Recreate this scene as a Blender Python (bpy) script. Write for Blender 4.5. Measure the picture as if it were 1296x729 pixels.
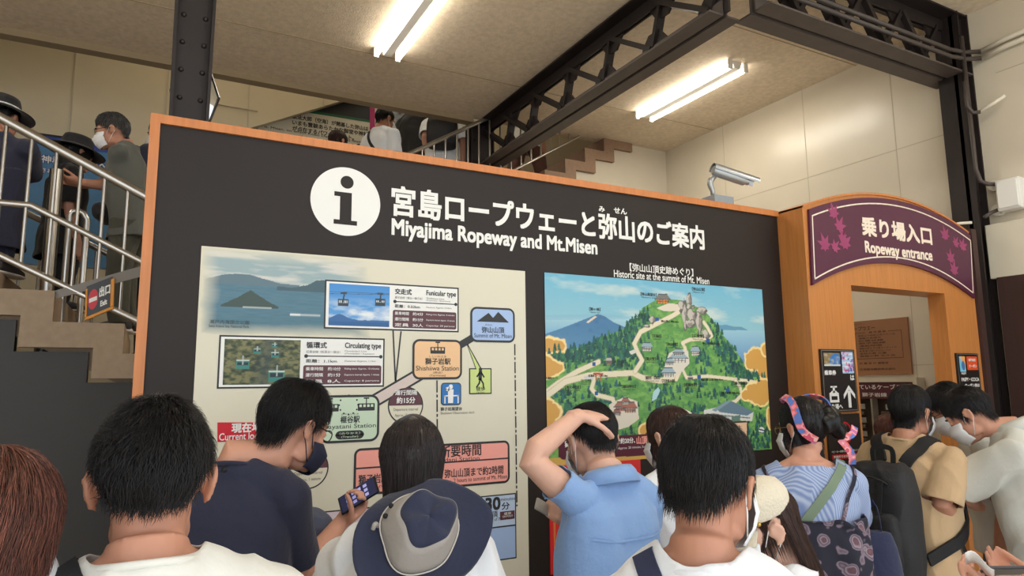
import bpy, bmesh, math, random
import numpy as np
from mathutils import Vector, Matrix, noise as mnoise

# ------------------------------------------------------------------ camera, world, light, exposure
for o in list(bpy.data.objects):
    bpy.data.objects.remove(o)
scene = bpy.context.scene
COL = scene.collection
EYE = 1.65                      # camera height
FPX, PITCH, YAW, ROLL = 859.48, 0.139407, 0.492673, -0.0104131

def cam_rows():
    f = np.array([math.sin(YAW)*math.cos(PITCH), math.cos(YAW)*math.cos(PITCH), math.sin(PITCH)])
    r = np.array([math.cos(YAW), -math.sin(YAW), 0.0]); u = np.cross(r, f)
    return np.array([r*math.cos(ROLL)+u*math.sin(ROLL), r*math.sin(ROLL)-u*math.cos(ROLL), f])
CM = cam_rows()
cam = bpy.data.objects.new('camera', bpy.data.cameras.new('camera'))
COL.objects.link(cam)
cam.data.sensor_width = 36.0
cam.data.lens = 36.0*FPX/1296.0
cam.data.clip_start = 0.05
_m = Matrix(((CM[0][0], -CM[1][0], -CM[2][0], 0), (CM[0][1], -CM[1][1], -CM[2][1], 0), (CM[0][2], -CM[1][2], -CM[2][2], EYE), (0, 0, 0, 1)))
cam.matrix_world = _m
scene.camera = cam

world = bpy.data.worlds.new('daylight'); scene.world = world; world.use_nodes = True
_bg = world.node_tree.nodes['Background']
_bg.inputs[0].default_value = (0.86, 0.93, 1.0, 1); _bg.inputs[1].default_value = 2.6
scene.view_settings.view_transform = 'Standard'
try: scene.view_settings.look = 'None'
except Exception: pass
scene.view_settings.gamma = 1.0
scene.view_settings.use_curve_mapping = False
scene.view_settings.exposure = -0.22
LAMP_WATTS = 18.0               # each twin tube fixture

_s = bpy.data.lights.new('sun', 'SUN'); _s.energy = 4.5; _s.angle = .01; _s.color = (1, .95, .88)
sun = bpy.data.objects.new('sun', _s); COL.objects.link(sun); sun.rotation_euler = (math.radians(22), math.radians(8), 0)   # sun added to bounce off the forecourt behind the viewer onto the ceiling; the roof keeps it off the hall

# ------------------------------------------------------------------ small helpers
def ray(px, py):
    return CM.T @ np.array([(px-648.0)/FPX, (py-364.5)/FPX, 1.0])
def onY(px, py, Y):
    d = ray(px, py); p = d*(Y/d[1]); p[2] += EYE; return p
def onX(px, py, X):
    d = ray(px, py); p = d*(X/d[0]); p[2] += EYE; return p
def atD(px, py, zd):            # point seen at a pixel, zd metres along the view axis
    p = ray(px, py)*zd; p[2] += EYE; return p

def srgb(*c):
    if len(c) == 1: c = c[0]
    return tuple((v/255/12.92 if v/255 <= .04045 else ((v/255+.055)/1.055)**2.4) for v in c[:3])

MATS = {}
def mat(name, col, rough=.6, metal=0., bump=0., bscale=40., spec=.5, vary=0., vscale=6., stretch=None, emit=None, estr=0., sheen=0., alpha=None, coat=0.):
    """principled material; col in 0-255 sRGB; optional noise colour variation and bump"""
    if name in MATS: return MATS[name]
    m = bpy.data.materials.new(name); m.use_nodes = True; MATS[name] = m
    nt = m.node_tree; b = nt.nodes['Principled BSDF']
    c = srgb(col)
    b.inputs['Base Color'].default_value = (*c, 1)
    b.inputs['Roughness'].default_value = rough; b.inputs['Metallic'].default_value = metal
    b.inputs['Specular IOR Level'].default_value = spec
    if sheen: b.inputs['Sheen Weight'].default_value = sheen
    if coat: b.inputs['Coat Weight'].default_value = coat
    if emit:
        b.inputs['Emission Color'].default_value = (*srgb(emit), 1); b.inputs['Emission Strength'].default_value = estr
    if bump or vary:
        tc = nt.nodes.new('ShaderNodeTexCoord'); mp = nt.nodes.new('ShaderNodeMapping')
        nt.links.new(tc.outputs['Object'], mp.inputs['Vector'])
        if stretch: mp.inputs['Scale'].default_value = stretch
    if vary:
        n = nt.nodes.new('ShaderNodeTexNoise'); n.inputs['Scale'].default_value = vscale; n.inputs['Detail'].default_value = 6
        nt.links.new(mp.outputs[0], n.inputs['Vector'])
        r = nt.nodes.new('ShaderNodeMapRange'); r.inputs[1].default_value = .3; r.inputs[2].default_value = .7
        r.inputs[3].default_value = 1-vary; r.inputs[4].default_value = 1+vary
        nt.links.new(n.outputs['Fac'], r.inputs[0])
        mx = nt.nodes.new('ShaderNodeMix'); mx.data_type = 'RGBA'; mx.blend_type = 'MULTIPLY'; mx.inputs['Factor'].default_value = 1
        mx.inputs['A'].default_value = (*c, 1)
        nt.links.new(r.outputs[0], mx.inputs['B']); nt.links.new(mx.outputs['Result'], b.inputs['Base Color'])
    if bump:
        n2 = nt.nodes.new('ShaderNodeTexNoise'); n2.inputs['Scale'].default_value = bscale; n2.inputs['Detail'].default_value = 4
        nt.links.new(mp.outputs[0], n2.inputs['Vector'])
        bp = nt.nodes.new('ShaderNodeBump'); bp.inputs['Strength'].default_value = bump; bp.inputs['Distance'].default_value = .02
        nt.links.new(n2.outputs['Fac'], bp.inputs['Height']); nt.links.new(bp.outputs[0], b.inputs['Normal'])
    return m

def attr_mat(name, rough=.45, spec=.4):
    if name in MATS: return MATS[name]
    m = bpy.data.materials.new(name); m.use_nodes = True; MATS[name] = m
    nt = m.node_tree; b = nt.nodes['Principled BSDF']; a = nt.nodes.new('ShaderNodeAttribute'); a.attribute_name = 'print'
    nt.links.new(a.outputs['Color'], b.inputs['Base Color']); b.inputs['Roughness'].default_value = rough
    b.inputs['Specular IOR Level'].default_value = spec
    return m

def tag(o, label=None, cat=None, group=None, kind=None):
    if label: o['label'] = label
    if cat: o['category'] = cat
    if group: o['group'] = group
    if kind: o['kind'] = kind
    return o
def empty(name, loc=(0, 0, 0), label=None, cat=None, group=None):
    o = bpy.data.objects.new(name, None); COL.objects.link(o); o.location = loc; o.empty_display_size = .05
    return tag(o, label, cat, group)
def put(name, me, mats, parent=None, loc=(0, 0, 0), smooth=False):
    """link a mesh; vertices are given in world space and re-based on the parent (or loc)"""
    o = bpy.data.objects.new(name, me); COL.objects.link(o)
    if not isinstance(mats, (list, tuple)): mats = [mats]
    if len(me.materials) == 0:
        for m in mats: me.materials.append(m)
    if parent is not None:
        o.parent = parent
        w = Vector((0, 0, 0)); p = parent
        while p is not None: w += p.location; p = p.parent
        me.transform(Matrix.Translation(-w))
    elif tuple(loc) != (0, 0, 0):
        me.transform(Matrix.Translation(-Vector(loc))); o.location = loc
    if smooth: me.polygons.foreach_set('use_smooth', [True]*len(me.polygons))
    me.update()
    return o

class MB:
    """collects plain shapes into ONE mesh"""
    def __init__(s): s.v = []; s.f = []; s.mi = []; s.cur = 0
    def add(s, vs, fs):
        k = len(s.v); s.v += [tuple(map(float, p)) for p in vs]; s.f += [tuple(i+k for i in f) for f in fs]; s.mi += [s.cur]*len(fs); return s
    def box(s, c, d, R=None):
        x, y, z = d[0]/2, d[1]/2, d[2]/2
        vs = [np.array(p) for p in ((-x,-y,-z),(x,-y,-z),(x,y,-z),(-x,y,-z),(-x,-y,z),(x,-y,z),(x,y,z),(-x,y,z))]
        if R is not None: vs = [R @ p for p in vs]
        return s.add([p+np.array(c) for p in vs], [(3,2,1,0),(4,5,6,7),(0,1,5,4),(1,2,6,5),(2,3,7,6),(3,0,4,7)])
    def box2(s, a, b):
        return s.box([(a[i]+b[i])/2 for i in range(3)], [abs(b[i]-a[i]) for i in range(3)])
    def bar(s, a, b, w, t, up=(0, 0, 1)):
        a = np.array(a, float); b = np.array(b, float); d = b-a; L = np.linalg.norm(d); d /= L
        x = np.cross(d, up); x /= np.linalg.norm(x)+1e-9; y = np.cross(x, d)
        return s.box((a+b)/2, (L, w, t), np.array([d, x, y]).T)
    def tube(s, pts, r, n=10, caps=True):
        P = [np.array(p, float) for p in pts]; rs = r if isinstance(r, (list, tuple)) else [r]*len(P)
        prev = None; vs = []
        for i, p in enumerate(P):
            t = P[min(i+1, len(P)-1)]-P[max(i-1, 0)]; t = t/(np.linalg.norm(t)+1e-12)
            if prev is None:
                a = np.array((0, 0, 1.)) if abs(t[2]) < .9 else np.array((1., 0, 0)); x = np.cross(t, a)
            else: x = prev-t*(prev@t)
            x /= np.linalg.norm(x); prev = x; y = np.cross(t, x)
            for k in range(n):
                a = 2*math.pi*k/n; vs.append(p+(x*math.cos(a)+y*math.sin(a))*rs[i])
        fs = [(i*n+k, i*n+(k+1) % n, (i+1)*n+(k+1) % n, (i+1)*n+k) for i in range(len(P)-1) for k in range(n)]
        if caps: fs += [tuple(range(n-1, -1, -1)), tuple((len(P)-1)*n+k for k in range(n))]
        return s.add(vs, fs)
    def prism(s, poly, f):
        """poly = list of 2-D points; f(p, side) -> 3-D point for side 0/1"""
        n = len(poly)
        vs = [f(p, 0) for p in poly]+[f(p, 1) for p in poly]
        return s.add(vs, [tuple(range(n)), tuple(range(2*n-1, n-1, -1))]+[(i, i+n, (i+1) % n+n, (i+1) % n) for i in range(n)])
    def sphere(s, c, r, n=16, m=10, R=None):
        r = np.array(r if hasattr(r, '__len__') else (r, r, r), float); vs = []; fs = []
        for j in range(1, m):
            th = math.pi*j/m
            for i in range(n):
                ph = 2*math.pi*i/n; p = r*np.array((math.sin(th)*math.cos(ph), math.sin(th)*math.sin(ph), math.cos(th)))
                vs.append((R @ p if R is not None else p)+np.array(c))
        a = np.array((0, 0, r[2])); a = R @ a if R is not None else a
        vs += [np.array(c)+a, np.array(c)-a]; T = len(vs)-2
        for j in range(m-2):
            for i in range(n): fs.append((j*n+i, (j+1)*n+i, (j+1)*n+(i+1) % n, j*n+(i+1) % n))
        for i in range(n):
            fs.append((T, i, (i+1) % n)); fs.append((T+1, (m-2)*n+(i+1) % n, (m-2)*n+i))
        return s.add(vs, fs)
    def mesh(s, name='m'):
        me = bpy.data.meshes.new(name); me.from_pydata(s.v, [], s.f)
        if any(s.mi): me.polygons.foreach_set('material_index', s.mi)
        bm = bmesh.new(); bm.from_mesh(me); bmesh.ops.recalc_face_normals(bm, faces=bm.faces); bm.to_mesh(me); bm.free()
        me.update(); return me
    def build(s, name, mats, parent=None, smooth=False, bevel=0., loc=(0, 0, 0), auto=False):
        me = s.mesh(name); o = put(name, me, mats, parent, loc, smooth)
        if bevel:
            b = o.modifiers.new('bevel', 'BEVEL'); b.width = bevel; b.segments = 2; b.limit_method = 'ANGLE'
        if auto: me.set_sharp_from_angle(angle=math.radians(40))
        return o

# value noise on numpy points
_rng = np.random.RandomState(7)
_NT = _rng.rand(4096)
def vnoise(x, y, z=0.0):
    x = np.asarray(x, float); y = np.asarray(y, float)+0*x; z = np.asarray(z, float)+0*x
    xi = np.floor(x).astype(int); yi = np.floor(y).astype(int); zi = np.floor(z).astype(int)
    fx = x-xi; fy = y-yi; fz = z-zi
    fx = fx*fx*(3-2*fx); fy = fy*fy*(3-2*fy); fz = fz*fz*(3-2*fz)
    def h(i, j, k): return _NT[(i*73856093 ^ j*19349663 ^ k*83492791) & 4095]
    def lx(j, k): return h(xi, j, k)*(1-fx)+h(xi+1, j, k)*fx
    def ly(k): return lx(yi, k)*(1-fy)+lx(yi+1, k)*fy
    return ly(zi)*(1-fz)+ly(zi+1)*fz
def fbm(x, y, z=0.0, o=4):
    a = .5; t = 0; n = 0
    for i in range(o):
        t = t+a*vnoise(x*2**i+17*i, y*2**i+5*i, z*2**i); n += a; a *= .5
    return t/n
# ------------------------------------------------------------------ the setting
CEIL = EYE+2.555
YB = 2.60                        # face of the information board
m_cream = mat('cream_wall_panel', (214, 205, 186), rough=.27, spec=.5, vary=.03, vscale=2.5, bump=.02, bscale=6)
m_cream2 = mat('cream_stair_wall', (200, 188, 160), rough=.5, vary=.03, vscale=3)
m_ceil = mat('cement_board_ceiling', (222, 206, 182), rough=.9, vary=.10, vscale=26, bump=.25, bscale=90)
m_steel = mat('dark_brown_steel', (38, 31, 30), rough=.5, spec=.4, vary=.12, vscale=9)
m_steel_edge = mat('worn_steel_flange', (82, 74, 70), rough=.5, spec=.4, vary=.12, vscale=9)  # bottom chords: a paler brown than the other steel
m_stair = mat('stair_stone', (158, 138, 116), rough=.75, vary=.08, vscale=30)
m_stair2 = mat('stair_stone_brown', (150, 122, 100), rough=.75, vary=.08, vscale=30)
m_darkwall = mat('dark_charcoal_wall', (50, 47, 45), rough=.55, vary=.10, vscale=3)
m_floor = mat('grey_concrete_floor', (198, 193, 184), rough=.7, vary=.08, vscale=4)
m_seam = mat('panel_seam', (186, 176, 156), rough=.8)
m_brown = mat('dark_brown_timber', (64, 42, 38), rough=.6, vary=.12, vscale=5, stretch=(6, 6, .6))
m_brown2 = mat('mid_brown_timber', (112, 82, 68), rough=.6, vary=.1, vscale=5, stretch=(6, 6, .6))
m_inox = mat('brushed_stainless', (186, 182, 176), rough=.28, metal=1.0)
m_chain = mat('grey_strap', (120, 114, 106), rough=.5, metal=.5)

def S(mb, name, mats, **k):
    return tag(mb.build(name, mats, **k), kind='structure')

S(MB().box2((-16, -26, -.1), (16, 9, 0)), 'floor', m_floor)
# one ceiling slab with thin board joints cut by grooves of the next boards
S(MB().box2((-6, -1.6, CEIL), (6.5, 5.74, CEIL+.14)), 'ceiling', m_ceil)
m_trim = mat('ceiling_edge_trim', (150, 132, 104), rough=.7)
S(MB().box2((-4.2, 5.70, CEIL-.05), (2.66, 5.80, CEIL+.16)), 'trim_1', m_trim)
jm = MB()
for y in (3.3, 4.9, 1.7): jm.box2((-4, y-.004, CEIL-.003), (5, y+.004, CEIL+.01))
S(jm, 'trim_2', mat('ceiling_joint', (176, 156, 126), rough=.9))
# right wall (far) and right wall (near), slightly different planes
XW = 5.0
S(MB().box2((XW, -1.6, 0), (XW+.2, 5.9, CEIL+.1)), 'wall_right', m_cream)
sm = MB()
for (y, z0, z1) in ((4.78, EYE+.2, CEIL), (3.83, EYE+.2, CEIL), (3.03, 1, CEIL)):
    sm.box2((XW-.001, y-.003, z0), (XW+.01, y+.003, z1))
sm.box2((XW-.001, 2.6, EYE+1.747), (XW+.01, 5.6, EYE+1.754))
sm.box2((XW-.001, 2.5, EYE+.10), (XW+.01, 4.2, EYE+.106))
sm.box2((XW-.001, -1.5, EYE+2.06), (XW+.01, 2.3, EYE+2.066))
S(sm, 'trim_3', m_seam)
# back wall under the upper flight: its top edge follows the steps
def flight_pts(x0, z0, run, rise, n):
    p = []
    for i in range(n): p += [(x0+i*run, z0+i*rise), (x0+i*run, z0+(i+1)*rise)]
    return p
BRUN, BRISE = .245, .153
BX0, BZ0 = 3.88-BRUN*17, EYE+2.41-BRISE*17      # nosings of the upper flight
def yp(y0, y1): return lambda p, s: (p[0], y1 if s else y0, p[1])
pr = flight_pts(BX0, BZ0-BRISE, BRUN, BRISE, 21)
low = [(x+.13, z-.10) for x, z in pr]
wallp = [(5.05, 0), (5.05, low[-1][1])]+low[::-1][0:]+[(low[0][0], 0)]
S(MB().prism(wallp, yp(5.64, 5.72)), 'wall_back', m_cream)
band = pr+low[::-1]
S(MB().prism(band, yp(5.60, 5.70)), 'trim_4', m_stair2)
stp = pr+[(pr[-1][0], pr[-1][1]-.2)]+[(pr[0][0]+.2, pr[0][1]-.05)]
S(MB().prism(stp, yp(5.70, 7.0)), 'floor_upper_stairs', m_stair2)
# stairwell wall behind both flights, with a soffit panel whose lower edge slopes
S(MB().box2((-4.2, 7.10, 0), (5.2, 7.25, 6.2)), 'wall_stairwell', m_cream2)
sp = [(-4.2, 0), (.30, 0), (.30, EYE+2.40), (.66, EYE+2.50), (1.58, EYE+2.97), (2.5, EYE+3.45), (2.5, 6.1), (-4.2, 6.1)]
S(MB().prism(sp, yp(6.98, 7.06)), 'wall_soffit', m_cream2)
sm = MB()
for x in (-.72, .03, .76, 1.5):
    z0 = EYE+2.2 if x < .4 else EYE+2.5+(x-.66)*.5
    sm.box2((x-.004, 6.972, z0 if x > .4 else 0), (x+.004, 7.0, 6))
sm.box2((.2, 6.972, EYE+2.75), (.85, 7.0, EYE+2.756))
S(sm, 'trim_5', m_seam)
S(MB().box2((-4.2, 5.72, 6.1), (5.3, 7.3, 6.25)), 'ceiling_stairwell', m_ceil)
S(MB().box2((-4.3, -1.6, 0), (-4.2, 7.3, 6.2)), 'wall_left', m_cream2)
S(MB().box2((5.2, 5.7, 0), (5.3, 7.3, 6.2)), 'wall_stair_end', m_cream2)
S(MB().box2((-4.2, 5.74, CEIL+.14), (5.2, 5.82, 6.1)), 'wall_over_ceiling_edge', m_cream2)

# left flight: rises to the left, stepped stone edge over a dark wall
ARUN, ARISE = .308, .152
nA = [onY(158, 410, 4.0)]
AX, AZ = nA[0][0], nA[0][2]
pa = []
for i in range(-5, 13):          # i = number of steps to the left of the reference nosing
    x, z = AX-i*ARUN, AZ+i*ARISE
    pa += [(x, z-ARISE), (x, z)]
lowa = [(x-.13-.0, z-.125) for x, z in pa]
S(MB().prism(pa+lowa[::-1], yp(3.98, 4.06)), 'trim_6', m_stair)
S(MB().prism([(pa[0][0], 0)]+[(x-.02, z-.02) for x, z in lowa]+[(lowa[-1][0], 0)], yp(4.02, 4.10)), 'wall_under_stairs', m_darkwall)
S(MB().prism(pa+[(pa[-1][0], pa[-1][1]-.2), (pa[0][0]-.2, pa[0][1]-.1)], yp(4.06, 5.56)), 'floor_stairs', m_stair)
# dark brown timber screen right of the column
S(MB().box2((4.93, .6, 0), (4.998, 2.40, EYE+.66)), 'wall_timber', m_brown)
tm = MB()
for y in (2.20, 2.02, 1.75, 1.5): tm.box2((4.90, y-.03, 0), (4.935, y+.03, EYE+.62))
S(tm, 'trim_7', m_brown2)
S(MB().box2((4.705, 2.41, 0), (4.76, 2.46, EYE+.97)), 'trim_8', m_brown)

# ------------------------------------------------------------------ steel columns and lattice trusses
def column(loc, w, d, z0, z1, label, name='steel_column', top_w=None, rivets=True, face='y'):
    r = empty(name, (loc[0], loc[1], 0), label, 'column')
    x, y = loc; tw = top_w or w
    def plate(x0a, x1a, x0b, x1b, y0, y1):
        m = MB(); m.add([(x0a,y0,z0),(x1a,y0,z0),(x1a,y1,z0),(x0a,y1,z0),(x0b,y0,z1),(x1b,y0,z1),(x1b,y1,z1),(x0b,y1,z1)], [(3,2,1,0),(4,5,6,7),(0,1,5,4),(1,2,6,5),(2,3,7,6),(3,0,4,7)]); return m
    plate(x-w/2, x-w/2+.012, x-tw/2, x-tw/2+.012, y-d/2, y+d/2).build('flange', m_steel, r)
    plate(x+w/2-.012, x+w/2, x+tw/2-.012, x+tw/2, y-d/2, y+d/2).build('flange', m_steel, r)
    plate(x-w/2, x+w/2, x-tw/2, x+tw/2, y-.012-d*.2, y+.012-d*.2).build('web', m_steel, r)
    if rivets:
        rv = MB()
        for k in range(int((z1-z0)/.12)):
            z = z0+.06+k*.12; ww = w+(tw-w)*(z-z0)/(z1-z0)
            for sx in (-1, 1): rv.sphere((x+sx*(ww/2-.035), y-d*.2-.012, z), .011, 8, 6)
        tag(rv.build('rivets', m_steel, r, smooth=True), kind='stuff')
    return r
cL = onY(243, 75, 3.0)
column((cL[0], 3.0), .105, .15, 0, CEIL, 'tapered dark steel column rising behind the left end of the information board', top_w=.168)
column((2.80, 5.86), .24, .16, 0, CEIL, 'riveted dark steel column at the far end of the lattice truss, beside the upper stairs')
column((4.93, 2.52), .13, .17, 0, CEIL, 'black steel column against the cream wall right of the ropeway entrance arch', rivets=False)

def truss(a, b, label, nodes, half):
    """lattice beam between two points of its axis (bottom chord centre)"""
    a = np.array(a, float); b = np.array(b, float); L = np.linalg.norm(b-a); d = (b-a)/L; s = np.cross(d, (0, 0, 1.))
    zt, zb = CEIL-.01, a[2]
    r = empty('lattice_truss', tuple(a), label, 'roof truss')
    up = np.array((0, 0, 1.))
    def P(t, o, z): return a+d*t+s*o+up*(z-a[2])
    for nm, z, sg in (('bottom_chord', zb, 1), ('top_chord', zt, -1)):
        m = MB()
        for o in (-1, 1):
            m.bar(P(0, o*half*.55, z+sg*.005), P(L, o*half*.55, z+sg*.005), half*.86, .012)        # horizontal leg of the angle
            m.bar(P(0, o*.016, z+sg*.05), P(L, o*.016, z+sg*.05), .012, .09)                        # vertical leg
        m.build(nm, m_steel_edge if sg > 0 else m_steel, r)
    gus = []
    for t, ta, tb in nodes:                       # lower gusset, upper gusset of the thin strut, upper gusset of the thick diagonal
        if True:
            c = P(t, 0, zb+.075)
            MB().prism([(-.13,-.06),(.13,-.06),(.11,.05),(.045,.12),(-.06,.12),(-.13,.04)], lambda p, q: c+d*p[0]+up*p[1]+s*(.008 if q else -.008)).build('gusset_plate', m_steel, r)
            e = P(ta, 0, zt-.075)
            MB().prism([(-.13,.06),(.13,.06),(.13,0),(.055,-.11),(-.055,-.11),(-.12,-.03)], lambda p, q: e+d*p[0]+up*p[1]+s*(.008 if q else -.008)).build('gusset_plate', m_steel, r)
            MB().bar(c, e, .03, .062, up=s).build('strut', m_steel, r)
            e2 = P(tb, 0, zt-.075)
            MB().bar(c, e2, .035, .088, up=s).build('diagonal', m_steel, r)
            rv = MB()
            for q in ((-.06,-.03),(.0,-.03),(.06,-.03),(-.02,.04)):
                for o in (-1, 1):
                    rv.sphere(c+d*q[0]+up*q[1]+s*.010*o, .010, 6, 4); rv.sphere(e+d*q[0]-up*q[1]+s*.010*o, .010, 6, 4)
            gus.append(rv)
    rv = MB()
    for g in gus: rv.add(g.v, g.f)
    tag(rv.build('rivets', m_steel, r), kind='stuff')
    return r
truss((2.85, 2.66, EYE+2.10), (2.85, 5.80, EYE+2.10), 'lattice steel truss crossing the ceiling from the far column towards the viewer', [(y-2.66, y-.10-2.66, y+.45-2.66) for y in (2.75, 3.28, 3.83, 4.37, 4.92, 5.35)], .12)
truss((2.97, 2.56, EYE+2.10), (4.99, 2.56, EYE+2.10), 'short lattice steel truss running along to the column by the right wall', [(x-2.97, x+.21-2.97, x-.20-2.97) for x in (3.33, 3.75, 4.17, 4.585)], .13)

# ------------------------------------------------------------------ ceiling lamps
m_tube = mat('fluorescent_tube', (255, 250, 240), emit=(255, 247, 232), estr=14.0)
m_lampw = mat('lamp_white_enamel', (225, 222, 214), rough=.4)
def lamp(x, y0, y1, label, g, CEIL=CEIL, gain=1.):
    r = empty('fluorescent_lamp', (x, (y0+y1)/2, CEIL), label, 'ceiling lamp', g)
    m = MB(); m.prism([(-.055, 0), (.055, 0), (.03, -.055), (-.03, -.055)], lambda p, s: (x+p[0], y1-.02 if s else y0+.02, CEIL+p[1]-.001)); m.build('housing', m_lampw, r)
    for dx in (-.085, .085):
        MB().tube([(x+dx, y0+.03, CEIL-.055), (x+dx, y1-.03, CEIL-.055)], .019, 12).build('tube', m_tube, r, smooth=True, auto=True)
        for yy in (y0, y1):
            MB().box2((x+dx-.02, yy-.02 if yy == y1 else yy, CEIL-.08), (x+dx+.02, yy if yy == y1 else yy+.02, CEIL-.002)).build('lamp_holder', m_lampw, r, bevel=.004)
    l = bpy.data.lights.new('tube_light', 'AREA'); l.shape = 'RECTANGLE'; l.size = .2; l.size_y = y1-y0; l.energy = LAMP_WATTS*gain; l.color = (1, .93, .80)
    o = bpy.data.objects.new('tube_light', l); COL.objects.link(o); o.parent = r; o.location = (0, 0, -.09)
    return r
GL = 'fluorescent ceiling lamps'
lamp(1.50, 3.60, 4.80, 'twin fluorescent tubes on the ceiling left of the lattice truss', GL)
lamp(4.07, 3.68, 4.88, 'twin fluorescent tubes on the ceiling between the truss and the right wall', GL)
lamp(1.50, .20, 1.40, 'twin fluorescent tubes on the ceiling above the crowd', GL)  # out of view, added as fill for the board and ceiling
lamp(4.07, .20, 1.40, 'twin fluorescent tubes on the ceiling near the dark timber screen', GL)  # second added fill lamp out of view, same row
lamp(-1.90, 3.20, 4.40, 'twin fluorescent tubes on the ceiling over the left stairs', GL, CEIL, .8)  # added outside the view to brighten the wall by the left stairs
lamp(.40, 5.90, 6.90, 'twin fluorescent tubes high in the stairwell over the left stairs', GL, 6.1, .55)  # hidden by the slab, added to light the cream stairwell wall
lamp(2.60, 5.90, 6.90, 'twin fluorescent tubes high in the stairwell over the upper stairs', GL, 6.1, .55)  # also hidden, added to lift the dark upper flight and its people
# ------------------------------------------------------------------ printing helpers (flat graphics that belong to signs)
_TXT = {}
def glyphs(body, offset=0., spacing=1., align=None, shear=0.):
    key = (body, offset, spacing, align, shear)
    if key in _TXT: return _TXT[key]
    c = bpy.data.curves.new('txt', 'FONT'); c.body = body; c.offset = offset; c.resolution_u = 3; c.space_character = spacing; c.shear = shear
    if align: c.align_x = align
    o = bpy.data.objects.new('txt', c); COL.objects.link(o)
    dg = bpy.context.evaluated_depsgraph_get(); me = bpy.data.meshes.new_from_object(o.evaluated_get(dg))
    v = np.array([w.co[:2] for w in me.vertices]); f = [tuple(p.vertices) for p in me.polygons]
    bpy.data.objects.remove(o); bpy.data.curves.remove(c); bpy.data.meshes.remove(me)
    lo, hi = v.min(0), v.max(0)
    _TXT[key] = ((v-lo)/np.maximum(hi-lo, 1e-6), f, (hi-lo)[0]/(hi-lo)[1]); return _TXT[key]

class Flat:
    """flat graphics on a plane: p2(px,py)->(a,b) in metres on the plane, lift(a,b,h)->3-D point h above the plane"""
    def __init__(s, p2, lift): s.p2 = p2; s.lift = lift; s.mb = MB(); s.mats = []; s.h = .0006
    def _m(s, m):
        if m not in s.mats: s.mats.append(m)
        s.mb.cur = s.mats.index(m)
    def raw(s, ab, fs, m, h=None):
        s._m(m); h = s.h if h is None else h
        s.mb.add([s.lift(a, b, h) for a, b in ab], fs)
    def poly(s, px, m, h=None): s.raw([s.p2(*p) for p in px], [tuple(range(len(px)))], m, h)
    def rect(s, x0, y0, x1, y1, m, h=None):
        a0, b0 = s.p2(x0, y0); a1, b1 = s.p2(x1, y1); s.raw([(a0, b0), (a1, b0), (a1, b1), (a0, b1)], [(0, 1, 2, 3)], m, h)
    def quad(s, ab0, ab1, m, h=None):
        (a0, b0), (a1, b1) = ab0, ab1; s.raw([(a0, b0), (a1, b0), (a1, b1), (a0, b1)], [(0, 1, 2, 3)], m, h)
    def rr(s, a0, b0, a1, b1, r, m, h=None, n=6):
        if a0 > a1: a0, a1 = a1, a0
        if b0 > b1: b0, b1 = b1, b0
        p = []
        for cx, cy, t in ((a1-r, b1-r, 0), (a0+r, b1-r, 1), (a0+r, b0+r, 2), (a1-r, b0+r, 3)):
            for k in range(n+1):
                q = (t+k/n)*math.pi/2; p.append((cx+r*math.cos(q), cy+r*math.sin(q)))
        s.raw(p, [tuple(range(len(p)))], m, h)
    def rbox(s, px0, px1, r, bw, edge, fill, h=.0006):
        (a0, b0), (a1, b1) = s.p2(*px0), s.p2(*px1)
        a0, a1 = min(a0, a1), max(a0, a1); b0, b1 = min(b0, b1), max(b0, b1)
        s.rr(a0, b0, a1, b1, r, edge, h); s.rr(a0+bw, b0+bw, a1-bw, b1-bw, max(r-bw, .001), fill, h+.0004)
        return a0, b0, a1, b1
    def circ(s, c, ra, rb, m, h=None, n=40, a0=0., a1=2*math.pi):
        s.raw([(c[0]+ra*math.cos(a0+(a1-a0)*k/n), c[1]+rb*math.sin(a0+(a1-a0)*k/n)) for k in range(n+(0 if a1-a0 > 6.2 else 1))], [tuple(range(n+(0 if a1-a0 > 6.2 else 1)))], m, h)
    def ring(s, c, r0, r1, m, h=None, n=40):
        v = [(c[0]+r*math.cos(2*math.pi*k/n), c[1]+r*math.sin(2*math.pi*k/n)) for r in (r0, r1) for k in range(n)]
        s.raw(v, [(k, (k+1) % n, n+(k+1) % n, n+k) for k in range(n)], m, h)
    def line(s, ab, w, m, h=None):
        for p, q in zip(ab[:-1], ab[1:]):
            d = np.array(q)-np.array(p); L = np.linalg.norm(d); d = d/L; n = np.array((-d[1], d[0]))*w/2; p = np.array(p)-d*w*.3; q = np.array(q)+d*w*.3
            s.raw([p+n, p-n, q-n, q+n], [(0, 1, 2, 3)], m, h)
    def pline(s, px, w, m, h=None): s.line([s.p2(*p) for p in px], w, m, h)
    def dash(s, p, q, w, pat, m, h=None):
        p = np.array(p); q = np.array(q); L = np.linalg.norm(q-p); t = 0; k = 0
        while t < L:
            e = min(t+pat[k % len(pat)], L)
            if k % 2 == 0: s.line([p+(q-p)*t/L, p+(q-p)*e/L], w, m, h)
            t = e; k += 1
    def text(s, body, lb, rt, m, bold=0., h=None, spacing=1.):
        """fit text in the box given by pixels of its left bottom and right top"""
        s.tbox(body, s.p2(*lb), s.p2(*rt), m, bold, h, spacing)
    def tbox(s, body, ab0, ab1, m, bold=0., h=None, spacing=1., align=None):
        v, f, asp = glyphs(body, 0., spacing, align); a0, b0 = ab0; a1, b1 = ab1
        k = abs(b1-b0)*bold*1.3                      # bold = the strokes struck again slightly beside each other
        for i, (dx, dy) in enumerate(((-k, -k), (k, -k), (k, k), (-k, k), (0, 0)) if bold > .005 else ((0, 0),)):
            s.raw([(a0+(a1-a0)*u+dx, b0+(b1-b0)*w+dy) for u, w in v], f, m, (s.h if h is None else h)+.0005+.00015*i)
    def build(s, name, parent): return put(name, _mesh_keep(s.mb), s.mats, parent)
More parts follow.
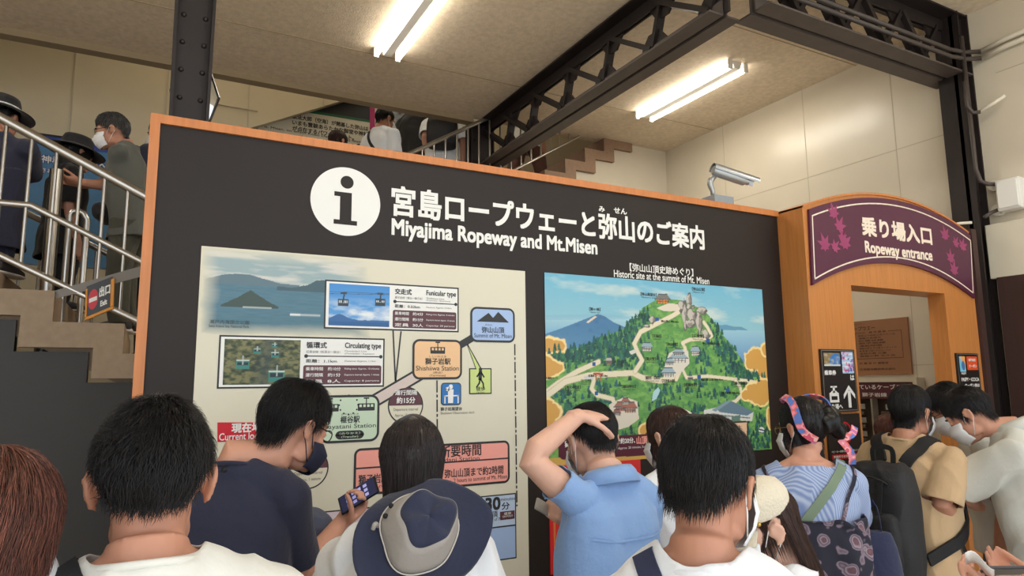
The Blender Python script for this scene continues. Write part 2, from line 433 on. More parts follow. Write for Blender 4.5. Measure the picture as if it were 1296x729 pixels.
def _mesh_keep(mb):
    me = bpy.data.meshes.new('print'); me.from_pydata(mb.v, [], mb.f); me.polygons.foreach_set('material_index', mb.mi); me.update(); return me

class Canvas:
    """a printed picture: colours computed on a fine grid of a flat panel"""
    def __init__(s, a0, b0, a1, b1, nx, ny, p2):
        s.A, s.B = np.meshgrid(np.linspace(a0, a1, nx), np.linspace(b0, b1, ny)); s.nx, s.ny = nx, ny
        s.U = (s.A-a0)/(a1-a0); s.V = (s.B-b0)/(b1-b0); s.C = np.ones((ny, nx, 3)); s.p2 = p2
    def mix(s, mask, c):
        c = np.array(srgb(c)) if not isinstance(c, np.ndarray) else c
        s.C = s.C*(1-mask[..., None])+c*mask[..., None]
    def inside(s, ab):
        m = np.zeros(s.A.shape, bool); n = len(ab)
        for i in range(n):
            (x0, y0), (x1, y1) = ab[i], ab[(i+1) % n]
            if y0 == y1: continue
            m ^= ((s.B < y0) != (s.B < y1)) & (s.A < (x1-x0)*(s.B-y0)/(y1-y0)+x0)
        return m
    def dist(s, ab):
        d = np.full(s.A.shape, 9.)
        for (x0, y0), (x1, y1) in zip(ab[:-1], ab[1:]):
            dx, dy = x1-x0, y1-y0; t = np.clip(((s.A-x0)*dx+(s.B-y0)*dy)/(dx*dx+dy*dy+1e-12), 0, 1)
            d = np.minimum(d, np.hypot(s.A-x0-t*dx, s.B-y0-t*dy))
        return d
    def poly(s, px, c, k=1.): s.mix(s.inside([s.p2(*p) for p in px])*k, c)
    def stroke(s, px, w, c, k=1.): s.mix((s.dist([s.p2(*p) for p in px]) < w/2)*k, c)
    def blob(s, p, ra, rb, c, soft=.3, k=1., ragged=0.):
        a, b = s.p2(*p); d = np.hypot((s.A-a)/ra, (s.B-b)/rb)
        if ragged: d = d+(fbm(s.A*45+a*31, s.B*45+b*17, 2., 2)-.5)*ragged
        s.mix(np.clip((1-d)/soft, 0, 1)*k, c)
    def build(s, name, parent, lift, h, m):
        P = np.array([lift(0, 0, h), lift(1, 0, h), lift(0, 1, h)], float)
        co = P[0]+s.A.reshape(-1, 1)*(P[1]-P[0])+s.B.reshape(-1, 1)*(P[2]-P[0])
        i = np.arange(s.nx*s.ny).reshape(s.ny, s.nx); q = np.stack([i[:-1, :-1], i[:-1, 1:], i[1:, 1:], i[1:, :-1]], -1).reshape(-1, 4)
        me = bpy.data.meshes.new(name); me.from_pydata(co.tolist(), [], q.tolist())
        a = me.color_attributes.new('print', 'FLOAT_COLOR', 'POINT')
        a.data.foreach_set('color', np.concatenate([np.clip(s.C, 0, 1), np.ones(s.C.shape[:2]+(1,))], -1).astype(np.float32).ravel())
        return put(name, me, m, parent)

# ------------------------------------------------------------------ the big information board
def p2b(px, py):
    p = onY(px, py, YB); return (p[0], p[2])
def liftb(a, b, h): return (a, YB-h, b)
m_board = mat('board_dark_brown', (38, 31, 28), rough=.5, spec=.3, vary=.04, vscale=2)
m_wood = mat('orange_wood', (196, 122, 66), rough=.38, vary=.10, vscale=7, stretch=(9, 9, .7))
m_white = mat('print_white', (232, 232, 228), rough=.4)
m_ivory = mat('print_ivory', (216, 211, 190), rough=.4)
m_black = mat('print_black', (28, 26, 25), rough=.4)
m_grey = mat('print_grey', (105, 102, 98), rough=.4)
m_maroon = mat('print_maroon', (86, 42, 50), rough=.4)
m_blue = mat('print_pale_blue', (160, 186, 226), rough=.4)
m_orange = mat('print_peach', (234, 190, 142), rough=.4)
m_green = mat('print_pale_green', (196, 216, 190), rough=.4)
m_lime = mat('print_lime', (196, 212, 128), rough=.4)
m_sblue = mat('print_sign_blue', (24, 110, 180), rough=.4)
m_pink = mat('print_pink', (240, 160, 146), rough=.4)
m_lilac = mat('print_lilac', (216, 200, 212), rough=.4)
m_red = mat('print_red', (200, 28, 44), rough=.4)
m_pblue = mat('print_soft_blue', (184, 202, 226), rough=.4)
m_print = attr_mat('printed_picture')

BX0_, BX1_, BZT = -.036, 3.106, EYE+.95
board = empty('information_board', ((BX0_+BX1_)/2, YB+.05, 0), 'big dark brown information board with wooden edge and a white i symbol', 'information board')
MB().box2((BX0_+.03, YB, 0), (BX1_, YB+.08, BZT-.03)).build('board_panel', m_board, board)
fm = MB(); fm.box2((BX0_, YB-.012, 0), (BX0_+.032, YB+.10, BZT)); fm.box2((BX0_+.032, YB-.012, BZT-.032), (BX1_, YB+.10, BZT))
fm.build('wooden_frame', m_wood, board)
F = Flat(p2b, liftb)
F.text('宮島ロープウェーと弥山のご案内', (496.5, 270), (889, 275), m_white, .018) if False else None
# title: rows keep their true height on the board
def row(F, body, l, r, yt, yb, m, bold=0., h=None, spacing=1.):
    """text between two pixels l=(x,y of left middle) and r; yt/yb = top/bottom pixel at the left end"""
    a0, b0 = F.p2(l, yb); _, b1 = F.p2(l, yt); a1, _ = F.p2(r, yb)
    F.tbox(body, (a0, b0), (a1, b1), m, bold, h, spacing)
row(F, '宮島ロープウェーと弥山のご案内', 496, 889, 235, 272, m_white, .022)
row(F, 'Miyajima Ropeway and Mt.Misen', 496, 755, 277, 303, m_white, .022)
row(F, 'み', 758, 765, 261, 267.5, m_white, .03); row(F, 'せん', 777, 793, 262.5, 269.5, m_white, .03)
F.build('title_lettering', board)
F = Flat(p2b, liftb)
row(F, '【弥山山頂史跡めぐり】', 797, 877, 333, 343, m_white, .012)
row(F, 'Historic site at the summit of Mt. Misen', 777, 897, 341.5, 350.5, m_white, .012)
F.build('map_caption', board)
# information symbol: white disc with a dark lower-case i
G = Flat(p2b, liftb)
c = G.p2(438, 255); G.circ(c, .138, .138, m_white, .001, 64)
G.circ((c[0]+.002, c[1]+.078), .026, .026, m_board, .0016, 32)
G.raw([(c[0]-.047, c[1]+.036), (c[0]+.022, c[1]+.036), (c[0]+.022, c[1]-.076), (c[0]+.045, c[1]-.076), (c[0]+.045, c[1]-.094), (c[0]-.047, c[1]-.094), (c[0]-.047, c[1]-.076), (c[0]-.024, c[1]-.076), (c[0]-.024, c[1]+.018), (c[0]-.047, c[1]+.018)],
      [(0, 1, 8, 9), (1, 2, 7, 8), (2, 3, 4, 5), (2, 5, 6, 7)], m_board, .0016)
G.build('information_symbol', board)

# ---- left panel: how the ropeway runs
PX0, PX1, PZ1 = p2b(255, 311.5)[0], p2b(664, 344)[0], EYE+.493
route = MB().box2((PX0, YB-.004, EYE-1.05), (PX1, YB+.001, PZ1)).build('route_panel', m_ivory, board)
H0 = .0042
def liftr(a, b, h): return (a, YB-H0-h, b)
# sea photograph fading out to the panel colour
cv = Canvas(PX0+.005, p2b(330, 425)[1], p2b(470, 330)[0], PZ1-.004, 260, 150, p2b)
ivory = np.array(srgb(216, 211, 190))
sky = fbm(cv.U*5, cv.V*16+3, 1.)
cv.C[:] = np.array(srgb(150, 172, 176)); cv.mix(np.clip((sky-.42)*4, 0, 1), (206, 206, 200))
sea = cv.V < .60
cv.mix(sea*1., (86, 124, 142)); cv.mix(sea*np.clip(fbm(cv.U*14, cv.V*60)-.35, 0, 1)*.8, (62, 100, 120))
cv.mix(np.clip((.28-cv.V)/.28, 0, 1)*.5, (62, 108, 118))
ridge = .60+.10*np.exp(-((cv.U-.22)/.16)**2)+.05*fbm(cv.U*9, .5*cv.U); cv.mix(((cv.V > .585) & (cv.V < ridge) & (cv.U < .55))*1., (96, 120, 132))
ridge = .575+.115*np.exp(-((cv.U-.68)/.09)**2)+.10*np.exp(-((cv.U-.87)/.08)**2)+.03*fbm(cv.U*20, 2.); cv.mix(((cv.V > .55) & (cv.V < ridge) & (cv.U > .42))*1., (70, 96, 106))
ridge = .33+.19*np.clip(1-np.abs(cv.U-.27)/.17, 0, 1)**1.2+.02*fbm(cv.U*30, 1.); cv.mix(((cv.V > .325) & (cv.V < ridge) & (np.abs(cv.U-.27) < .16))*1., (64, 82, 78))
cv.mix(((np.abs(cv.V-.33) < .012) & (np.abs(cv.U-.31) < .08))*.7, (190, 196, 190))
cv.mix(np.exp(-((cv.V-.262)/.012)**2)*((cv.U > .50) & (cv.U < .68))*np.where(cv.U < .56, 1, .5), (236, 238, 236))
edge = np.minimum(np.minimum(cv.U/.10, (1-cv.V)/.14), np.minimum(cv.V/.16, (1-cv.U)/.22))
cv.mix(1-np.clip(edge+(fbm(cv.U*6, cv.V*6)-.5)*.4, 0, 1)**.7, ivory)
cv.build('sea_picture', route, liftr, .0003, m_print)
R = Flat(p2b, liftr)
row(R, '瀬戸内海国立公園', 265, 315, 404.5, 409.5, m_black); row(R, 'Seto Inland Sea National Park', 264, 315, 410.5, 414, m_black)
def card(R, x0, y0, x1, y1, title_j, title_e, sub_j, sub_e, sub_e2, dj, de, rows, lines_x, pic):
    """white framed card with a picture, a title and a maroon table; x/y = pixel corners"""
    a0, b1 = R.p2(x0, y0); a1, _ = R.p2(x1, y0); b0 = R.p2(x0, y1)[1]
    R.quad((a0, b0), (a1, b1), m_black, .0010); R.quad((a0+.006, b0+.006), (a1-.006, b1-.006), m_white, .0014)
    W, Hh = a1-a0, b1-b0
    def q(u, v): return (a0+W*u, b0+Hh*v)
    R.tbox(title_j, q(.50, .78), q(.625, .90), m_black, .02, .0018); R.tbox(title_e, q(.74, .76), q(.975, .90), m_black, .015, .0018)
    R.tbox(sub_j, q(.50, .68), q(.71, .735), m_grey, 0, .0018); R.tbox(sub_e, q(.74, .705), q(.88, .745), m_grey, 0, .0018); R.tbox(sub_e2, q(.74, .655), q(.93, .695), m_grey, 0, .0018)
    R.line([q(.50, .62), q(.975, .62)], .004, m_black, .0018); R.circ(q(.50, .62), .007, .007, m_black, .0022, 16); R.circ(q(.975, .62), .007, .007, m_black, .0022, 16)
    R.tbox(dj, q(.50, .49), q(.69, .56), m_black, .01, .0018); R.tbox(de, q(.74, .50), q(.94, .545), m_grey, 0, .0018)
    R.rr(*q(.485, .06), *q(.98, .44), .008, m_maroon, .0018)
    for k, (ja, jb, e) in enumerate(rows):
        z = .335-k*.122
        if ja: R.tbox(ja, q(.50, z), q(.605, z+.07), m_white, .012, .0022)
        if jb: R.tbox(jb, q(.635, z), q(.715, z+.07), m_white, .012, .0022)
        R.tbox(e, q(.74, z+.01), q(.965, z+.055), m_white, 0, .0022)
    return q
q = card(R, 411, 354, 580, 416, '交走式', 'Funicular type', '獅子岩線（榧谷～獅子岩）', 'Shishiiwa Line', '(Kayatani - Shishiiwa)', '距離：0.52km', 'Distance: Approx. 0.52km',
         [('乗車時間', '約4分', 'Riding time: Approx. 4 minutes'), ('運行間隔', '約15分', 'Departure interval: Approx. 15 minutes'), ('定員', '30人', 'Capacity: 30 persons')], None, None)
a0, b0 = q(.03, .07); a1, b1 = q(.46, .93)
cv = Canvas(a0, b0, a1, b1, 130, 96, p2b)
cv.C[:] = np.array(srgb(96, 160, 214)); cv.mix(cv.V, (70, 140, 208)); cv.mix(np.clip((.42-np.abs(cv.V-.28))*2.5, 0, 1)*np.clip(fbm(cv.U*5, cv.V*9)*2.2-.7, 0, 1), (226, 232, 236))
cv.mix((cv.V < .13+.12*np.exp(-((cv.U-.18)/.14)**2)+.03*fbm(cv.U*12, 1.))*1., (60, 104, 160)); cv.mix((cv.V < .10)*1., (46, 96, 150))
for cu, cz in ((.23, .55), (.84, .60)):
    cab = (np.abs(cv.U-cu) < .085) & (np.abs(cv.V-cz) < .085); cv.mix(cab*1., (52, 62, 74)); cv.mix(((np.abs(cv.V-cz-.02) < .03) & (np.abs(cv.U-cu) < .07) & (np.abs((cv.U-cu)*30 % 1-.5) > .15))*1., (190, 200, 206))
    cv.mix((np.abs(cv.U-cu-(cv.V-cz-.085)*.1) < .012)*((cv.V > cz) & (cv.V < cz+.22))*1., (50, 60, 70)); cv.mix(((np.abs(cv.U-cu) < .05) & (np.abs(cv.V-cz-.22) < .02))*1., (50, 60, 70))
cv.mix((np.abs(cv.V-.80-.02*cv.U) < .006)*1., (70, 90, 110)); cv.mix((np.abs(cv.V-.75-.05*cv.U) < .006)*1., (70, 90, 110))
cv.build('gondola_picture', route, liftr, .0020, m_print)
q = card(R, 277.5, 424, 486.5, 492, '循環式', 'Circulating type', '紅葉谷線（紅葉谷～榧谷）', 'Momijidani Line', '(Momijidani - Kayatani)', '距離：1.1km', 'Distance: Approx. 1.1km',
         [('乗車時間', '約10分', 'Riding time: Approx. 10 minutes'), ('運行間隔', '約1分', 'Departure interval: Approx. 1 minute'), ('定員', '8人', 'Capacity: 8 persons')], None, None)
a0, b0 = q(.03, .07); a1, b1 = q(.465, .93)
cv = Canvas(a0, b0, a1, b1, 150, 110, p2b)
t = fbm(cv.U*16, cv.V*16); cv.C[:] = np.array(srgb(74, 84, 56)); cv.mix(np.clip((t-.45)*5, 0, 1), (124, 122, 84)); cv.mix(np.clip((.42-t)*6, 0, 1), (40, 52, 40))
cv.mix(np.clip(.20-np.abs(cv.U-.55-.1*(cv.V-.5)), 0, .2)*3.4, (58, 74, 74))
for cu, cz, sz in ((.24, .44, 1.), (.69, .18, 1.25), (.42, .74, .55), (.66, .66, .6), (.65, .86, .4)):
    cv.mix(((np.abs(cv.U-cu) < .085*sz) & (np.abs(cv.V-cz) < .10*sz))*1., (60, 130, 122)); cv.mix(((np.abs(cv.U-cu) < .07*sz) & (np.abs(cv.V-cz-.02*sz) < .035*sz))*1., (36, 52, 58))
    cv.mix(((np.abs(cv.U-cu) < .01) & (cv.V > cz) & (cv.V < cz+.2*sz))*1., (160, 170, 170)); cv.mix(((np.abs(cv.U-cu) < .085*sz) & (np.abs(cv.V-cz-.09*sz) < .015*sz))*1., (190, 204, 200))
cv.build('gondola_picture', route, liftr, .0020, m_print)
# pointers and track
R.poly([(496, 418), (462, 418), (462, 418)], m_white, .0008) if False else None
R.pline([(497, 419), (500, 484), (507, 420)], .006, m_black, .0012); R.pline([(486, 455), (500, 484)], .004, m_black, .0010) if False else None
for w, m, h in ((.052, m_black, .0014), (.036, mat('print_track', (208, 192, 184), rough=.4), .0018)):
    R.pline([(452, 520), (530, 474)], w, m, h)
R.pline([(580, 438), (600, 426)], .030, m_black, .0014)
# station boxes
def cabin(R, c, w, m, h):
    x, y = c
    R.rr(x-w*.5, y-w*.30, x+w*.5, y+w*.12, w*.04, m, h); 
    for k in (-.34, -.11, .12, .34): R.quad((x+k*w-.08*w*.9, y-.09*w), (x+k*w+.08*w*.9, y+.06*w), m_keep, h+.0003)
    R.quad((x-w*.03, y+w*.1), (x+w*.03, y+w*.42), m, h); R.quad((x-w*.16, y+w*.38), (x+w*.16, y+w*.46), m, h)
m_keep = m_orange
def bx(px0, px1, fill, r=.030, bw=.009): return R.rbox(px0, px1, r, bw, m_black, fill, .0020)
a0, b0, a1, b1 = bx((594.5, 388), (651, 434), m_blue)
w, hh = a1-a0, b1-b0
R.raw([(a0+.14*w, b0+.58*hh), (a0+.40*w, b0+.84*hh), (a0+.50*w, b0+.70*hh), (a0+.62*w, b0+.88*hh), (a0+.86*w, b0+.58*hh)], [(0, 1, 2), (0, 2, 4), (2, 3, 4)], m_black, .0030)
R.tbox('みせん', (a0+.32*w, b0+.47*hh), (a0+.48*w, b0+.52*hh), m_black, 0, .0028); R.tbox('弥山山頂', (a0+.25*w, b0+.27*hh), (a0+.75*w, b0+.44*hh), m_black, .012, .0028); R.tbox('Summit of Mt. Misen', (a0+.08*w, b0+.13*hh), (a0+.92*w, b0+.25*hh), m_black, 0, .0028)
a0, b0, a1, b1 = bx((521.5, 429), (584, 480), m_orange); w, hh = a1-a0, b1-b0
cabin(R, ((a0+a1)/2, b0+.76*hh), .064, m_black, .0028)
R.tbox('ししいわえき', (a0+.33*w, b0+.545*hh), (a0+.67*w, b0+.595*hh), m_black, 0, .0028); R.tbox('獅子岩駅', (a0+.25*w, b0+.37*hh), (a0+.76*w, b0+.53*hh), m_black, .012, .0028); R.tbox('Shishiiwa Station', (a0+.07*w, b0+.22*hh), (a0+.93*w, b0+.34*hh), m_black, 0, .0028); R.tbox('（終点）', (a0+.41*w, b0+.14*hh), (a0+.59*w, b0+.20*hh), m_black, 0, .0028); R.tbox('(Terminus)', (a0+.34*w, b0+.06*hh), (a0+.66*w, b0+.125*hh), m_black, 0, .0028)
m_keep = m_green
a0, b0, a1, b1 = bx((405, 500.5), (479, 558), m_green, .034); w, hh = a1-a0, b1-b0
for u in (.16, .77): cabin(R, (a0+u*w, b0+.77*hh), .066, m_black, .0028)
for k in range(12):
    t = k*math.pi/6; R.circ((a0+.47*w+.036*math.cos(t), b0+.79*hh+.036*math.sin(t)), .0035, .0035, m_black, .0028, 8)
R.tbox('かやたにえき', (a0+.35*w, b0+.575*hh), (a0+.64*w, b0+.615*hh), m_black, 0, .0028); R.tbox('榧谷駅', (a0+.34*w, b0+.41*hh), (a0+.66*w, b0+.555*hh), m_black, .012, .0028); R.tbox('Kayatani Station', (a0+.06*w, b0+.27*hh), (a0+.94*w, b0+.39*hh), m_black, 0, .0028)
R.rr(a0+.26*w, b0+.07*hh, a0+.74*w, b0+.25*hh, .018, m_black, .0028); R.tbox('（のりかえ）', (a0+.33*w, b0+.165*hh), (a0+.67*w, b0+.22*hh), m_green, 0, .0032); R.tbox('(Transfer)', (a0+.36*w, b0+.09*hh), (a0+.64*w, b0+.145*hh), m_green, 0, .0032)
# walking callout
a0, b0, a1, b1 = R.rbox((593, 466), (621.5, 498.5), .002, .005, m_black, m_lime, .0016); w, hh = a1-a0, b1-b0
R.pline([(602, 466.5), (591, 436), (608, 466.5)], .005, m_black, .0012)
R.poly([(602.5, 468), (591.5, 438), (607.5, 468)], m_lime, .0022)
cx, cz = a0+.5*w, b0+.62*hh
R.circ((cx, cz+.036), .008, .008, m_black, .0024, 14); R.line([(cx, cz+.025), (cx-.002, cz-.004)], .016, m_black, .0024)
for p in ([(cx, cz-.004), (cx+.012, cz-.022), (cx+.014, cz-.040)], [(cx-.002, cz-.004), (cx-.006, cz-.022), (cx-.018, cz-.038)], [(cx+.004, cz+.022), (cx+.016, cz+.004)], [(cx-.004, cz+.022), (cx-.016, cz+.006)]): R.line(p, .007, m_black, .0024)
R.tbox('徒歩', (a0+.30*w, b0+.13*hh), (a0+.70*w, b0+.29*hh), m_black, .01, .0024); R.tbox('On foot', (a0+.33*w, b0+.04*hh), (a0+.67*w, b0+.10*hh), m_black, 0, .0024)
# observation deck sign
a0, b0, a1, b1 = R.rbox((557.5, 484.5), (583, 512.5), .014, .004, m_black, m_sblue, .0016); w, hh = a1-a0, b1-b0
cx = a0+.48*w
R.circ((cx, b0+.82*hh), .009, .010, m_white, .0024, 14); R.raw([(cx-.013, b0+.70*hh), (cx+.012, b0+.70*hh), (cx+.010, b0+.10*hh), (cx-.012, b0+.10*hh)], [(0, 1, 2, 3)], m_white, .0024)
R.line([(cx-.01, b0+.66*hh), (cx-.024, b0+.72*hh), (cx-.008, b0+.80*hh)], .007, m_white, .0024)
R.line([(a0+.17*w, b0+.42*hh), (a0+.86*w, b0+.42*hh)], .005, m_white, .0026); R.line([(a0+.19*w, b0+.42*hh), (a0+.19*w, b0+.1*hh)], .005, m_white, .0026); R.line([(a0+.84*w, b0+.42*hh), (a0+.84*w, b0+.1*hh)], .005, m_white, .0026)
row(R, '獅子岩展望台', 557, 584, 515.5, 520, m_black, .01); row(R, 'Shishiiwa Observation deck', 557, 600, 521.5, 524.5, m_grey)
# dash-dot lines
R.dash(p2b(552.5, 482), p2b(553.5, 640), .006, (.045, .012, .008, .012), m_black, .0010)
R.dash(p2b(650.8, 436), p2b(653.5, 640), .006, (.045, .012, .008, .012), m_black, .0010)
# interval roundels
for (cx, cy), t1, t2, t3 in (((513, 513), '約15分', 'Departure interval', 'Approx. 15 minutes'), ((390, 593), '約1分', 'Departure interval', 'Approx. 1 minute')):
    c = p2b(cx, cy); rr = .073
    R.circ(c, rr, rr, m_black, .0010, 48); R.circ(c, rr-.005, rr-.005, m_ivory, .0014, 48); R.circ(c, rr-.005, rr-.005, m_maroon, .0018, 40, 0., math.pi)
    R.tbox('運行間隔', (c[0]-.045, c[1]+.040), (c[0]+.045, c[1]+.060), m_white, .014, .0022); R.tbox(t1, (c[0]-.038, c[1]+.008), (c[0]+.038, c[1]+.032), m_white, .02, .0022)
    R.tbox(t2, (c[0]-.050, c[1]-.024), (c[0]+.050, c[1]-.010), m_grey, 0, .0018); R.tbox(t3, (c[0]-.045, c[1]-.046), (c[0]+.045, c[1]-.032), m_grey, 0, .0018)
# you are here flag
R.poly([(275, 534.5), (330, 534.5), (330, 557), (317, 557.5), (313.5, 580), (310, 557.7), (275, 559.5)], m_red, .0012)
row(R, '現在地', 293, 330, 536, 547.5, m_white, .03, .0016); row(R, 'Current location', 277, 345, 548.5, 557.5, m_white, .01, .0016)
# round trip box
a0, b0, a1, b1 = bx((446.5, 571), (645, 557), m_pink) if False else R.rbox((446.5, 628), (644, 557), .026, .009, m_black, m_pink, .0014)
w, hh = a1-a0, b1-b0
R.quad((a0, b0+.56*hh), (a1, b0+.595*hh), m_black, .0022)
row(R, '往復所要時間', 528, 608, 566, 581, m_black, .012, .0022); row(R, 'From Momijidani Station', 510, 606, 583, 590, m_black, 0, .0022)
row(R, '獅子岩駅まで約1時間', 453, 540, 601, 613, m_black, .01, .0022); row(R, 'Approx. 1 hour', 463, 520, 614, 620, m_black, 0, .0022)
row(R, '弥山山頂まで約2時間', 562, 636, 594, 605, m_black, .01, .0022); row(R, 'Approx. 2 hours to summit of Mt. Misen', 553, 641, 607, 614, m_black, 0, .0022)
row(R, 'Cruise and walk', 478, 520, 621.5, 625.5, m_black, 0, .0022) if False else None
# lower table with travel times
a0, b1 = p2b(386, 640); a1 = p2b(653, 700)[0]; b0 = p2b(653, 706)[1]; bm_ = p2b(653, 664)[1]; b1 = p2b(652.6, 623.5)[1]
R.quad((a0, b0), (a1, b1), m_black, .0010); am = p2b(545, 650)[0]
R.quad((a0+.005, bm_+.003), (am, b1-.005), m_lilac, .0014); R.quad((am, bm_+.003), (a1-.005, b1-.005), m_pblue, .0014); R.quad((a0+.005, b0+.005), (a1-.005, bm_-.003), m_blue, .0014)
for k, x in enumerate((568, 578, 588, 596)): R.circ(p2b(x, 642.8), .006, .006, m_black, .0018, 12)
R.circ(p2b(563, 638), .006, .006, m_black, .0018, 12)
R.poly([(594, 639.2), (594, 646), (601, 642.4)], m_black, .0018) if False else R.poly([(591, 638.8), (591, 646.2), (600, 642.2)], m_black, .0018)
row(R, 'approx.', 596.5, 612, 633.5, 637.5, m_black, 0, .0018); row(R, '約', 602, 613.5, 638, 649, m_black, .015, .0018); row(R, '30', 614, 632, 630.5, 646, m_black, .035, .0018); row(R, '分', 634, 644, 636, 645, m_black, .015, .0018); row(R, 'minutes', 633, 651, 630, 634, m_black, 0, .0018)
row(R, '獅子岩駅－弥山山頂', 556, 629, 654, 662, m_black, .008, .0018); row(R, 'Shishiiwa Station - Summit of Mt. Misen', 566, 650, 661.5, 666, m_black, 0, .0018)
R.rect(632, 647.5, 650.5, 656, m_maroon, .0018); row(R, '徒歩', 637, 646, 648.2, 651.6, m_white, .01, .0022); row(R, 'ON FOOT', 635, 648, 652.5, 655, m_white, 0, .0022)
for x in (393, 401, 409, 417): R.circ(p2b(x, 663), .006, .006, m_black, .0018, 12)
m_keep = m_lilac
cabin(R, p2b(396, 671), .08, m_black, .0018)
row(R, '紅葉谷駅', 400, 440, 678, 688, m_black, .01, .0018); row(R, 'Approx. 20 to 30 minutes', 386, 440, 690, 696, m_black, 0, .0018)
R.build('route_diagram', route)

# ---- right panel: painted map of the summit
MX0, MX1, MZ1 = p2b(688.3, 346)[0], p2b(963.5, 366.5)[0], EYE+.494
MZ0 = p2b(696, 590)[1]
mapp = MB().box2((MX0, YB-.004, MZ0), (MX1, YB+.001, MZ1)).build('summit_map_panel', m_black, board)
cv = Canvas(MX0, MZ0, MX1, MZ1, 460, 340, p2b)
U, V = cv.U, cv.V
n1 = fbm(U*7, V*16, 2.); n2 = fbm(U*40, V*40, 4.); n3 = fbm(U*90, V*70, 9., 3)
cv.C[:] = np.array(srgb(112, 178, 204)); cv.mix(np.clip(1.35*(1-V)+.0, 0, 1)*.0+np.clip((.98-V)/.35, 0, 1)*.8, (160, 200, 204)); cv.mix(np.clip((n1-.5)*4, 0, 1)*.75, (206, 216, 208))
cv.poly([(686, 402), (770, 404), (800, 400), (800, 470), (686, 450)], (146, 190, 208), .7)
# sea on both sides
def grad(px, c0, c1, lo, hi):
    m = cv.inside([p2b(*p) for p in px]); t = np.clip((V-lo)/(hi-lo), 0, 1)[..., None]; col = np.array(srgb(c0))*(1-t)+np.array(srgb(c1))*t
    cv.C = np.where(m[..., None], col, cv.C)
grad([(686, 402), (800, 402), (800, 480), (686, 460)], (88, 152, 196), (164, 202, 210), .62, .78)
grad([(900, 416), (985, 420), (985, 500), (900, 480)], (58, 112, 178), (150, 194, 210), .45, .74)
cv.poly([(905, 412), (918, 411), (928, 413.5), (938, 414), (946, 418), (905, 418)], (98, 148, 176)); cv.poly([(690, 399), (760, 397), (790, 400), (800, 404), (690, 405)], (130, 178, 200), .6)
# distant peak
pk = [(686, 424), (706, 417), (722, 411), (742, 403), (756, 397.5), (764, 400), (776, 408), (790, 414), (797, 440), (760, 460), (686, 445)]
cv.poly(pk, (74, 122, 162)); m = cv.inside([p2b(*p) for p in pk]); cv.mix(m*np.clip((n2-.45)*3, 0, 1)*.5, (58, 100, 142)); cv.mix(m*np.clip((.72-V)/.2, 0, 1)*.6, (104, 160, 190))
cv.poly([(741, 408), (752, 400), (755, 401), (744, 409)], (214, 200, 176))
# green mountain
mt = [(686, 452), (700, 448), (720, 443), (745, 436), (768, 424), (785, 418), (797, 408), (806, 402), (812, 390), (822, 384), (832, 378), (860, 380), (890, 392), (905, 410), (915, 425), (928, 440), (945, 466), (968, 482), (990, 490), (990, 620), (686, 620)]
mk = cv.inside([p2b(*p) for p in mt]); cv.mix(mk*1., (94, 150, 78)); cv.mix(mk*np.clip((n2-.42)*3.5, 0, 1)*.85, (128, 178, 92)); cv.mix(mk*np.clip((.47-n3)*6, 0, 1)*.6, (60, 118, 74))
# woods
rr_ = random.Random(5)
def wood(cx, cy, sx, sy, n, tone=0, size=1.):
    for k in range(n):
        x, y = rr_.gauss(cx, sx), rr_.gauss(cy, sy)
        a, b = p2b(x, y); i = np.argmin(abs(cv.A[0]-a)); j = np.argmin(abs(cv.B[:, 0]-b))
        if not (4 < i < cv.nx-4 and 4 < j < cv.ny-4): continue
        if tone < 2 and not mk[j-2, i]: continue
        h = rr_.uniform(5, 12)*size; wd = rr_.uniform(2.0, 3.6)*size; c = rr_.choice([(34, 84, 74), (44, 98, 78), (28, 70, 68), (58, 116, 80), (38, 92, 96)])
        i0, i1 = max(0, int(i-wd)-1), min(cv.nx, int(i+wd)+2); j0, j1 = max(0, j-2), min(cv.ny, int(j+h)+1)
        yy, xx = np.mgrid[j0:j1, i0:i1]
        msk = (np.abs(xx-i) < wd*np.clip((j+h-yy)/h, 0, 1)**.6*(.75+.5*_NT[(yy*7+k) & 4095]))
        cv.C[j0:j1, i0:i1][msk] = np.array(srgb(c))*(.8+.4*rr_.random())
for a in ((745, 447, 24, 8, 150), (775, 436, 16, 9, 120), (796, 420, 8, 10, 60), (792, 455, 16, 12, 80), (713, 457, 14, 6, 70), (700, 515, 16, 14, 110), (735, 530, 16, 12, 70), (770, 505, 8, 10, 40), (800, 560, 40, 12, 100), (838, 520, 12, 16, 60), (815, 400, 5, 6, 25), (760, 500, 8, 8, 30),
          (905, 425, 6, 12, 50), (920, 447, 7, 11, 80), (938, 468, 9, 9, 90), (955, 480, 10, 7, 60), (965, 560, 12, 24, 150), (945, 575, 14, 14, 80), (890, 455, 5, 8, 30), (843, 465, 7, 9, 40), (885, 482, 7, 6, 25), (905, 500, 12, 4, 25), (880, 520, 8, 5, 20), (960, 505, 8, 8, 30), (835, 500, 6, 6, 20), (858, 492, 10, 4, 15), (930, 515, 6, 6, 12)): wood(*a)
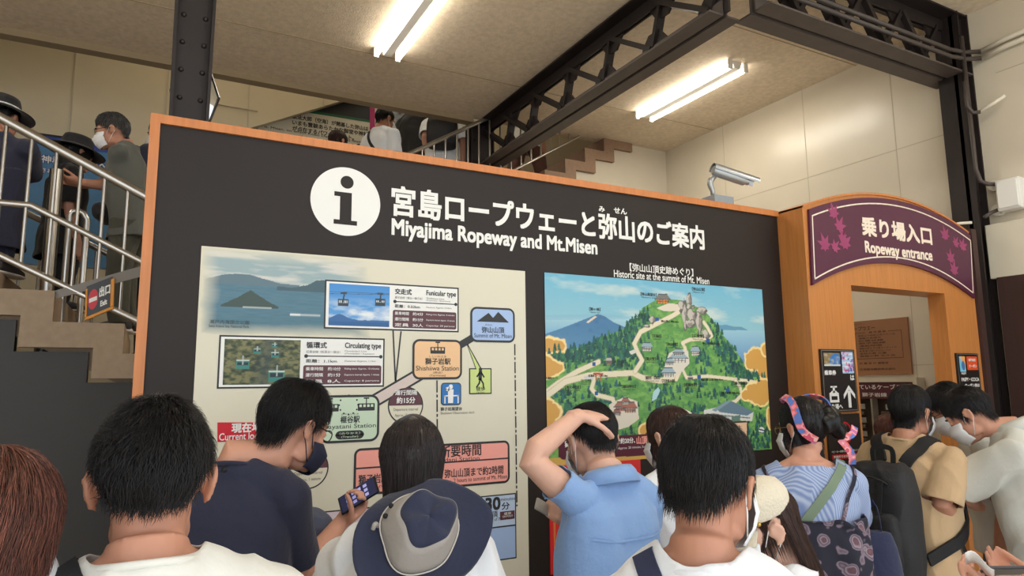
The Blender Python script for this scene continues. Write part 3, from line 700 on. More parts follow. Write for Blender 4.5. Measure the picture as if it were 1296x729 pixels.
# paths
PT = (222, 212, 184)
for pts, w in (([(686, 500), (705, 485), (730, 470), (757, 458)], .022), ([(686, 505), (715, 483), (745, 475), (800, 472), (812, 478), (835, 482), (855, 477)], .026), ([(803, 470), (812, 456), (806, 445), (802, 435), (810, 420), (830, 410), (850, 400), (858, 395)], .022),
               ([(752, 478), (748, 492), (755, 500), (775, 505), (785, 540)], .020), ([(866, 440), (863, 434), (872, 430), (895, 428), (900, 425), (895, 415), (890, 408)], .018), ([(866, 440), (868, 450), (862, 465), (855, 480)], .020), ([(862, 465), (868, 478), (895, 476), (930, 480), (958, 484), (972, 486)], .016), ([(930, 482), (936, 490), (938, 500), (930, 508), (918, 512)], .018)):
    cv.stroke(pts, w+.006, (170, 160, 120), .6); cv.stroke(pts, w, PT)
cv.poly([(770, 512), (790, 502), (806, 508), (808, 530), (795, 540), (778, 545), (773, 530)], (214, 206, 190)); cv.poly([(846, 447), (858, 441), (870, 444), (872, 460), (858, 474), (846, 478), (838, 474), (842, 458)], (214, 208, 194)); cv.poly([(830, 390), (845, 384), (868, 386), (866, 394), (840, 394)], (216, 206, 188))
# rocks at the summit
for p, ra, rb in (((863, 389), .022, .03), ((871, 380), .018, .05), ((866, 402), .016, .06), ((876, 400), .03, .04), ((886, 394), .04, .022), ((884, 408), .02, .05), ((872, 410), .035, .02), ((893, 424), .03, .02), ((825, 405), .016, .022), ((818, 413), .02, .008)):
    cv.blob(p, ra*1.1, rb*1.1, (96, 92, 90), .12, 1., 1.3); cv.blob((p[0]-.8, p[1]-.8), ra*.85, rb*.85, (190, 184, 174), .2, 1., 1.5); cv.blob((p[0]+1.2, p[1]+1), ra*.5, rb*.6, (126, 120, 116), .4, .8, 1.6)
# buildings: walls, windows and roofs
def house(x, y, w, h, roof=(150, 172, 182), wall=(206, 204, 196)):
    cv.poly([(x-w*.42, y), (x+w*.42, y), (x+w*.42, y-h*.45), (x-w*.42, y-h*.45)], wall); cv.stroke([(x-w*.42, y-h*.22), (x+w*.42, y-h*.22)], .004, (90, 84, 80))
    for k in range(5): cv.stroke([(x-w*.38+w*.19*k, y), (x-w*.38+w*.19*k, y-h*.4)], .0035, (90, 84, 80))
    cv.poly([(x-w*.56, y-h*.42), (x+w*.56, y-h*.42), (x+w*.3, y-h*.95), (x-w*.3, y-h*.95)], roof); cv.stroke([(x-w*.3, y-h*.95), (x+w*.3, y-h*.95)], .005, (70, 84, 92)); cv.stroke([(x-w*.56, y-h*.42), (x+w*.56, y-h*.42)], .004, (84, 92, 98))
house(858, 459, 22, 13); house(858, 450, 13, 9); house(847, 462, 10, 9); house(845, 477, 17, 12); house(879, 450, 12, 12); house(818, 444, 14, 11); house(803, 448, 9, 9) if False else None
house(838, 384, 18, 12, (120, 116, 110), (206, 132, 62)); house(770, 461, 8, 9, (180, 176, 168), (170, 110, 100)); house(786, 520, 18, 12, (160, 104, 88), (170, 120, 104)); house(797, 522, 16, 14, (160, 104, 88), (176, 130, 112)); house(791, 512, 10, 9, (160, 104, 88)); house(780, 526, 10, 8, (150, 96, 84)); house(873, 481, 6, 6, (190, 180, 170), (190, 160, 140)); house(757, 480, 1, 1)
cv.stroke([(753.5, 481), (753.5, 473)], .006, (190, 90, 60)); cv.stroke([(759.5, 481), (759.5, 473)], .006, (190, 90, 60)); cv.stroke([(751, 473), (762, 473)], .008, (180, 80, 56))
cv.poly([(905, 521), (925, 507.5), (953, 521), (945, 526)], (96, 122, 138)); cv.poly([(905, 521), (945, 526), (953, 521), (951, 533), (905, 530)], (206, 208, 204)); cv.stroke([(906, 525), (948, 529)], .006, (100, 110, 120)); cv.poly([(890, 519), (905, 516), (912, 524), (890, 526)], (206, 208, 204)); cv.poly([(925, 527), (936, 525), (936, 534), (925, 535)], (90, 120, 110)); cv.poly([(925, 507.5), (905, 521), (900, 519), (920, 507)], (124, 148, 160))
cv.poly([(826, 496), (832, 490), (835, 494), (830, 505), (824, 508)], (170, 206, 212)); cv.poly([(738, 477), (745, 475), (752, 480), (740, 481)], (196, 200, 198)); cv.poly([(795, 445), (803, 442), (806, 446), (798, 449)], (206, 204, 196))
cv.blob((963, 544), .022, .016, (226, 228, 226), .1); cv.stroke([(959, 543), (967, 545)], .007, (40, 60, 90)); cv.stroke([(959, 547), (967, 548)], .004, (40, 60, 90))
for x, y in ((751, 461), (754, 498), (831, 404), (884, 477), (895, 431), (929, 481) if False else (920, 494)): cv.poly([(x-2.2, y-2.5), (x+2.2, y-2.5), (x+2.2, y+2.5), (x-2.2, y+2.5)], (40, 84, 150))
# golden clouds with pale rims
def cloud(bl, flip=1):
    for ex, c in ((.012, (238, 214, 150)), (0, (206, 156, 78))):
        for x, y, ra, rb in bl: cv.blob((x, y), ra+ex, rb+ex, c, .10, 1., .35)
cloud([(693, 436, .040, .030), (705, 438, .045, .026), (690, 441, .05, .018)]); cloud([(695, 465, .07, .032), (688, 459, .05, .03), (690, 472, .05, .02)]); cloud([(697, 521, .05, .034), (690, 514, .04, .03), (688, 545, .06, .10)])
cloud([(956, 455, .075, .060), (966, 465, .06, .06), (948, 460, .03, .03), (970, 475, .05, .04)]); cloud([(953, 497, .06, .045), (965, 492, .06, .05), (962, 504, .07, .035), (943, 500, .03, .025)]); cloud([(968, 443, .03, .03)]); cloud([(815, 545, .03, .03)]); cloud([(974, 530, .02, .06)])
wood(951, 476, 8, 3, 26, 2); wood(705, 450, 10, 3, 20, 2)
# maroon caption strip with golden ground below
cv.poly([(686, 580), (985, 570), (985, 640), (686, 640)], (206, 166, 84))
cv.poly([(706, 556), (840, 548), (905, 545), (905, 572), (840, 575), (712, 582), (706, 578)], (84, 24, 44))
cv.poly([(916, 534), (946, 533), (946, 570), (916, 572)], (40, 34, 30)); cv.poly([(917.5, 535.5), (944.5, 534.5), (944.5, 568), (917.5, 570)], (222, 184, 150))
cv.build('painted_map', mapp, liftr, .0003, m_print)
L = Flat(p2b, liftr); L.h = .0008
def lab(t, x, y, w, h=4.2): row(L, t, x, x+w, y, y+h, m_black, .012)
for t, x, y, w in (('【駒ヶ林】', 745, 389, 14), ('【弥山展望台】', 810, 370, 20), ('【弥山山頂】', 875, 363.5, 16), ('【くぐり岩】', 803, 397, 13), ('【三鬼堂】', 875, 423, 15), ('【弥山本堂】', 843, 433.5, 14), ('【霊火堂】', 816, 452, 13), ('【大日堂】', 774, 455.5, 17), ('【観音堂・文殊堂】', 816, 476, 18), ('【不消霊火堂】', 837, 480, 16), ('【求聞持堂】', 865, 485, 16), ('【仁王門】', 735, 480, 12), ('【御山神社】', 786, 487, 18), ('【奥の院道】', 714, 488, 20), ('【獅子岩駅】', 928, 483, 16), ('【干満岩】', 825, 423, 11)):
    lab(t, x, y, w); row(L, 'Historic site', x+1, x+w-1, y+5.2, y+7, m_black)
for t, x, y, w in (('紅葉谷コース 約1.6km', 744, 474, 24), ('大聖院コース', 690, 477, 15), ('弥山頂上 約0.3km', 836, 405, 22), ('弥山本堂 約0.2km', 888, 433, 22), ('弥山登山道 約0.4km', 886, 479, 28), ('獅子岩駅 約0.6km', 913, 496, 22)): row(L, t, x, x+w, y, y+3, m_black, .02)
row(L, '獅子岩駅から弥山本堂まで約20分、', 714, 803, 558.5, 566, m_white, .02); row(L, '山頂', 805, 818, 552.5, 562, m_pink, .03); row(L, 'まで約30分', 819, 850, 555, 563, m_white, .02); row(L, 'From Shishiiwa Station to Misen Main Hall Approx. 20 minutes, Summit Approx. 30 minutes', 717, 850, 570, 574, m_white)
row(L, '上', 932, 938, 538, 543, m_black, .01)
L.build('map_lettering', mapp)

# red poster standing out below the map
m_pred = mat('poster_red', (214, 44, 44), rough=.45); m_gold = mat('poster_gold', (226, 190, 96), rough=.45)
pz1 = p2b(694, 590)[1]; pxa = p2b(695, 660)[0]; pxb = pxa+.50; pz0 = p2b(696.4, 727)[1]
po = MB().box2((pxa, YB-.006, pz0), (pxb, YB-.0005, pz1)).build('poster', m_pred)
tag(po, 'red poster with golden scrolls below the mountain map', 'poster')
po_o = po; me = po.data
def liftp(a, b, h): return (a, YB-.006-h, b)
Q = Flat(p2b, liftp); Q.h = .0004
za = p2b(700, 633)[1]; zb = p2b(700, 694)[1]
for d in (.020, .026): Q.line([(pxa+d, za), (pxa+d, zb)], .002, m_gold)
for k, (x, y, r_) in enumerate(((700, 618, .020), (701, 625, .016), (702, 612, .013), (712, 640, .011), (707, 641, .008))): Q.ring(p2b(x, y), r_-.003, r_, m_gold, None, 20)
Q.ring(p2b(700.5, 618), .007, .010, m_gold, None, 16)
row(Q, 'ふたつの世界遺産', 701, 775, 700, 709, m_gold, .05); row(Q, '5つの', 712, 730, 634, 639, m_white, .02)
row(Q, '広島・宮島', 735, 775, 640, 652, m_white, .03)
Q.build('poster_print', po)
# ------------------------------------------------------------------ ropeway entrance arch
YA = 2.43
m_arch = mat('arch_wood', (190, 124, 66), rough=.36, vary=.10, vscale=7, stretch=(10, 10, .6))
m_purple = mat('sign_purple', (82, 32, 60), rough=.4)
m_leaf = mat('sign_maple_pink', (150, 58, 104), rough=.4); m_cream_txt = mat('sign_cream', (240, 226, 208), rough=.4)
def p2a(px, py):
    p = onY(px, py, YA); return (p[0], p[2])
def lifta(a, b, h): return (a, YA-h, b)
def arc(pts, n=28):
    """smooth curve through a few points (x, z) by quadratic fit"""
    c = np.polyfit([p[0] for p in pts], [p[1] for p in pts], 2); xs = np.linspace(pts[0][0], pts[-1][0], n); return [(x, np.polyval(c, x)) for x in xs]
top = arc([(3.106, .945), (3.43, 1.040), (3.782, 1.095), (4.124, 1.090), (4.425, 1.036), (4.70, .950)])
arch = empty('entrance_arch', (3.9, 2.5, 0), 'orange wooden entrance arch with a curved purple sign', 'entrance arch')
AX0, AX1, OX0, OX1, OZ = 3.106, 4.70, 3.467, 4.366, EYE+.527
def ya(p, s): return (p[0], 2.535 if s else YA, p[1])
MB().box2((AX0, YA, 0), (OX0, 2.60, OZ)).build('post', m_arch, arch)
MB().box2((OX1, YA, 0), (AX1, 2.535, OZ)).build('post', m_arch, arch)
hd = MB(); xs = [p[0] for p in top]
hd.prism([(AX0, OZ), (AX1, OZ)]+[(x, EYE+z) for x, z in top[::-1]], lambda p, s: (p[0], 2.60 if s else YA, p[1])); hd.build('lintel', m_arch, arch)
MB().prism([(x, EYE+z-.012) for x, z in top]+[(x, EYE+z) for x, z in top[::-1]], lambda p, s: (p[0], 2.605 if s else YA-.008, p[1]+.002)).build('edge_strip', m_wood, arch)
st = arc([(3.143, .925), (3.558, 1.038), (3.93, 1.068), (4.30, 1.040), (4.712, .925)]); sb = arc([(3.127, .504), (3.378, .601), (3.779, .676), (4.236, .648), (4.677, .510)])
sgn = MB().prism([(x, EYE+z) for x, z in sb]+[(x, EYE+z) for x, z in st[::-1]], lambda p, s: (min(p[0], 4.698), YA-.001 if s else YA-.016, p[1])).build('entrance_sign', m_purple, arch)
A = Flat(p2a, lambda a, b, h: (a, YA-.016-h, b))
i0 = [(x*.975+.025*3.92, EYE+z-.035) for x, z in st]; i1 = [(x*.975+.025*3.92, EYE+z+.035) for x, z in sb]
A.line(i0, .008, m_cream_txt, .0008); A.line(i1, .008, m_cream_txt, .0008); A.line([i0[0], i1[0]], .008, m_cream_txt, .0008); A.line([i0[-1], i1[-1]], .008, m_cream_txt, .0008)
row(A, '乗り場入口', 1088.5, 1175, 275, 298, m_cream_txt, .03); row(A, 'Ropeway entrance', 1092.5, 1176, 306, 324, m_cream_txt, .025)
def maple(F, c, r, rot, m):
    for k, l in enumerate((.62, .85, 1., .85, .62, .45, .45)):
        a = rot+(-100+50*k if k < 5 else (150 if k == 5 else 210))*math.pi/180
        d = np.array((math.sin(a), math.cos(a))); n = np.array((d[1], -d[0])); p = np.array(c)
        F.raw([p-n*r*.10, p+d*r*l*.45-n*r*.17, p+d*r*l, p+d*r*l*.45+n*r*.17, p+n*r*.10], [(0, 1, 2, 3, 4)], m, .0008+.0001*k)
for x, y, r, t in ((1052, 271, .075, -.3), (1059, 288, .075, .5), (1041, 311, .08, -.4), (1053, 314, .06, .8), (1066, 309, .085, 0), (1063, 300, .05, .4), (1193, 299, .075, -.2), (1206, 309, .06, .6), (1215, 313, .07, .3), (1200, 328, .07, 0), (1204, 343, .075, .2)): maple(A, p2a(x, y), r, t, m_leaf)
A.build('sign_lettering', sgn)
# direction signs on the posts
def p_sign(px0, px1, name, label, mbg, edge=True):
    (a0, b1), (a1, b0) = p2a(*px0), p2a(*px1)
    o = MB().box2((a0, YA-.012, b0), (a1, YA-.0005, b1)).build(name, mbg)
    tag(o, label, 'sign')
    return o, (a0, b0, a1-a0, b1-b0)
m_sblack = mat('sign_black', (34, 29, 28), rough=.35); m_silver = mat('sign_silver_edge', (150, 146, 140), rough=.4, metal=.6)
m_orange_t = mat('ticket_orange', (222, 84, 40), rough=.4); m_tblue = mat('ticket_blue', (96, 150, 196), rough=.4)
def lsign(a, b, h): return (a, YA-.012-h, b)
def ticket(o, a0, b0, a1, b1, kind):
    cv = Canvas(a0, b0, a1, b1, 50, 40, p2a)
    if kind == 0: cv.C[:] = np.array(srgb(140, 120, 80)); cv.blob((0, 0), 1, 1, (0, 0, 0)) if False else None; cv.mix((np.hypot((cv.U-.75)/.4, (cv.V-.35)/.6) < 1)*1., (60, 120, 190)); cv.mix(np.clip(fbm(cv.U*6, cv.V*6)-.5, 0, 1)*2., (190, 190, 170)); cv.mix((cv.V < .12)*1., (210, 216, 214))
    if kind == 1: cv.C[:] = np.array(srgb(170, 200, 226)); cv.mix((np.abs((cv.V*5) % 1-.5) < .2)*.8, (220, 226, 236)); cv.mix(np.clip(fbm(cv.U*5, cv.V*7)-.52, 0, 1)*5, (206, 120, 160)); cv.mix(np.clip(.45-fbm(cv.U*8, cv.V*9+4), 0, 1)*5, (60, 110, 180))
    if kind == 2: cv.C[:] = np.array(srgb(120, 190, 220)); cv.mix(np.clip((cv.U+cv.V-.9)*2, 0, 1), (236, 160, 80)); cv.mix((np.hypot(cv.U-.6, cv.V-.4) < .3)*1., (70, 120, 170))
    cv.build('ticket_picture', o, lsign, .0012, m_print)
o, (a, b, w, h) = p_sign((1035.5, 441.8), (1084.5, 520), 'direction_sign', 'black sign with gondola symbol and upward arrow on the entrance arch', m_sblack)
E = Flat(p2a, lsign); E.h = .0006
q = lambda u, v: (a+w*u, b+h*v)
for e in (.02,): E.line([q(.03, .02), q(.97, .02), q(.97, .98), q(.03, .98), q(.03, .02)], .004, m_silver)
E.tbox('乗車券', q(.07, .585), q(.40, .66), m_white, .03); E.tbox('は', q(.82, .50), q(.93, .585), m_white, .03); E.tbox('乗り場へ', q(.09, .045), q(.52, .125), m_white, .03)
E.quad(q(.17, .15), q(.44, .30), m_white); E.quad(q(.22, .19), q(.39, .25), m_sblack, .0012); E.quad(q(.275, .30), q(.335, .40), m_white); E.quad(q(.21, .385), q(.40, .41), m_white); E.raw([q(.19, .30), q(.42, .30), q(.36, .335), q(.25, .335)], [(0, 1, 2, 3)], m_white)
E.quad(q(.705, .06), q(.79, .33), m_white); E.raw([q(.748, .42), q(.58, .27), q(.58, .20), q(.748, .345), q(.92, .20), q(.92, .27)], [(0, 1, 2, 3), (0, 3, 4, 5)], m_white)
E.build('sign_print', o); ticket(o, *q(.08, .73), *q(.55, .94), 0); ticket(o, *q(.60, .61), *q(.94, .96), 1)
o, (a, b, w, h) = p_sign((1044, 524.8), (1090.5, 592), 'prohibition_sign', 'black sign with a red crossed circle over a pushchair, below the arrow sign', m_sblack)
E = Flat(p2a, lsign); E.h = .0006; q = lambda u, v: (a+w*u, b+h*v)
c = q(.5, .66); E.ring(c, .048, .058, m_red, .0012); s45 = .036
E.circ((c[0]+.008, c[1]+.033), .008, .009, m_white, None, 14); E.raw([(c[0]-.002, c[1]+.025), (c[0]+.018, c[1]+.022), (c[0]+.020, c[1]-.038), (c[0]+.004, c[1]-.038)], [(0, 1, 2, 3)], m_white)
E.line([(c[0]+.006, c[1]+.018), (c[0]-.014, c[1]-.002)], .007, m_white); E.circ((c[0]-.018, c[1]-.004), .008, .008, m_white, None, 12); E.raw([(c[0]-.032, c[1]-.030), (c[0]-.006, c[1]-.030), (c[0]-.008, c[1]-.012), (c[0]-.028, c[1]-.012)], [(0, 1, 2, 3)], m_white); E.circ((c[0]-.026, c[1]-.035), .005, .005, m_white, None, 10); E.circ((c[0]-.010, c[1]-.035), .005, .005, m_white, None, 10)
E.line([(c[0]-s45, c[1]+s45), (c[0]+s45, c[1]-s45)], .010, m_red, .0016)
E.tbox('ベビーカーの持ち込みはご遠慮ください', q(.05, .315), q(.95, .355), m_white, .02); E.rr(*q(.06, .20), *q(.94, .285), .006, m_red); E.tbox('事務所でお預かりします', q(.10, .22), q(.90, .265), m_white, .02, .0012)
E.build('sign_print', o)
o, (a, b, w, h) = p_sign((1207.5, 447), (1243, 525), 'coupon_sign', 'black sign with orange coupon picture on the right post of the entrance arch', m_sblack)
E = Flat(p2a, lsign); E.h = .0006; q = lambda u, v: (a+w*u, b+h*v)
E.line([q(.03, .01), q(.97, .01), q(.97, .985), q(.03, .985), q(.03, .01)], .004, m_silver)
E.quad(q(.44, .73), q(.93, .95), m_orange_t); E.tbox('旅行会社', q(.52, .87), q(.85, .915), m_white, .03, .001); E.tbox('クーポン', q(.52, .77), q(.87, .82), m_white, .03, .001)
E.tbox('PASPY', q(.14, .655), q(.36, .69), m_white, .02); E.tbox('PASPY・ICOCA', q(.12, .55), q(.92, .605), m_white, .03); E.tbox('クーポン券は', q(.25, .455), q(.92, .51), m_white, .03)
E.raw([q(.80, .40), q(.95, .22), q(.80, .22), q(.66, .38)], [(0, 1, 2, 3)], m_white); E.quad(q(.6, .08), q(.7, .3), m_white)
E.build('sign_print', o); ticket(o, *q(.10, .70), *q(.37, .95), 2)

# ------------------------------------------------------------------ through the opening: plaque and cable showcase on the right wall
def p2x(px, py):
    p = onX(px, py, XW); return (-p[1], p[2])
def liftx(a, b, h): return (XW-h, -a, b)
m_plaque = mat('plaque_brown', (150, 106, 74), rough=.45, vary=.06, vscale=5); m_ptxt = mat('plaque_print', (92, 60, 44), rough=.6)
a1, b1 = p2x(1149.6, 401.2); b0 = p2x(1156, 474)[1]; a0 = a1-.86
o = MB().box2((XW-.02, -a0, b0), (XW-.0005, -a1, b1)).build('notice_plaque', m_plaque); tag(o, 'brown engraved plaque on the cream wall seen through the entrance', 'plaque')
E = Flat(p2x, lambda a, b, h: liftx(a, b, h+.02)); E.h = .0006; w, h = a1-a0, b1-b0; q = lambda u, v: (a0+w*u, b0+h*v)
E.tbox('宮島ロープウエー', q(.36, .82), q(.70, .90), m_ptxt, .02); E.tbox('観光客のみなさまへ', q(.40, .93), q(.60, .96), m_ptxt)
for u0, u1 in ((.06, .44), (.50, .94)): E.line([q(u0, .30), q(u1, .30), q(u1, .78), q(u0, .78), q(u0, .30)], .004, m_ptxt)
E.quad(q(.60, .76), q(.82, .80), m_plaque, .0009); E.tbox('線 形 図 面', q(.64, .765), q(.80, .795), m_ptxt, .02, .0012)
for k, (t, l) in enumerate((('昭和三十四年三月二十八日', .35), ('運輸大臣認可', .22), ('紅葉谷線', .24), ('獅子岩線', .26), ('運転時間', .22), ('線路の長さ 千六百十一メートル', .36), ('高 低 差 三百八十三メートル', .30), ('支柱の数 九基', .26), ('搬器の数 三十台', .34))): E.tbox(t, q(.53, .71-k*.047), q(.53+l, .74-k*.047), m_ptxt, .012)
for k in range(5): E.tbox('宮島索道株式会社', q(.12, .70-k*.08), q(.38, .73-k*.08), m_ptxt, .01)
E.tbox('所 轄 官 庁 運輸省', q(.52, .20), q(.80, .235), m_ptxt, .012); E.tbox('営業時間のご案内', q(.20, .20), q(.40, .235), m_ptxt, .012); E.tbox('広島観光開発株式会社', q(.52, .09), q(.86, .125), m_ptxt, .012); E.tbox('昭和三十四年', q(.2, .09), q(.42, .125), m_ptxt, .012)
E.build('plaque_lettering', o)
m_frame_c = mat('showcase_frame', (206, 196, 172), rough=.5); m_inside = mat('showcase_inside', (78, 62, 52), rough=.7); m_cable = mat('steel_cable', (150, 140, 124), rough=.4, metal=.7); m_card = mat('label_card', (222, 218, 206), rough=.6)
m_glass = bpy.data.materials.new('showcase_glass'); m_glass.use_nodes = True; _b = m_glass.node_tree.nodes['Principled BSDF']; _b.inputs['Transmission Weight'].default_value = 1; _b.inputs['Roughness'].default_value = .02; _b.inputs['IOR'].default_value = 1.1
y0, y1 = 2.98, 4.05; z1 = p2x(1157, 478)[1]; z0 = 1.0
sc = empty('cable_showcase', (XW-.05, 3.5, z0), 'glazed wall showcase of ropeway cable samples with a maroon header', 'showcase')
fm = MB(); fm.box2((XW-.10, y0, z0), (XW-.001, y0+.03, z1)); fm.box2((XW-.10, y1-.03, z0), (XW-.001, y1, z1)); fm.box2((XW-.10, y0+.03, z1-.03), (XW-.001, y1-.03, z1)); fm.box2((XW-.10, y0+.03, z0), (XW-.001, y1-.03, z0+.03)); fm.build('frame', m_frame_c, sc)
MB().box2((XW-.02, y0+.03, z0+.03), (XW-.001, y1-.03, z1-.03)).build('back_panel', m_inside, sc)
hz = z1-.03; hb = MB().box2((XW-.09, y0+.03, hz-.125), (XW-.02, y1-.03, hz)).build('header', mat('showcase_maroon', (84, 34, 46), rough=.4), sc)
E = Flat(p2x, lambda a, b, h: (XW-.09-h, -a, b)); E.tbox('ロープウエーに使用されているケーブル', (-3.98, hz-.055), (-3.10, hz-.018), m_card, .015); E.tbox('獅子岩線', (-3.42, hz-.11), (-3.22, hz-.08), m_card, .012); E.build('header_lettering', hb)
for c_ in range(3):
    yc = 3.20+c_*.34
    MB().box2((XW-.085, yc+.145, z0+.03), (XW-.02, yc+.16, hz-.125)).build('divider', m_frame_c, sc)
    for k in range(6):
        zz = hz-.19-k*.105
        MB().tube([(XW-.045, yc-.10, zz-.045), (XW-.045, yc+.10, zz-.045)], .016-.0015*k, 12).build('cable_sample', m_cable, sc, smooth=True, auto=True)
        MB().box2((XW-.026, yc-.09, zz-.018), (XW-.0205, yc+.08, zz+.022)).build('caption_card', m_card, sc)
MB().box2((XW-.097, y0+.03, z0+.03), (XW-.093, y1-.03, hz-.125)).build('glass_pane', m_glass, sc)

# ------------------------------------------------------------------ wall fittings by the right column
m_pvc = mat('white_plastic', (222, 216, 200), rough=.4); m_pipe = mat('dark_conduit', (70, 62, 58), rough=.5); m_box = mat('cover_box_white', (226, 226, 222), rough=.3)
o = MB().box2((XW-.07, 1.30, EYE+.655), (XW-.001, 2.44, EYE+1.02)).build('wall_cover_box', mat('cover_cream', (216, 210, 192), rough=.5), bevel=.006); tag(o, 'long cream cover box on the right wall above the dark timber screen', 'cover box')
jb = empty('junction_box', (XW-.05, 2.22, EYE+1.18), 'white plastic junction box fixed on the right wall above the cream cover box', 'junction box')
ya0 = onX(1300, 240, XW)[1]; yb0 = onX(1268, 240, XW)[1]
MB().box2((XW-.09, ya0, EYE+1.09), (XW-.001, yb0, EYE+1.30)).build('body', m_box, jb, bevel=.012)
MB().box2((XW-.098, ya0+.012, EYE+1.105), (XW-.088, yb0-.012, EYE+1.285)).build('cover', m_box, jb, bevel=.006)
for zz in (1.285, 1.115): MB().tube([(XW-.001, yb0+.025, EYE+zz), (XW-.04, yb0+.025, EYE+zz)], .038, 20).build('round_outlet', m_pvc, jb, smooth=True, auto=True)
cx = 4.86
def conduit(pts, r, label, m=m_pipe, name='conduit'):
    return tag(MB().tube(pts, r, 10).build(name, m, smooth=True), label, 'conduit')
conduit([(cx, 2.42, 4.0), (cx, 2.42, EYE+1.40), (cx, 2.40, EYE+1.31), (cx+.03, 2.37, EYE+1.285), (XW-.05, 2.345, EYE+1.285)], .014, 'dark conduit running down the black column to the upper outlet')
conduit([(cx, 2.40, EYE+1.06), (cx+.04, 2.38, EYE+1.09), (XW-.05, 2.345, EYE+1.115)], .012, 'short dark conduit from the lower outlet across the black column')
conduit([(cx-.02, 2.42, EYE+2.02), (cx-.02, 2.42, EYE+1.84), (cx, 2.40, EYE+1.79), (cx+.03, 2.37, EYE+1.79)], .013, 'dark bent conduit end high on the black column')
conduit([(cx+.03, 2.37, EYE+1.79), (cx+.06, 2.30, EYE+1.83), (cx+.07, 2.23, EYE+1.86)], .012, 'cream plastic cable end sticking out high on the black column', m_pvc, 'cable_end')
for k, zz in enumerate((2.20, 2.25)):
    conduit([(3.05, 2.45, EYE+zz), (4.75, 2.45, EYE+zz-.005), (4.88, 2.42, EYE+zz-.01), (XW-.03, 2.36, EYE+zz-.01)], .015, ('lower' if k == 0 else 'upper')+' dark conduit along the short lattice truss')
    conduit([(XW-.03, 2.36, EYE+zz-.01), (XW-.03, 2.20, EYE+zz+.01), (XW-.03, 1.2, EYE+zz+.02)], .017, ('lower' if k == 0 else 'upper')+' white conduit on the right wall beyond the black column', m_pvc)
conduit([(4.62, 2.54, EYE+1.0), (4.75, 2.5, EYE+1.03), (4.80, 2.45, EYE+1.03)], .010, 'thin cream cable lying over the right end of the entrance arch', m_pvc, 'cable')

# ------------------------------------------------------------------ security camera on top of the board
m_cam = mat('camera_silver', (168, 172, 174), rough=.3, metal=.55); m_dark = mat('camera_dark_glass', (20, 20, 22), rough=.1)
YC = 2.66
def pc(px, py): return onY(px, py, YC)
cb = pc(907, 258); scam = empty('security_camera', (cb[0], YC, BZT), 'silver bullet security camera on top of the information board', 'security camera')
MB().box2((pc(896, 250)[0], YC-.05, BZT), (pc(920, 250)[0], YC+.05, pc(905, 249.5)[2])).build('mounting_box', mat('camera_grey', (140, 148, 154), rough=.4), scam, bevel=.004)
MB().tube([pc(902.5, 250), pc(902, 242), pc(900.5, 238), pc(898.5, 233), pc(899.5, 228), pc(904, 224)], [.013, .013, .015, .016, .016, .014], 14).build('arm', m_cam, scam, smooth=True)
pa_, pb_ = pc(902.5, 215), pc(936, 232); dirc = (pb_-pa_); dirc[1] -= .05
Lc = np.linalg.norm(dirc); dirc /= Lc; sx = np.cross(dirc, (0, 0, 1.)); sx /= np.linalg.norm(sx); uz = np.cross(sx, dirc)
def cross(t, prof): return [pa_+dirc*t+sx*x+uz*z for x, z in prof]
bp = [(.030*math.cos(a), .030*math.sin(a)) for a in np.linspace(0, 2*math.pi, 24, endpoint=False)]
m = MB(); vs = []
for t, k in ((-.0, .75), (.01, .95), (.02, 1.), (Lc*.92, 1.), (Lc*.94, .95)): vs += cross(t, [(x*k, z*k*1.05) for x, z in bp])
m.add(vs, [(i*24+k, i*24+(k+1) % 24, (i+1)*24+(k+1) % 24, (i+1)*24+k) for i in range(4) for k in range(24)]+[tuple(range(23, -1, -1)), tuple(96+k for k in range(24))]); m.build('body', m_cam, scam, smooth=True, auto=True)
m = MB(); m.tube([pa_+dirc*Lc*.93, pa_+dirc*Lc*1.06], .022, 20); m.build('lens_barrel', m_cam, scam, smooth=True, auto=True)
m = MB(); m.tube([pa_+dirc*Lc*1.055, pa_+dirc*Lc*1.065], .018, 20); m.build('lens', m_dark, scam, smooth=True, auto=True)
hp = [(.036*math.cos(a), .036*math.sin(a)+.004) for a in np.linspace(math.radians(-10), math.radians(190), 15)]; hp2 = [(.033*math.cos(a), .033*math.sin(a)+.004) for a in np.linspace(math.radians(190), math.radians(-10), 15)]
m = MB(); v0 = cross(-.005, hp+hp2); v1 = cross(Lc*1.30, hp[:]+hp2); m.add(v0+v1, [(i, (i+1) % 30, 30+(i+1) % 30, 30+i) for i in range(30)]+[(i, i+1, 28-i, 29-i) for i in range(14)]+[(30+i+1, 30+i, 59-i, 58-i) for i in range(14)]); m.build('sun_hood', m_cam, scam, smooth=True, auto=True)

# convex mirror behind the left column
mr = empty('convex_mirror', tuple(onY(249, 123, 3.25)), 'black rimmed convex mirror fixed behind the left steel column', 'mirror')
c = onY(247, 122, 3.25); wv, hv = .105, .125
oc = [(-.62, 1), (.62, 1), (1, .1), (.62, -1), (-.62, -1), (-1, .1)]
m = MB(); n = 6; vs = [(c[0]+wv*x*k, c[1]+d, c[2]+hv*z*k) for k, d in ((1, 0), (.94, -.012), (.90, -.004)) for x, z in oc]+[(c[0]+wv*x, c[1]+.02, c[2]+hv*z) for x, z in oc]
m.add(vs, [(j*n+i, j*n+(i+1) % n, (j+1)*n+(i+1) % n, (j+1)*n+i) for j in range(2) for i in range(n)]+[(i, (i+1) % n, 18+(i+1) % n, 18+i) for i in range(n)]+[tuple(range(18, 24))]); m.build('rim', m_sblack, mr)
m = MB(); vs = []
for k, d in ((.92, 0), (.7, -.012), (.4, -.021), (.12, -.024)): vs += [(c[0]+wv*x*k, c[1]-.004+d, c[2]+hv*z*k) for x, z in oc]
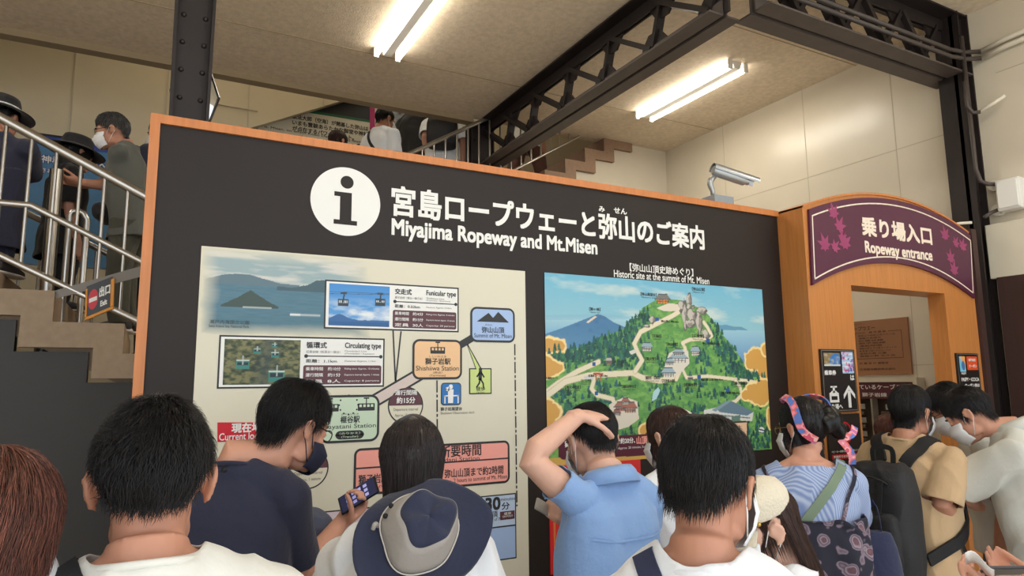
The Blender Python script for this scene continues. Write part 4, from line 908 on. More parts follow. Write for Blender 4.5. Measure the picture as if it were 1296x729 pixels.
m.add(vs, [(j*n+i, j*n+(i+1) % n, (j+1)*n+(i+1) % n, (j+1)*n+i) for j in range(3) for i in range(n)]+[tuple(18+i for i in range(6))]); m.build('mirror_face', mat('mirror', (200, 204, 204), rough=.06, metal=1.), mr, smooth=True)
MB().tube([(c[0], c[1]+.02, c[2]), (c[0], c[1]+.05, c[2]), (cL[0], 3.06, c[2])], .012, 10).build('bracket', m_sblack, mr, smooth=True)

# ------------------------------------------------------------------ railings
def railing(name, label, Y, xs, zt, zm, zb, rt, rb_, knee=None, end=None):
    """zt/zm/zb(x): heights of top, middle and bottom rail"""
    r = empty(name, (xs[0], Y, zb(xs[0])-.08), label, 'railing')
    xa, xb = xs[0], xs[-1]
    MB().tube([(xa-.06, Y, zt(xa-.06)), (xb+.06, Y, zt(xb+.06))], rt, 14).build('handrail', m_inox, r, smooth=True, auto=True)
    if zm: MB().tube([(xa-.06, Y, zm(xa-.06))]+([(knee, Y, zm(knee))] if knee is not None else [])+[(xb+.06, Y, zm(xb+.06))], rb_, 12).build('middle_rail', m_inox, r, smooth=True, auto=True)
    MB().tube([(xa-.06, Y, zb(xa-.06)), (xb+.06, Y, zb(xb+.06))], rb_, 12).build('bottom_rail', m_inox, r, smooth=True, auto=True)
    for x in xs: MB().tube([(x, Y, zb(x)), (x, Y, zt(x))], .009, 10).build('baluster', m_inox, r, smooth=True, auto=True)
    for x in (xs[1], xs[-2]): MB().tube([(x, Y, zb(x)-.16), (x, Y, zb(x))], .014, 10).build('rail_foot', m_inox, r, smooth=True, auto=True)
    return r
sA = -ARISE/ARUN
zA = lambda z0: (lambda x: EYE+z0+sA*(x+.375))
xbal = [-.030+.108*k for k in range(-11, 6)]
railing('stair_railing', 'stainless railing along the near edge of the left stairs', 4.02, xbal, zA(1.165), lambda x: EYE+(.90+sA*max(x+.55, -.15*0) if x > -.55 else .90), zA(.50), .024, .017, knee=-.55)
railing('stair_railing', 'stainless railing on the far side of the left stairs, behind the people', 5.50, xbal, zA(.98), None, zA(.30), .022, .015)
sB = BRISE/BRUN
zB = lambda z0: (lambda x: EYE+z0+sB*(x-2.2))
railing('stair_railing', 'railing of the upper stairs above the right half of the board', 5.66, [1.20+.115*k for k in range(28)], lambda x: EYE+2.195+sB*.98*(x-2.2), None, lambda x: EYE+2.195-.66+sB*.98*(x-2.2), .020, .013)
p0 = onY(72, 215, 4.6)
o = tag(MB().tube([(p0[0], 4.6, 1.65), (p0[0], 4.6, p0[2])], .035, 16).build('handrail_post', m_inox, smooth=True, auto=True), 'thick stainless post standing on the stairs behind the near railing', 'post')
pA_, pB_ = onY(89, 266, 4.35), onY(111, 272, 4.35)
o = tag(MB().tube([(pA_[0], 4.35, 1.8), (pA_[0], 4.35, pA_[2]-.03), (pA_[0]+.012, 4.35, pA_[2]-.006), (pA_[0]+.04, 4.35, pA_[2]), (pB_[0]-.02, 4.35, pB_[2]+.006), (pB_[0], 4.35, pB_[2]-.03), (pB_[0], 4.35, 1.8)], .016, 12).build('handrail_loop', m_inox, smooth=True, auto=True), 'bent stainless handrail end looping between the stair balusters', 'handrail')
# exit sign hanging on a strap in front of the stairs
YS = 4.004
s0, s1 = onY(72, 372, YS), onY(186, 338, YS)
# strap from the railing to the back of the board frame
o = MB().prism([(s0[0]-.02, s0[2]-.008+.02), (s1[0]+.05, s1[2]+.035), (s1[0]+.05, s1[2]-.025), (s0[0]-.02, s0[2]-.03)], yp(YS, YS+.008)).build('barrier_strap', m_chain); tag(o, 'grey barrier strap stretched across the foot of the stairs', 'strap')
m_amber = mat('amber_rim', (214, 140, 40), rough=.45)
cnr = [onY(110, 363, YS-.01), onY(143, 350, YS-.01), onY(145, 399, YS-.01), onY(108.5, 404, YS-.01)]
es = empty('exit_sign', tuple((cnr[2]+cnr[3])/2), 'small dark exit sign with red no entry disc hanging on the strap', 'sign')
U_ = (cnr[1]-cnr[0]); Vv = (cnr[0]-cnr[3]); O_ = cnr[3]
def pe(u, v, h): p = O_+U_*u+Vv*v; return (p[0], YS-.01-h, p[2])
MB().prism([(0, 0), (1, 0), (1, 1), (0, 1)], lambda p, s: pe(p[0], p[1], 0 if s else .012)).build('sign_plate', m_sblack, es)
fr = MB(); 
for poly in ([(-.03, -.05), (1.07, -.05), (1.07, .05), (-.03, .05)], [(.93, .05), (1.07, .05), (1.07, .92), (.93, .92)], [(-.03, .05), (.05, .05), (.05, .92), (-.03, .92)]): fr.prism(poly, lambda p, s: pe(p[0], p[1], -.004 if s else .02))
fr.build('amber_rim', m_amber, es, bevel=.003)
E = Flat(None, lambda a, b, h: pe(a, b, .012+h))
E.circ((.26, .52), .19, .31, m_red); E.quad((.11, .45), (.41, .58), m_white, .0012); E.tbox('出口', (.50, .50), (.90, .80), m_white, .03); E.tbox('Exit', (.55, .20), (.80, .36), m_white, .04)
E.build('sign_print', es)

# ------------------------------------------------------------------ posters in the stairwell
def poster(px0, px1, Y, name, label, m):
    a, b = onY(*px0, Y), onY(*px1, Y); o = MB().box2((a[0], Y, b[2]), (b[0], Y+.012, a[2])).build(name, m); tag(o, label, 'poster'); return o, (lambda px, py: (onY(px, py, Y)[0], onY(px, py, Y)[2])), (lambda aa, bb, h: (aa, Y-h, bb)), (a[0], b[2], b[0]-a[0], a[2]-b[2])
m_navy = mat('poster_navy', (34, 36, 48), rough=.5); m_pgreen = mat('poster_green', (24, 96, 66), rough=.5); m_magenta = mat('poster_magenta', (176, 40, 110), rough=.5); m_ppaper = mat('poster_paper', (206, 202, 186), rough=.5)
YP = 7.085
o, pf, lf, (a, b, w, h) = poster((318, 95), (474.5, 260), YP, 'history_poster', 'wide white and dark poster with green stripe on the stairwell wall', m_ppaper)
E = Flat(pf, lf); E.h = .001
E.poly([(318, 100), (468, 100), (468, 152.5), (379, 138), (318, 128)], m_navy, .001); E.poly([(318, 128), (379, 137.6), (468, 152), (468, 155), (379, 141), (318, 131)], m_pgreen, .002)
E.poly([(468, 100), (474.5, 100), (474.5, 250), (468, 250)], m_magenta, .003); E.poly([(318, 131), (326.5, 132), (326.5, 250), (318, 250)], m_pgreen, .002)
row(E, '弘法大師（空海）が開基した弥山は', 370, 466, 144, 150, m_black, .02); row(E, 'いまも霊験あらたかな御堂や神社', 370, 466, 151.5, 157.5, m_black, .02); row(E, 'が点在するパワースポット。', 370, 448, 159, 165, m_black, .02)
row(E, 'Mt. Misen, on which Kobo Daishi (Kukai) founded', 331, 466, 158, 162, m_black, .012); row(E, 'is a power spot still dotted with temples and shrines', 331, 466, 164, 168, m_black, .012)
E.build('poster_print', o)
o, pf, lf, (a, b, w, h) = poster((478, 118), (620, 270), YP, 'photo_poster', 'white poster with a grey shrine photograph beside the magenta stripe', m_ppaper)
cv = Canvas(pf(492, 150)[0], pf(530, 163)[1], pf(560, 150)[0], pf(500, 128)[1], 60, 40, pf); t = fbm(cv.U*5, cv.V*5, 3.); cv.C[:] = np.array(srgb(150, 156, 160)); cv.mix(np.clip((t-.5)*6, 0, 1), (206, 208, 206)); cv.mix(np.clip((.45-t)*6, 0, 1), (50, 52, 54)); cv.build('shrine_picture', o, lf, .001, m_print)
E = Flat(pf, lf); E.h = .001
for k in range(9): row(E, '弥山の霊火堂は消えずの火を守り続けて', 496, 540, 169+k*3.6, 171.4+k*3.6, m_grey, .02)
E.build('poster_print', o)
o, pf, lf, (a, b, w, h) = poster((40, 167), (215, 345), 6.965, 'summit_poster', 'blue poster with outlined white lettering on the wall behind the left stairs', mat('poster_blue', (70, 124, 168), rough=.5, vary=.12, vscale=1.2))
E = Flat(pf, lf); E.h = .001; m_dblue = mat('poster_deep_blue', (34, 66, 150), rough=.5)
E.quad((a, b+h-.10), (a+w, b+h), m_dblue); E.quad((a, b+h-.02), (a+w, b+h), m_sblack, .002)
for t, x0, x1, y0, y1 in (('神秘の', 52, 92, 196, 205.5), ('山頂へ', 101, 135, 202, 212), ('さあ、弥山へ', 52, 100, 212, 218)):
    row(E, t, x0, x1, y0, y1, m_dblue, .10, .001); row(E, t, x0, x1, y0, y1, m_white, .015, .003)
E.build('poster_print', o)
# ------------------------------------------------------------------ people: building kit
def nrm(v): v = np.asarray(v, float); return v/(np.linalg.norm(v)+1e-12)
def rotx(a): c, s = math.cos(a), math.sin(a); return np.array([[1, 0, 0], [0, c, -s], [0, s, c]])
def roty(a): c, s = math.cos(a), math.sin(a); return np.array([[c, 0, s], [0, 1, 0], [-s, 0, c]])
def rotz(a): c, s = math.cos(a), math.sin(a); return np.array([[c, -s, 0], [s, c, 0], [0, 0, 1]])
D2R = math.pi/180

class Vol:
    """overlapping closed lumps that are fused into one continuous skin"""
    def __init__(s): s.m = MB(); s.cuts = []
    def ell(s, c, r, R=None, n=22, m=14): s.m.sphere(c, r, n, m, R); return s
    def tube(s, pts, radii, n=16, flat=None, cap=True):
        """tube with round ends; flat=(vector, ratio) squeezes the section along a vector"""
        P = [np.array(p, float) for p in pts]; r = list(radii) if hasattr(radii, '__len__') else [radii]*len(P)
        if cap:
            d0 = nrm(P[0]-P[1]); d1 = nrm(P[-1]-P[-2]); r0, r1 = r[0], r[-1]
            P = [P[0]+d0*r0*.95, P[0]+d0*r0*.7]+P+[P[-1]+d1*r1*.7, P[-1]+d1*r1*.95]; r = [r0*.3, r0*.72]+r+[r1*.72, r1*.3]
        k0 = len(s.m.v); s.m.tube(P, r, n)
        if flat is not None:
            a = nrm(flat[0]); k = 0
            for i in range(len(P)):
                for j in range(n):
                    v = np.array(s.m.v[k0+k]); d = v-P[i]; s.m.v[k0+k] = tuple(v-a*(d@a)*(1-flat[1])); k += 1
        return s
    def loft(s, rings, n=28, sq=2.3):
        """rings: (centre, half-width vector, half-depth vector)"""
        vs = []
        for c, a, b in rings:
            c, a, b = map(np.asarray, (c, a, b))
            for k in range(n):
                t = 2*math.pi*k/n; ct, st = math.cos(t), math.sin(t)
                vs.append(c+a*math.copysign(abs(ct)**(2/sq), ct)+b*math.copysign(abs(st)**(2/sq), st))
        N = len(rings)
        s.m.add(vs, [(i*n+k, i*n+(k+1) % n, (i+1)*n+(k+1) % n, (i+1)*n+k) for i in range(N-1) for k in range(n)]+[tuple(range(n-1, -1, -1)), tuple((N-1)*n+k for k in range(n))]); return s
    def cut(s, p, d, r, plane=False): s.cuts.append((np.array(p, float), nrm(d), r, plane)); return s
    def mesh(s, vox, smooth=4, wrinkle=None, thick=0., fac=.5):
        me = s.m.mesh('v'); o = bpy.data.objects.new('v', me); COL.objects.link(o)
        r = o.modifiers.new('r', 'REMESH'); r.mode = 'VOXEL'; r.voxel_size = vox; r.use_smooth_shade = True
        if smooth: q = o.modifiers.new('s', 'SMOOTH'); q.factor = fac; q.iterations = smooth
        dg = bpy.context.evaluated_depsgraph_get(); out = bpy.data.meshes.new_from_object(o.evaluated_get(dg)); bpy.data.objects.remove(o); bpy.data.meshes.remove(me)
        n = len(out.vertices); co = np.empty(n*3); out.vertices.foreach_get('co', co); co = co.reshape(-1, 3)
        if wrinkle is not None:
            no = np.empty(n*3); out.vertices.foreach_get('normal', no); no = no.reshape(-1, 3)
            co = co+no*wrinkle(co, no)[:, None]; out.vertices.foreach_set('co', co.ravel())
        if s.cuts:
            bm = bmesh.new(); bm.from_mesh(out); bm.normal_update()
            fc = np.array([f.calc_center_median() for f in bm.faces]); fn = np.array([f.normal for f in bm.faces]); kill = np.zeros(len(fc), bool)
            for p, d, rad, plane in s.cuts:
                q = fc-p; t = q @ d; lat = np.linalg.norm(q-np.outer(t, d), axis=1)
                if plane: kill |= (t > 0) & (lat < rad) & (t < rad*1.2)
                else: kill |= (t > -vox*3.2) & (t < vox*4) & (lat < rad) & (fn @ d > .5)
            fl = list(bm.faces); bmesh.ops.delete(bm, geom=[fl[i] for i in np.nonzero(kill)[0]], context='FACES')
            # smooth the rims of the openings
            for _ in range(8):
                new = {}
                for e in bm.edges:
                    if e.is_boundary:
                        for v in e.verts: new.setdefault(v, []).append(e.other_vert(v).co.copy())
                for v, l in new.items():
                    if len(l) == 2: v.co = v.co*.5+(l[0]+l[1])*.25
            if thick:                                   # give the cloth its thickness: inner copy along the normals, rims bridged
                bmesh.ops.delete(bm, geom=[v for v in bm.verts if not v.link_faces], context='VERTS'); bm.normal_update()
                ov = list(bm.verts); of = list(bm.faces); be = [e for e in bm.edges if e.is_boundary]; mp = {}
                for v in ov: mp[v] = bm.verts.new(v.co-v.normal*thick)
                for f in of: bm.faces.new([mp[v] for v in reversed(f.verts)])
                for e in be:
                    l = e.link_loops[0]; p, q = l.vert, l.link_loop_next.vert
                    try: bm.faces.new((q, p, mp[p], mp[q]))
                    except ValueError: pass
            bm.to_mesh(out); bm.free()
        out.polygons.foreach_set('use_smooth', [True]*len(out.polygons)); out.update(); return out

def folds(amp=.004, f=9., dirn=(0, 0, 1), seed=0, fine=.35, focus=None):
    """cloth folds: warped ridges running along dirn, on top of soft lumps; focus = [(point, radius, gain)]"""
    d = nrm(dirn)
    def w(co, no):
        q = co+seed*3.7; along = q @ d; per = q-np.outer(along, d)
        x = per[:, 0]*f+along*f*.18; y = per[:, 1]*f; z = along*f*.22
        warp = fbm(q[:, 0]*3, q[:, 1]*3, q[:, 2]*3, 2)*2.2
        a = 1-np.abs(2*fbm(x+warp, y+warp, z, 2)-1); b = vnoise(q[:, 0]*f*2.6, q[:, 1]*f*2.6, q[:, 2]*f*1.4)
        h = amp*(np.clip((a-.70)*5, -1, 1.6)-.3+fine*(b-.5))
        if focus:
            g = np.ones(len(co))*.6
            for p, r, k in focus: g += k*np.exp(-(np.linalg.norm(co-np.asarray(p), axis=1)/r)**2)
            h = h*g
        return h
    return w

SKIN = mat('skin_warm', (206, 152, 128), rough=.5, vary=.04, vscale=30, spec=.35); SKIN_T = mat('skin_tan', (186, 133, 108), rough=.5, vary=.05, vscale=30, spec=.35); SKIN_P = mat('skin_pale', (218, 172, 150), rough=.5, vary=.04, vscale=30, spec=.35)
def hair_mat(name, c, rough=.38):
    if name in MATS: return MATS[name]
    m = mat(name, c, rough=rough, spec=.35); nt = m.node_tree; b = nt.nodes['Principled BSDF']
    a = nt.nodes.new('ShaderNodeAttribute'); a.attribute_name = 'tone'; mx = nt.nodes.new('ShaderNodeMix'); mx.data_type = 'RGBA'; mx.blend_type = 'MULTIPLY'; mx.inputs['Factor'].default_value = 1; mx.inputs['A'].default_value = (*srgb(c), 1)
    nt.links.new(a.outputs['Color'], mx.inputs['B']); nt.links.new(mx.outputs['Result'], b.inputs['Base Color']); return m
H_BLACK = hair_mat('hair_black', (28, 26, 27)); H_BROWN = hair_mat('hair_dark_brown', (58, 38, 32)); H_RED = hair_mat('hair_reddish_brown', (92, 54, 42)); H_GREY = hair_mat('hair_greying', (70, 68, 68)); H_BOB = hair_mat('hair_soft_black', (38, 31, 31))
M_MASK = mat('mask_white', (232, 234, 236), rough=.8, bump=.05, bscale=300); M_LOOP = mat('mask_loop_white', (236, 236, 234), rough=.7); M_EYE = mat('eye_white', (226, 222, 216), rough=.2); M_IRIS = mat('iris_dark', (38, 26, 22), rough=.15); M_LIP = mat('lips', (190, 110, 100), rough=.45); M_BROW = mat('eyebrow_black', (34, 30, 30), rough=.7)
M_SOLE = mat('shoe_sole', (214, 210, 204), rough=.6); M_SHOE = mat('shoe_dark', (48, 46, 50), rough=.5); M_PHONE = mat('phone_black', (24, 24, 28), rough=.2)

class Head:
    """head frame; local x right, y forward, z up; origin between the ears; unit metres x scale"""
    def __init__(s, c, R, k): s.c = np.array(c, float); s.R = R; s.k = k
    def __call__(s, x, y, z): return s.c+s.R @ (np.array((x, y, z), float)*s.k)
    def d(s, x, y, z): return s.R @ np.array((x, y, z), float)
    def fill(s, V, female=False, ears=True):
        k = s.k
        def E(c, r, R=None): V.ell(s(*c), np.array(r)*k, s.R if R is None else s.R @ R, 24, 16)
        E((0, -.010, .030), (.074, .094, .086)); E((0, .025, .012), (.069, .068, .075)); E((0, .036, -.040), (.058, .054, .066)); E((0, .046, -.078), (.043, .044, .034)); E((0, .078, -.098), (.020, .016, .014))
        E((0, .078, .030), (.050, .022, .022))                                   # brow
        for q in (-1, 1):
            E((q*.036, .068, -.022), (.021, .021, .020)); E((q*.045, .022, -.068), (.012, .030, .022)); E((q*.030, .079, .0165), (.015, .0125, .0070)); E((q*.030, .078, -.0055), (.014, .0115, .0055)); E((q*.012, .103, -.036), (.0085, .009, .008)); E((q*.030, .088, .004), (.018, .008, .009))
        V.tube([s(0, .088, .012), s(0, .101, -.012), s(0, .112, -.032)], np.array((.009, .0095, .0115))*k, 12)
        E((0, .094, -.060), (.022, .010, .0065)); E((0, .091, -.072), (.019, .011, .0075))
        if ears:
            for q in (-1, 1):
                V.tube([s(q*.074, .010, -.004), s(q*.083, .008, .018), s(q*.087, -.008, .027), s(q*.089, -.021, .016), s(q*.086, -.021, -.006), s(q*.080, -.009, -.024), s(q*.075, .004, -.029)], np.array((.005, .0055, .006, .006, .0055, .006, .005))*k, 8)
                V.ell(s(q*.079, -.006, -.003), np.array((.006, .017, .026))*k, s.R @ rotz(q*.35), 14, 10)
    def eyes(s, root):
        m = MB(); 
        for q in (-1, 1): m.sphere(s(q*.030, .082, .006), .0125*s.k, 16, 12)
        m2 = MB()
        for q in (-1, 1): m2.sphere(s(q*.030, .0915, .006), np.array((.006, .0035, .006))*s.k, 12, 8, s.R)
        for i, q in enumerate((-1, 1)):
            e = MB().sphere(s(q*.030, .0785, .006), .0115*s.k, 16, 12).build('eye', M_EYE, root, smooth=True)
            MB().sphere(s(q*.030, .0885, .006), np.array((.0055, .0025, .0055))*s.k, 12, 8, s.R).build('iris', M_IRIS, e, smooth=True)
            V = MB().tube([s(q*.014, .097, .026), s(q*.030, .099, .031), s(q*.047, .086, .027)], [.003*s.k, .0035*s.k, .002*s.k], 8); V.build('eyebrow', M_BROW, root, smooth=True)
    def guide(s, ph, cover, long_=None, thick=.008, top=.0, whorl=(0, -.035)):
        """points from the whorl down the skull for azimuth ph (0 = forward)"""
        pts = []; sx, cy = math.sin(ph), math.cos(ph)
        for j in range(13):
            th = cover*j/12
            r = np.array((.074+thick, .092+thick, .088+thick+top))
            p = np.array((r[0]*math.sin(th)*sx, -.010+r[1]*math.sin(th)*cy+.018*(cy > 0)*cy*math.sin(th), .030+r[2]*math.cos(th)))
            if p[2] < .03:      # the skull narrows to the nape
                kf = 1-.16*min(1, (.03-p[2])/.10)**1.5; p[0] *= kf; p[1] = -.010+(p[1]+.010)*kf
            pts.append(p)
        if long_: 
            zl, inn = long_; a = pts[-1]; n = 8
            for j in range(1, n+1):
                t = j/n; pts.append(np.array((a[0]*(1+inn*math.sin(t*2.4)), a[1]*(1+inn*math.sin(t*2.4)) if a[1] < 0 else a[1]*(1+.3*inn*t), a[2]+(zl-a[2])*t)))
        return pts

def make_hair(root, h, m, cover, n=3000, length=.035, lift=.4, jit=.35, thick=.008, long_=None, width=.0008, seed=1, name='hair', top=.006, taper_edge=True, swirl=.5, tone=(.6, 1.6), fringe=None):
    """cover(ph) = polar angle of the hair line; long_(ph) -> (z end, curl) or None"""
    rng = np.random.RandomState(seed); k = h.k; NP = 48
    G = [h.guide(2*math.pi*i/NP, cover(((2*math.pi*i/NP+math.pi) % (2*math.pi))-math.pi), long_(((2*math.pi*i/NP+math.pi) % (2*math.pi))-math.pi) if long_ else None, thick, top) for i in range(NP)]
    L = max(len(g) for g in G)
    P = np.array([[g[min(j, len(g)-1)] for j in range(L)] for g in G])          # NP x L x 3
    C0 = np.array((0, -.01, .02)); 
    inner = P.copy()
    d = P-np.array((0, -.01, 0)); d[..., 2] = np.where(P[..., 2] > .03, P[..., 2]-.03, 0); d /= np.linalg.norm(d, axis=2, keepdims=True)+1e-9
    t = np.linspace(0, 1, L)[None, :, None]
    bumpy = (vnoise(P[..., 0]*60+seed, P[..., 1]*60, P[..., 2]*25)-.5)[..., None]*.006
    outer = P+d*(bumpy-(t**4*thick*.75 if taper_edge else 0)); inner = P-d*(thick+.004)
    W = lambda q: (h.c+(q.reshape(-1, 3)*k) @ h.R.T)
    vo, vi = W(outer), W(inner); vs = [*map(tuple, vo), *map(tuple, vi)]; N0 = NP*L; fs = []
    ix = lambda i, j: (i % NP)*L+j
    for i in range(NP):
        for j in range(L-1):
            fs.append((ix(i, j), ix(i, j+1), ix(i+1, j+1), ix(i+1, j))); fs.append((N0+ix(i, j), N0+ix(i+1, j), N0+ix(i+1, j+1), N0+ix(i, j+1)))
        fs.append((ix(i, L-1), N0+ix(i, L-1), N0+ix(i+1, L-1), ix(i+1, L-1)))
    # strands
    u = rng.rand(n)*NP; v = rng.rand(n)**.75*.93; S = 6
    def samp(A, uu, vv):
        i0 = np.floor(uu).astype(int) % NP; i1 = (i0+1) % NP; fu = (uu-np.floor(uu))[:, None]; jj = np.clip(vv, 0, 1)*(L-1); j0 = np.minimum(jj.astype(int), L-2); fj = (jj-j0)[:, None]
        a = A[i0, j0]*(1-fu)+A[i1, j0]*fu; b = A[i0, j0+1]*(1-fu)+A[i1, j0+1]*fu; return a*(1-fj)+b*fj
    glen = np.linalg.norm(np.diff(P, axis=1), axis=2).sum(1).mean()
    ln = length*(.6+.8*rng.rand(n)); du = (rng.randn(n)*jit)*NP/24+swirl*NP/24; lf = lift*(.3+1.0*rng.rand(n))
    pts = []
    for sidx in range(S):
        q = sidx/(S-1); vv = v+q*ln/glen; over = np.maximum(vv-1, 0)*glen
        p = samp(outer, u+du*q*ln/length*.6, vv); nn = samp(d, u, v)
        p = p+nn*(ln*lf*q*(1-.45*q))[:, None]; p[:, 2] -= over; p = p+rng.randn(n, 3)*.0006*q; pts.append(p-nn*(.003*(1-q)))
    Q = np.stack(pts, 1); Qw = W(Q).reshape(n, S, 3)
    tg = np.diff(Qw, axis=1, append=Qw[:, -1:]*2-Qw[:, -2:-1]); tg /= np.linalg.norm(tg, axis=2, keepdims=True)+1e-9
    side = np.cross(tg, (W(samp(P, u, v)+samp(d, u, v))-W(samp(P, u, v)))[:, None, :]); side /= np.linalg.norm(side, axis=2, keepdims=True)+1e-9; nor = np.cross(side, tg)
    wd = (width*k*np.array((1., 1.15, 1.1, .9, .6, .15)))[None, :, None]
    rings = np.stack([Qw+side*wd, Qw+nor*wd*.7, Qw-side*wd], 2)                 # n,S,3,3
    base = len(vs); allv = np.concatenate([np.array(vs), rings.reshape(-1, 3)])
    ii = (np.arange(n)*S*3)[:, None, None]+(np.arange(S-1)*3)[None, :, None]+base
    kk = np.arange(3)[None, None, :]; k2 = (kk+1) % 3
    quads = np.stack([ii+kk, ii+k2, ii+k2+3, ii+kk+3], -1).reshape(-1, 4)
    me = bpy.data.meshes.new(name); me.from_pydata(allv.tolist(), [], fs+[tuple(q) for q in quads.tolist()])
    tn = np.concatenate([np.full(len(vs), .8), np.repeat(tone[0]+(tone[1]-tone[0])*rng.rand(n)**2, S*3)])
    a = me.color_attributes.new('tone', 'FLOAT_COLOR', 'POINT'); a.data.foreach_set('color', np.repeat(tn, 4).astype(np.float32))
    return put(name, me, m, root, smooth=True)

def cover_short(front=62, side=88, back=128):
    def f(ph):
        a = abs(ph)/math.pi*180
        return D2R*float(np.interp(a, [0, 35, 58, 75, 92, 112, 135, 180], [front, front+4, side-4, side+16, side+2, side+14, back-4, back]))
    return f

def finger_chain(V, base, d, n, L, r, curl):
    """three bent segments; n = direction the finger curls to"""
    ax = np.cross(d, n); ax /= np.linalg.norm(ax)+1e-9; p = np.array(base, float); P = [p]; dd = nrm(d); a = 0
    for f, c in zip((.45, .30, .25), curl):
        K = np.array([[0, -ax[2], ax[1]], [ax[2], 0, -ax[0]], [-ax[1], ax[0], 0]]); t = c*D2R; Rm = np.eye(3)+math.sin(t)*K+(1-math.cos(t))*K @ K
        dd = Rm @ dd; p = p+dd*L*f; P.append(p)
    V.tube(P, [r, r*.98, r*.9, r*.78], 10); return P
def add_hand(V, w, d, n, side, k=1., curl=((35, 40, 25),)*4, thumb=(.75, .55, .35), tcurl=(15, 15, 10), spread=.06):
    """w wrist, d direction of the fingers, n palm normal (out of the palm), side +1 right / -1 left"""
    d = nrm(d); n = np.asarray(n, float); n = nrm(n-d*(n @ d)); t = np.cross(d, n)*side
    V.loft([(w-d*.030*k, t*.026*k, n*.019*k), (w, t*.027*k, n*.019*k), (w+d*.030*k, t*.036*k, n*.017*k), (w+d*.065*k, t*.041*k, n*.014*k), (w+d*.092*k, t*.040*k, n*.011*k), (w+d*.098*k, t*.036*k, n*.007*k)], 18, 2.5)
    V.ell(w+d*.040*k+t*.024*k+n*.008*k, np.array((.020, .020, .016))*k)
    tips = []
    for i, (o, L, r, adv) in enumerate(((.030, .074, .0088, .090), (.010, .082, .0090, .094), (-.011, .076, .0086, .091), (-.030, .060, .0076, .084))):
        dd = nrm(d+t*(spread*(1.5-i))); tips.append(finger_chain(V, w+d*adv*k*.93+t*o*k, dd, n, L*k, r*k, curl[i % len(curl)]))
    td = nrm(d*thumb[0]+t*thumb[1]+n*thumb[2]); b = w+d*.028*k+t*.030*k+n*.006*k
    finger_chain(V, b, td, nrm(n*.5-t*.6+d*.2), .098*k, .0105*k, tcurl)
    return tips

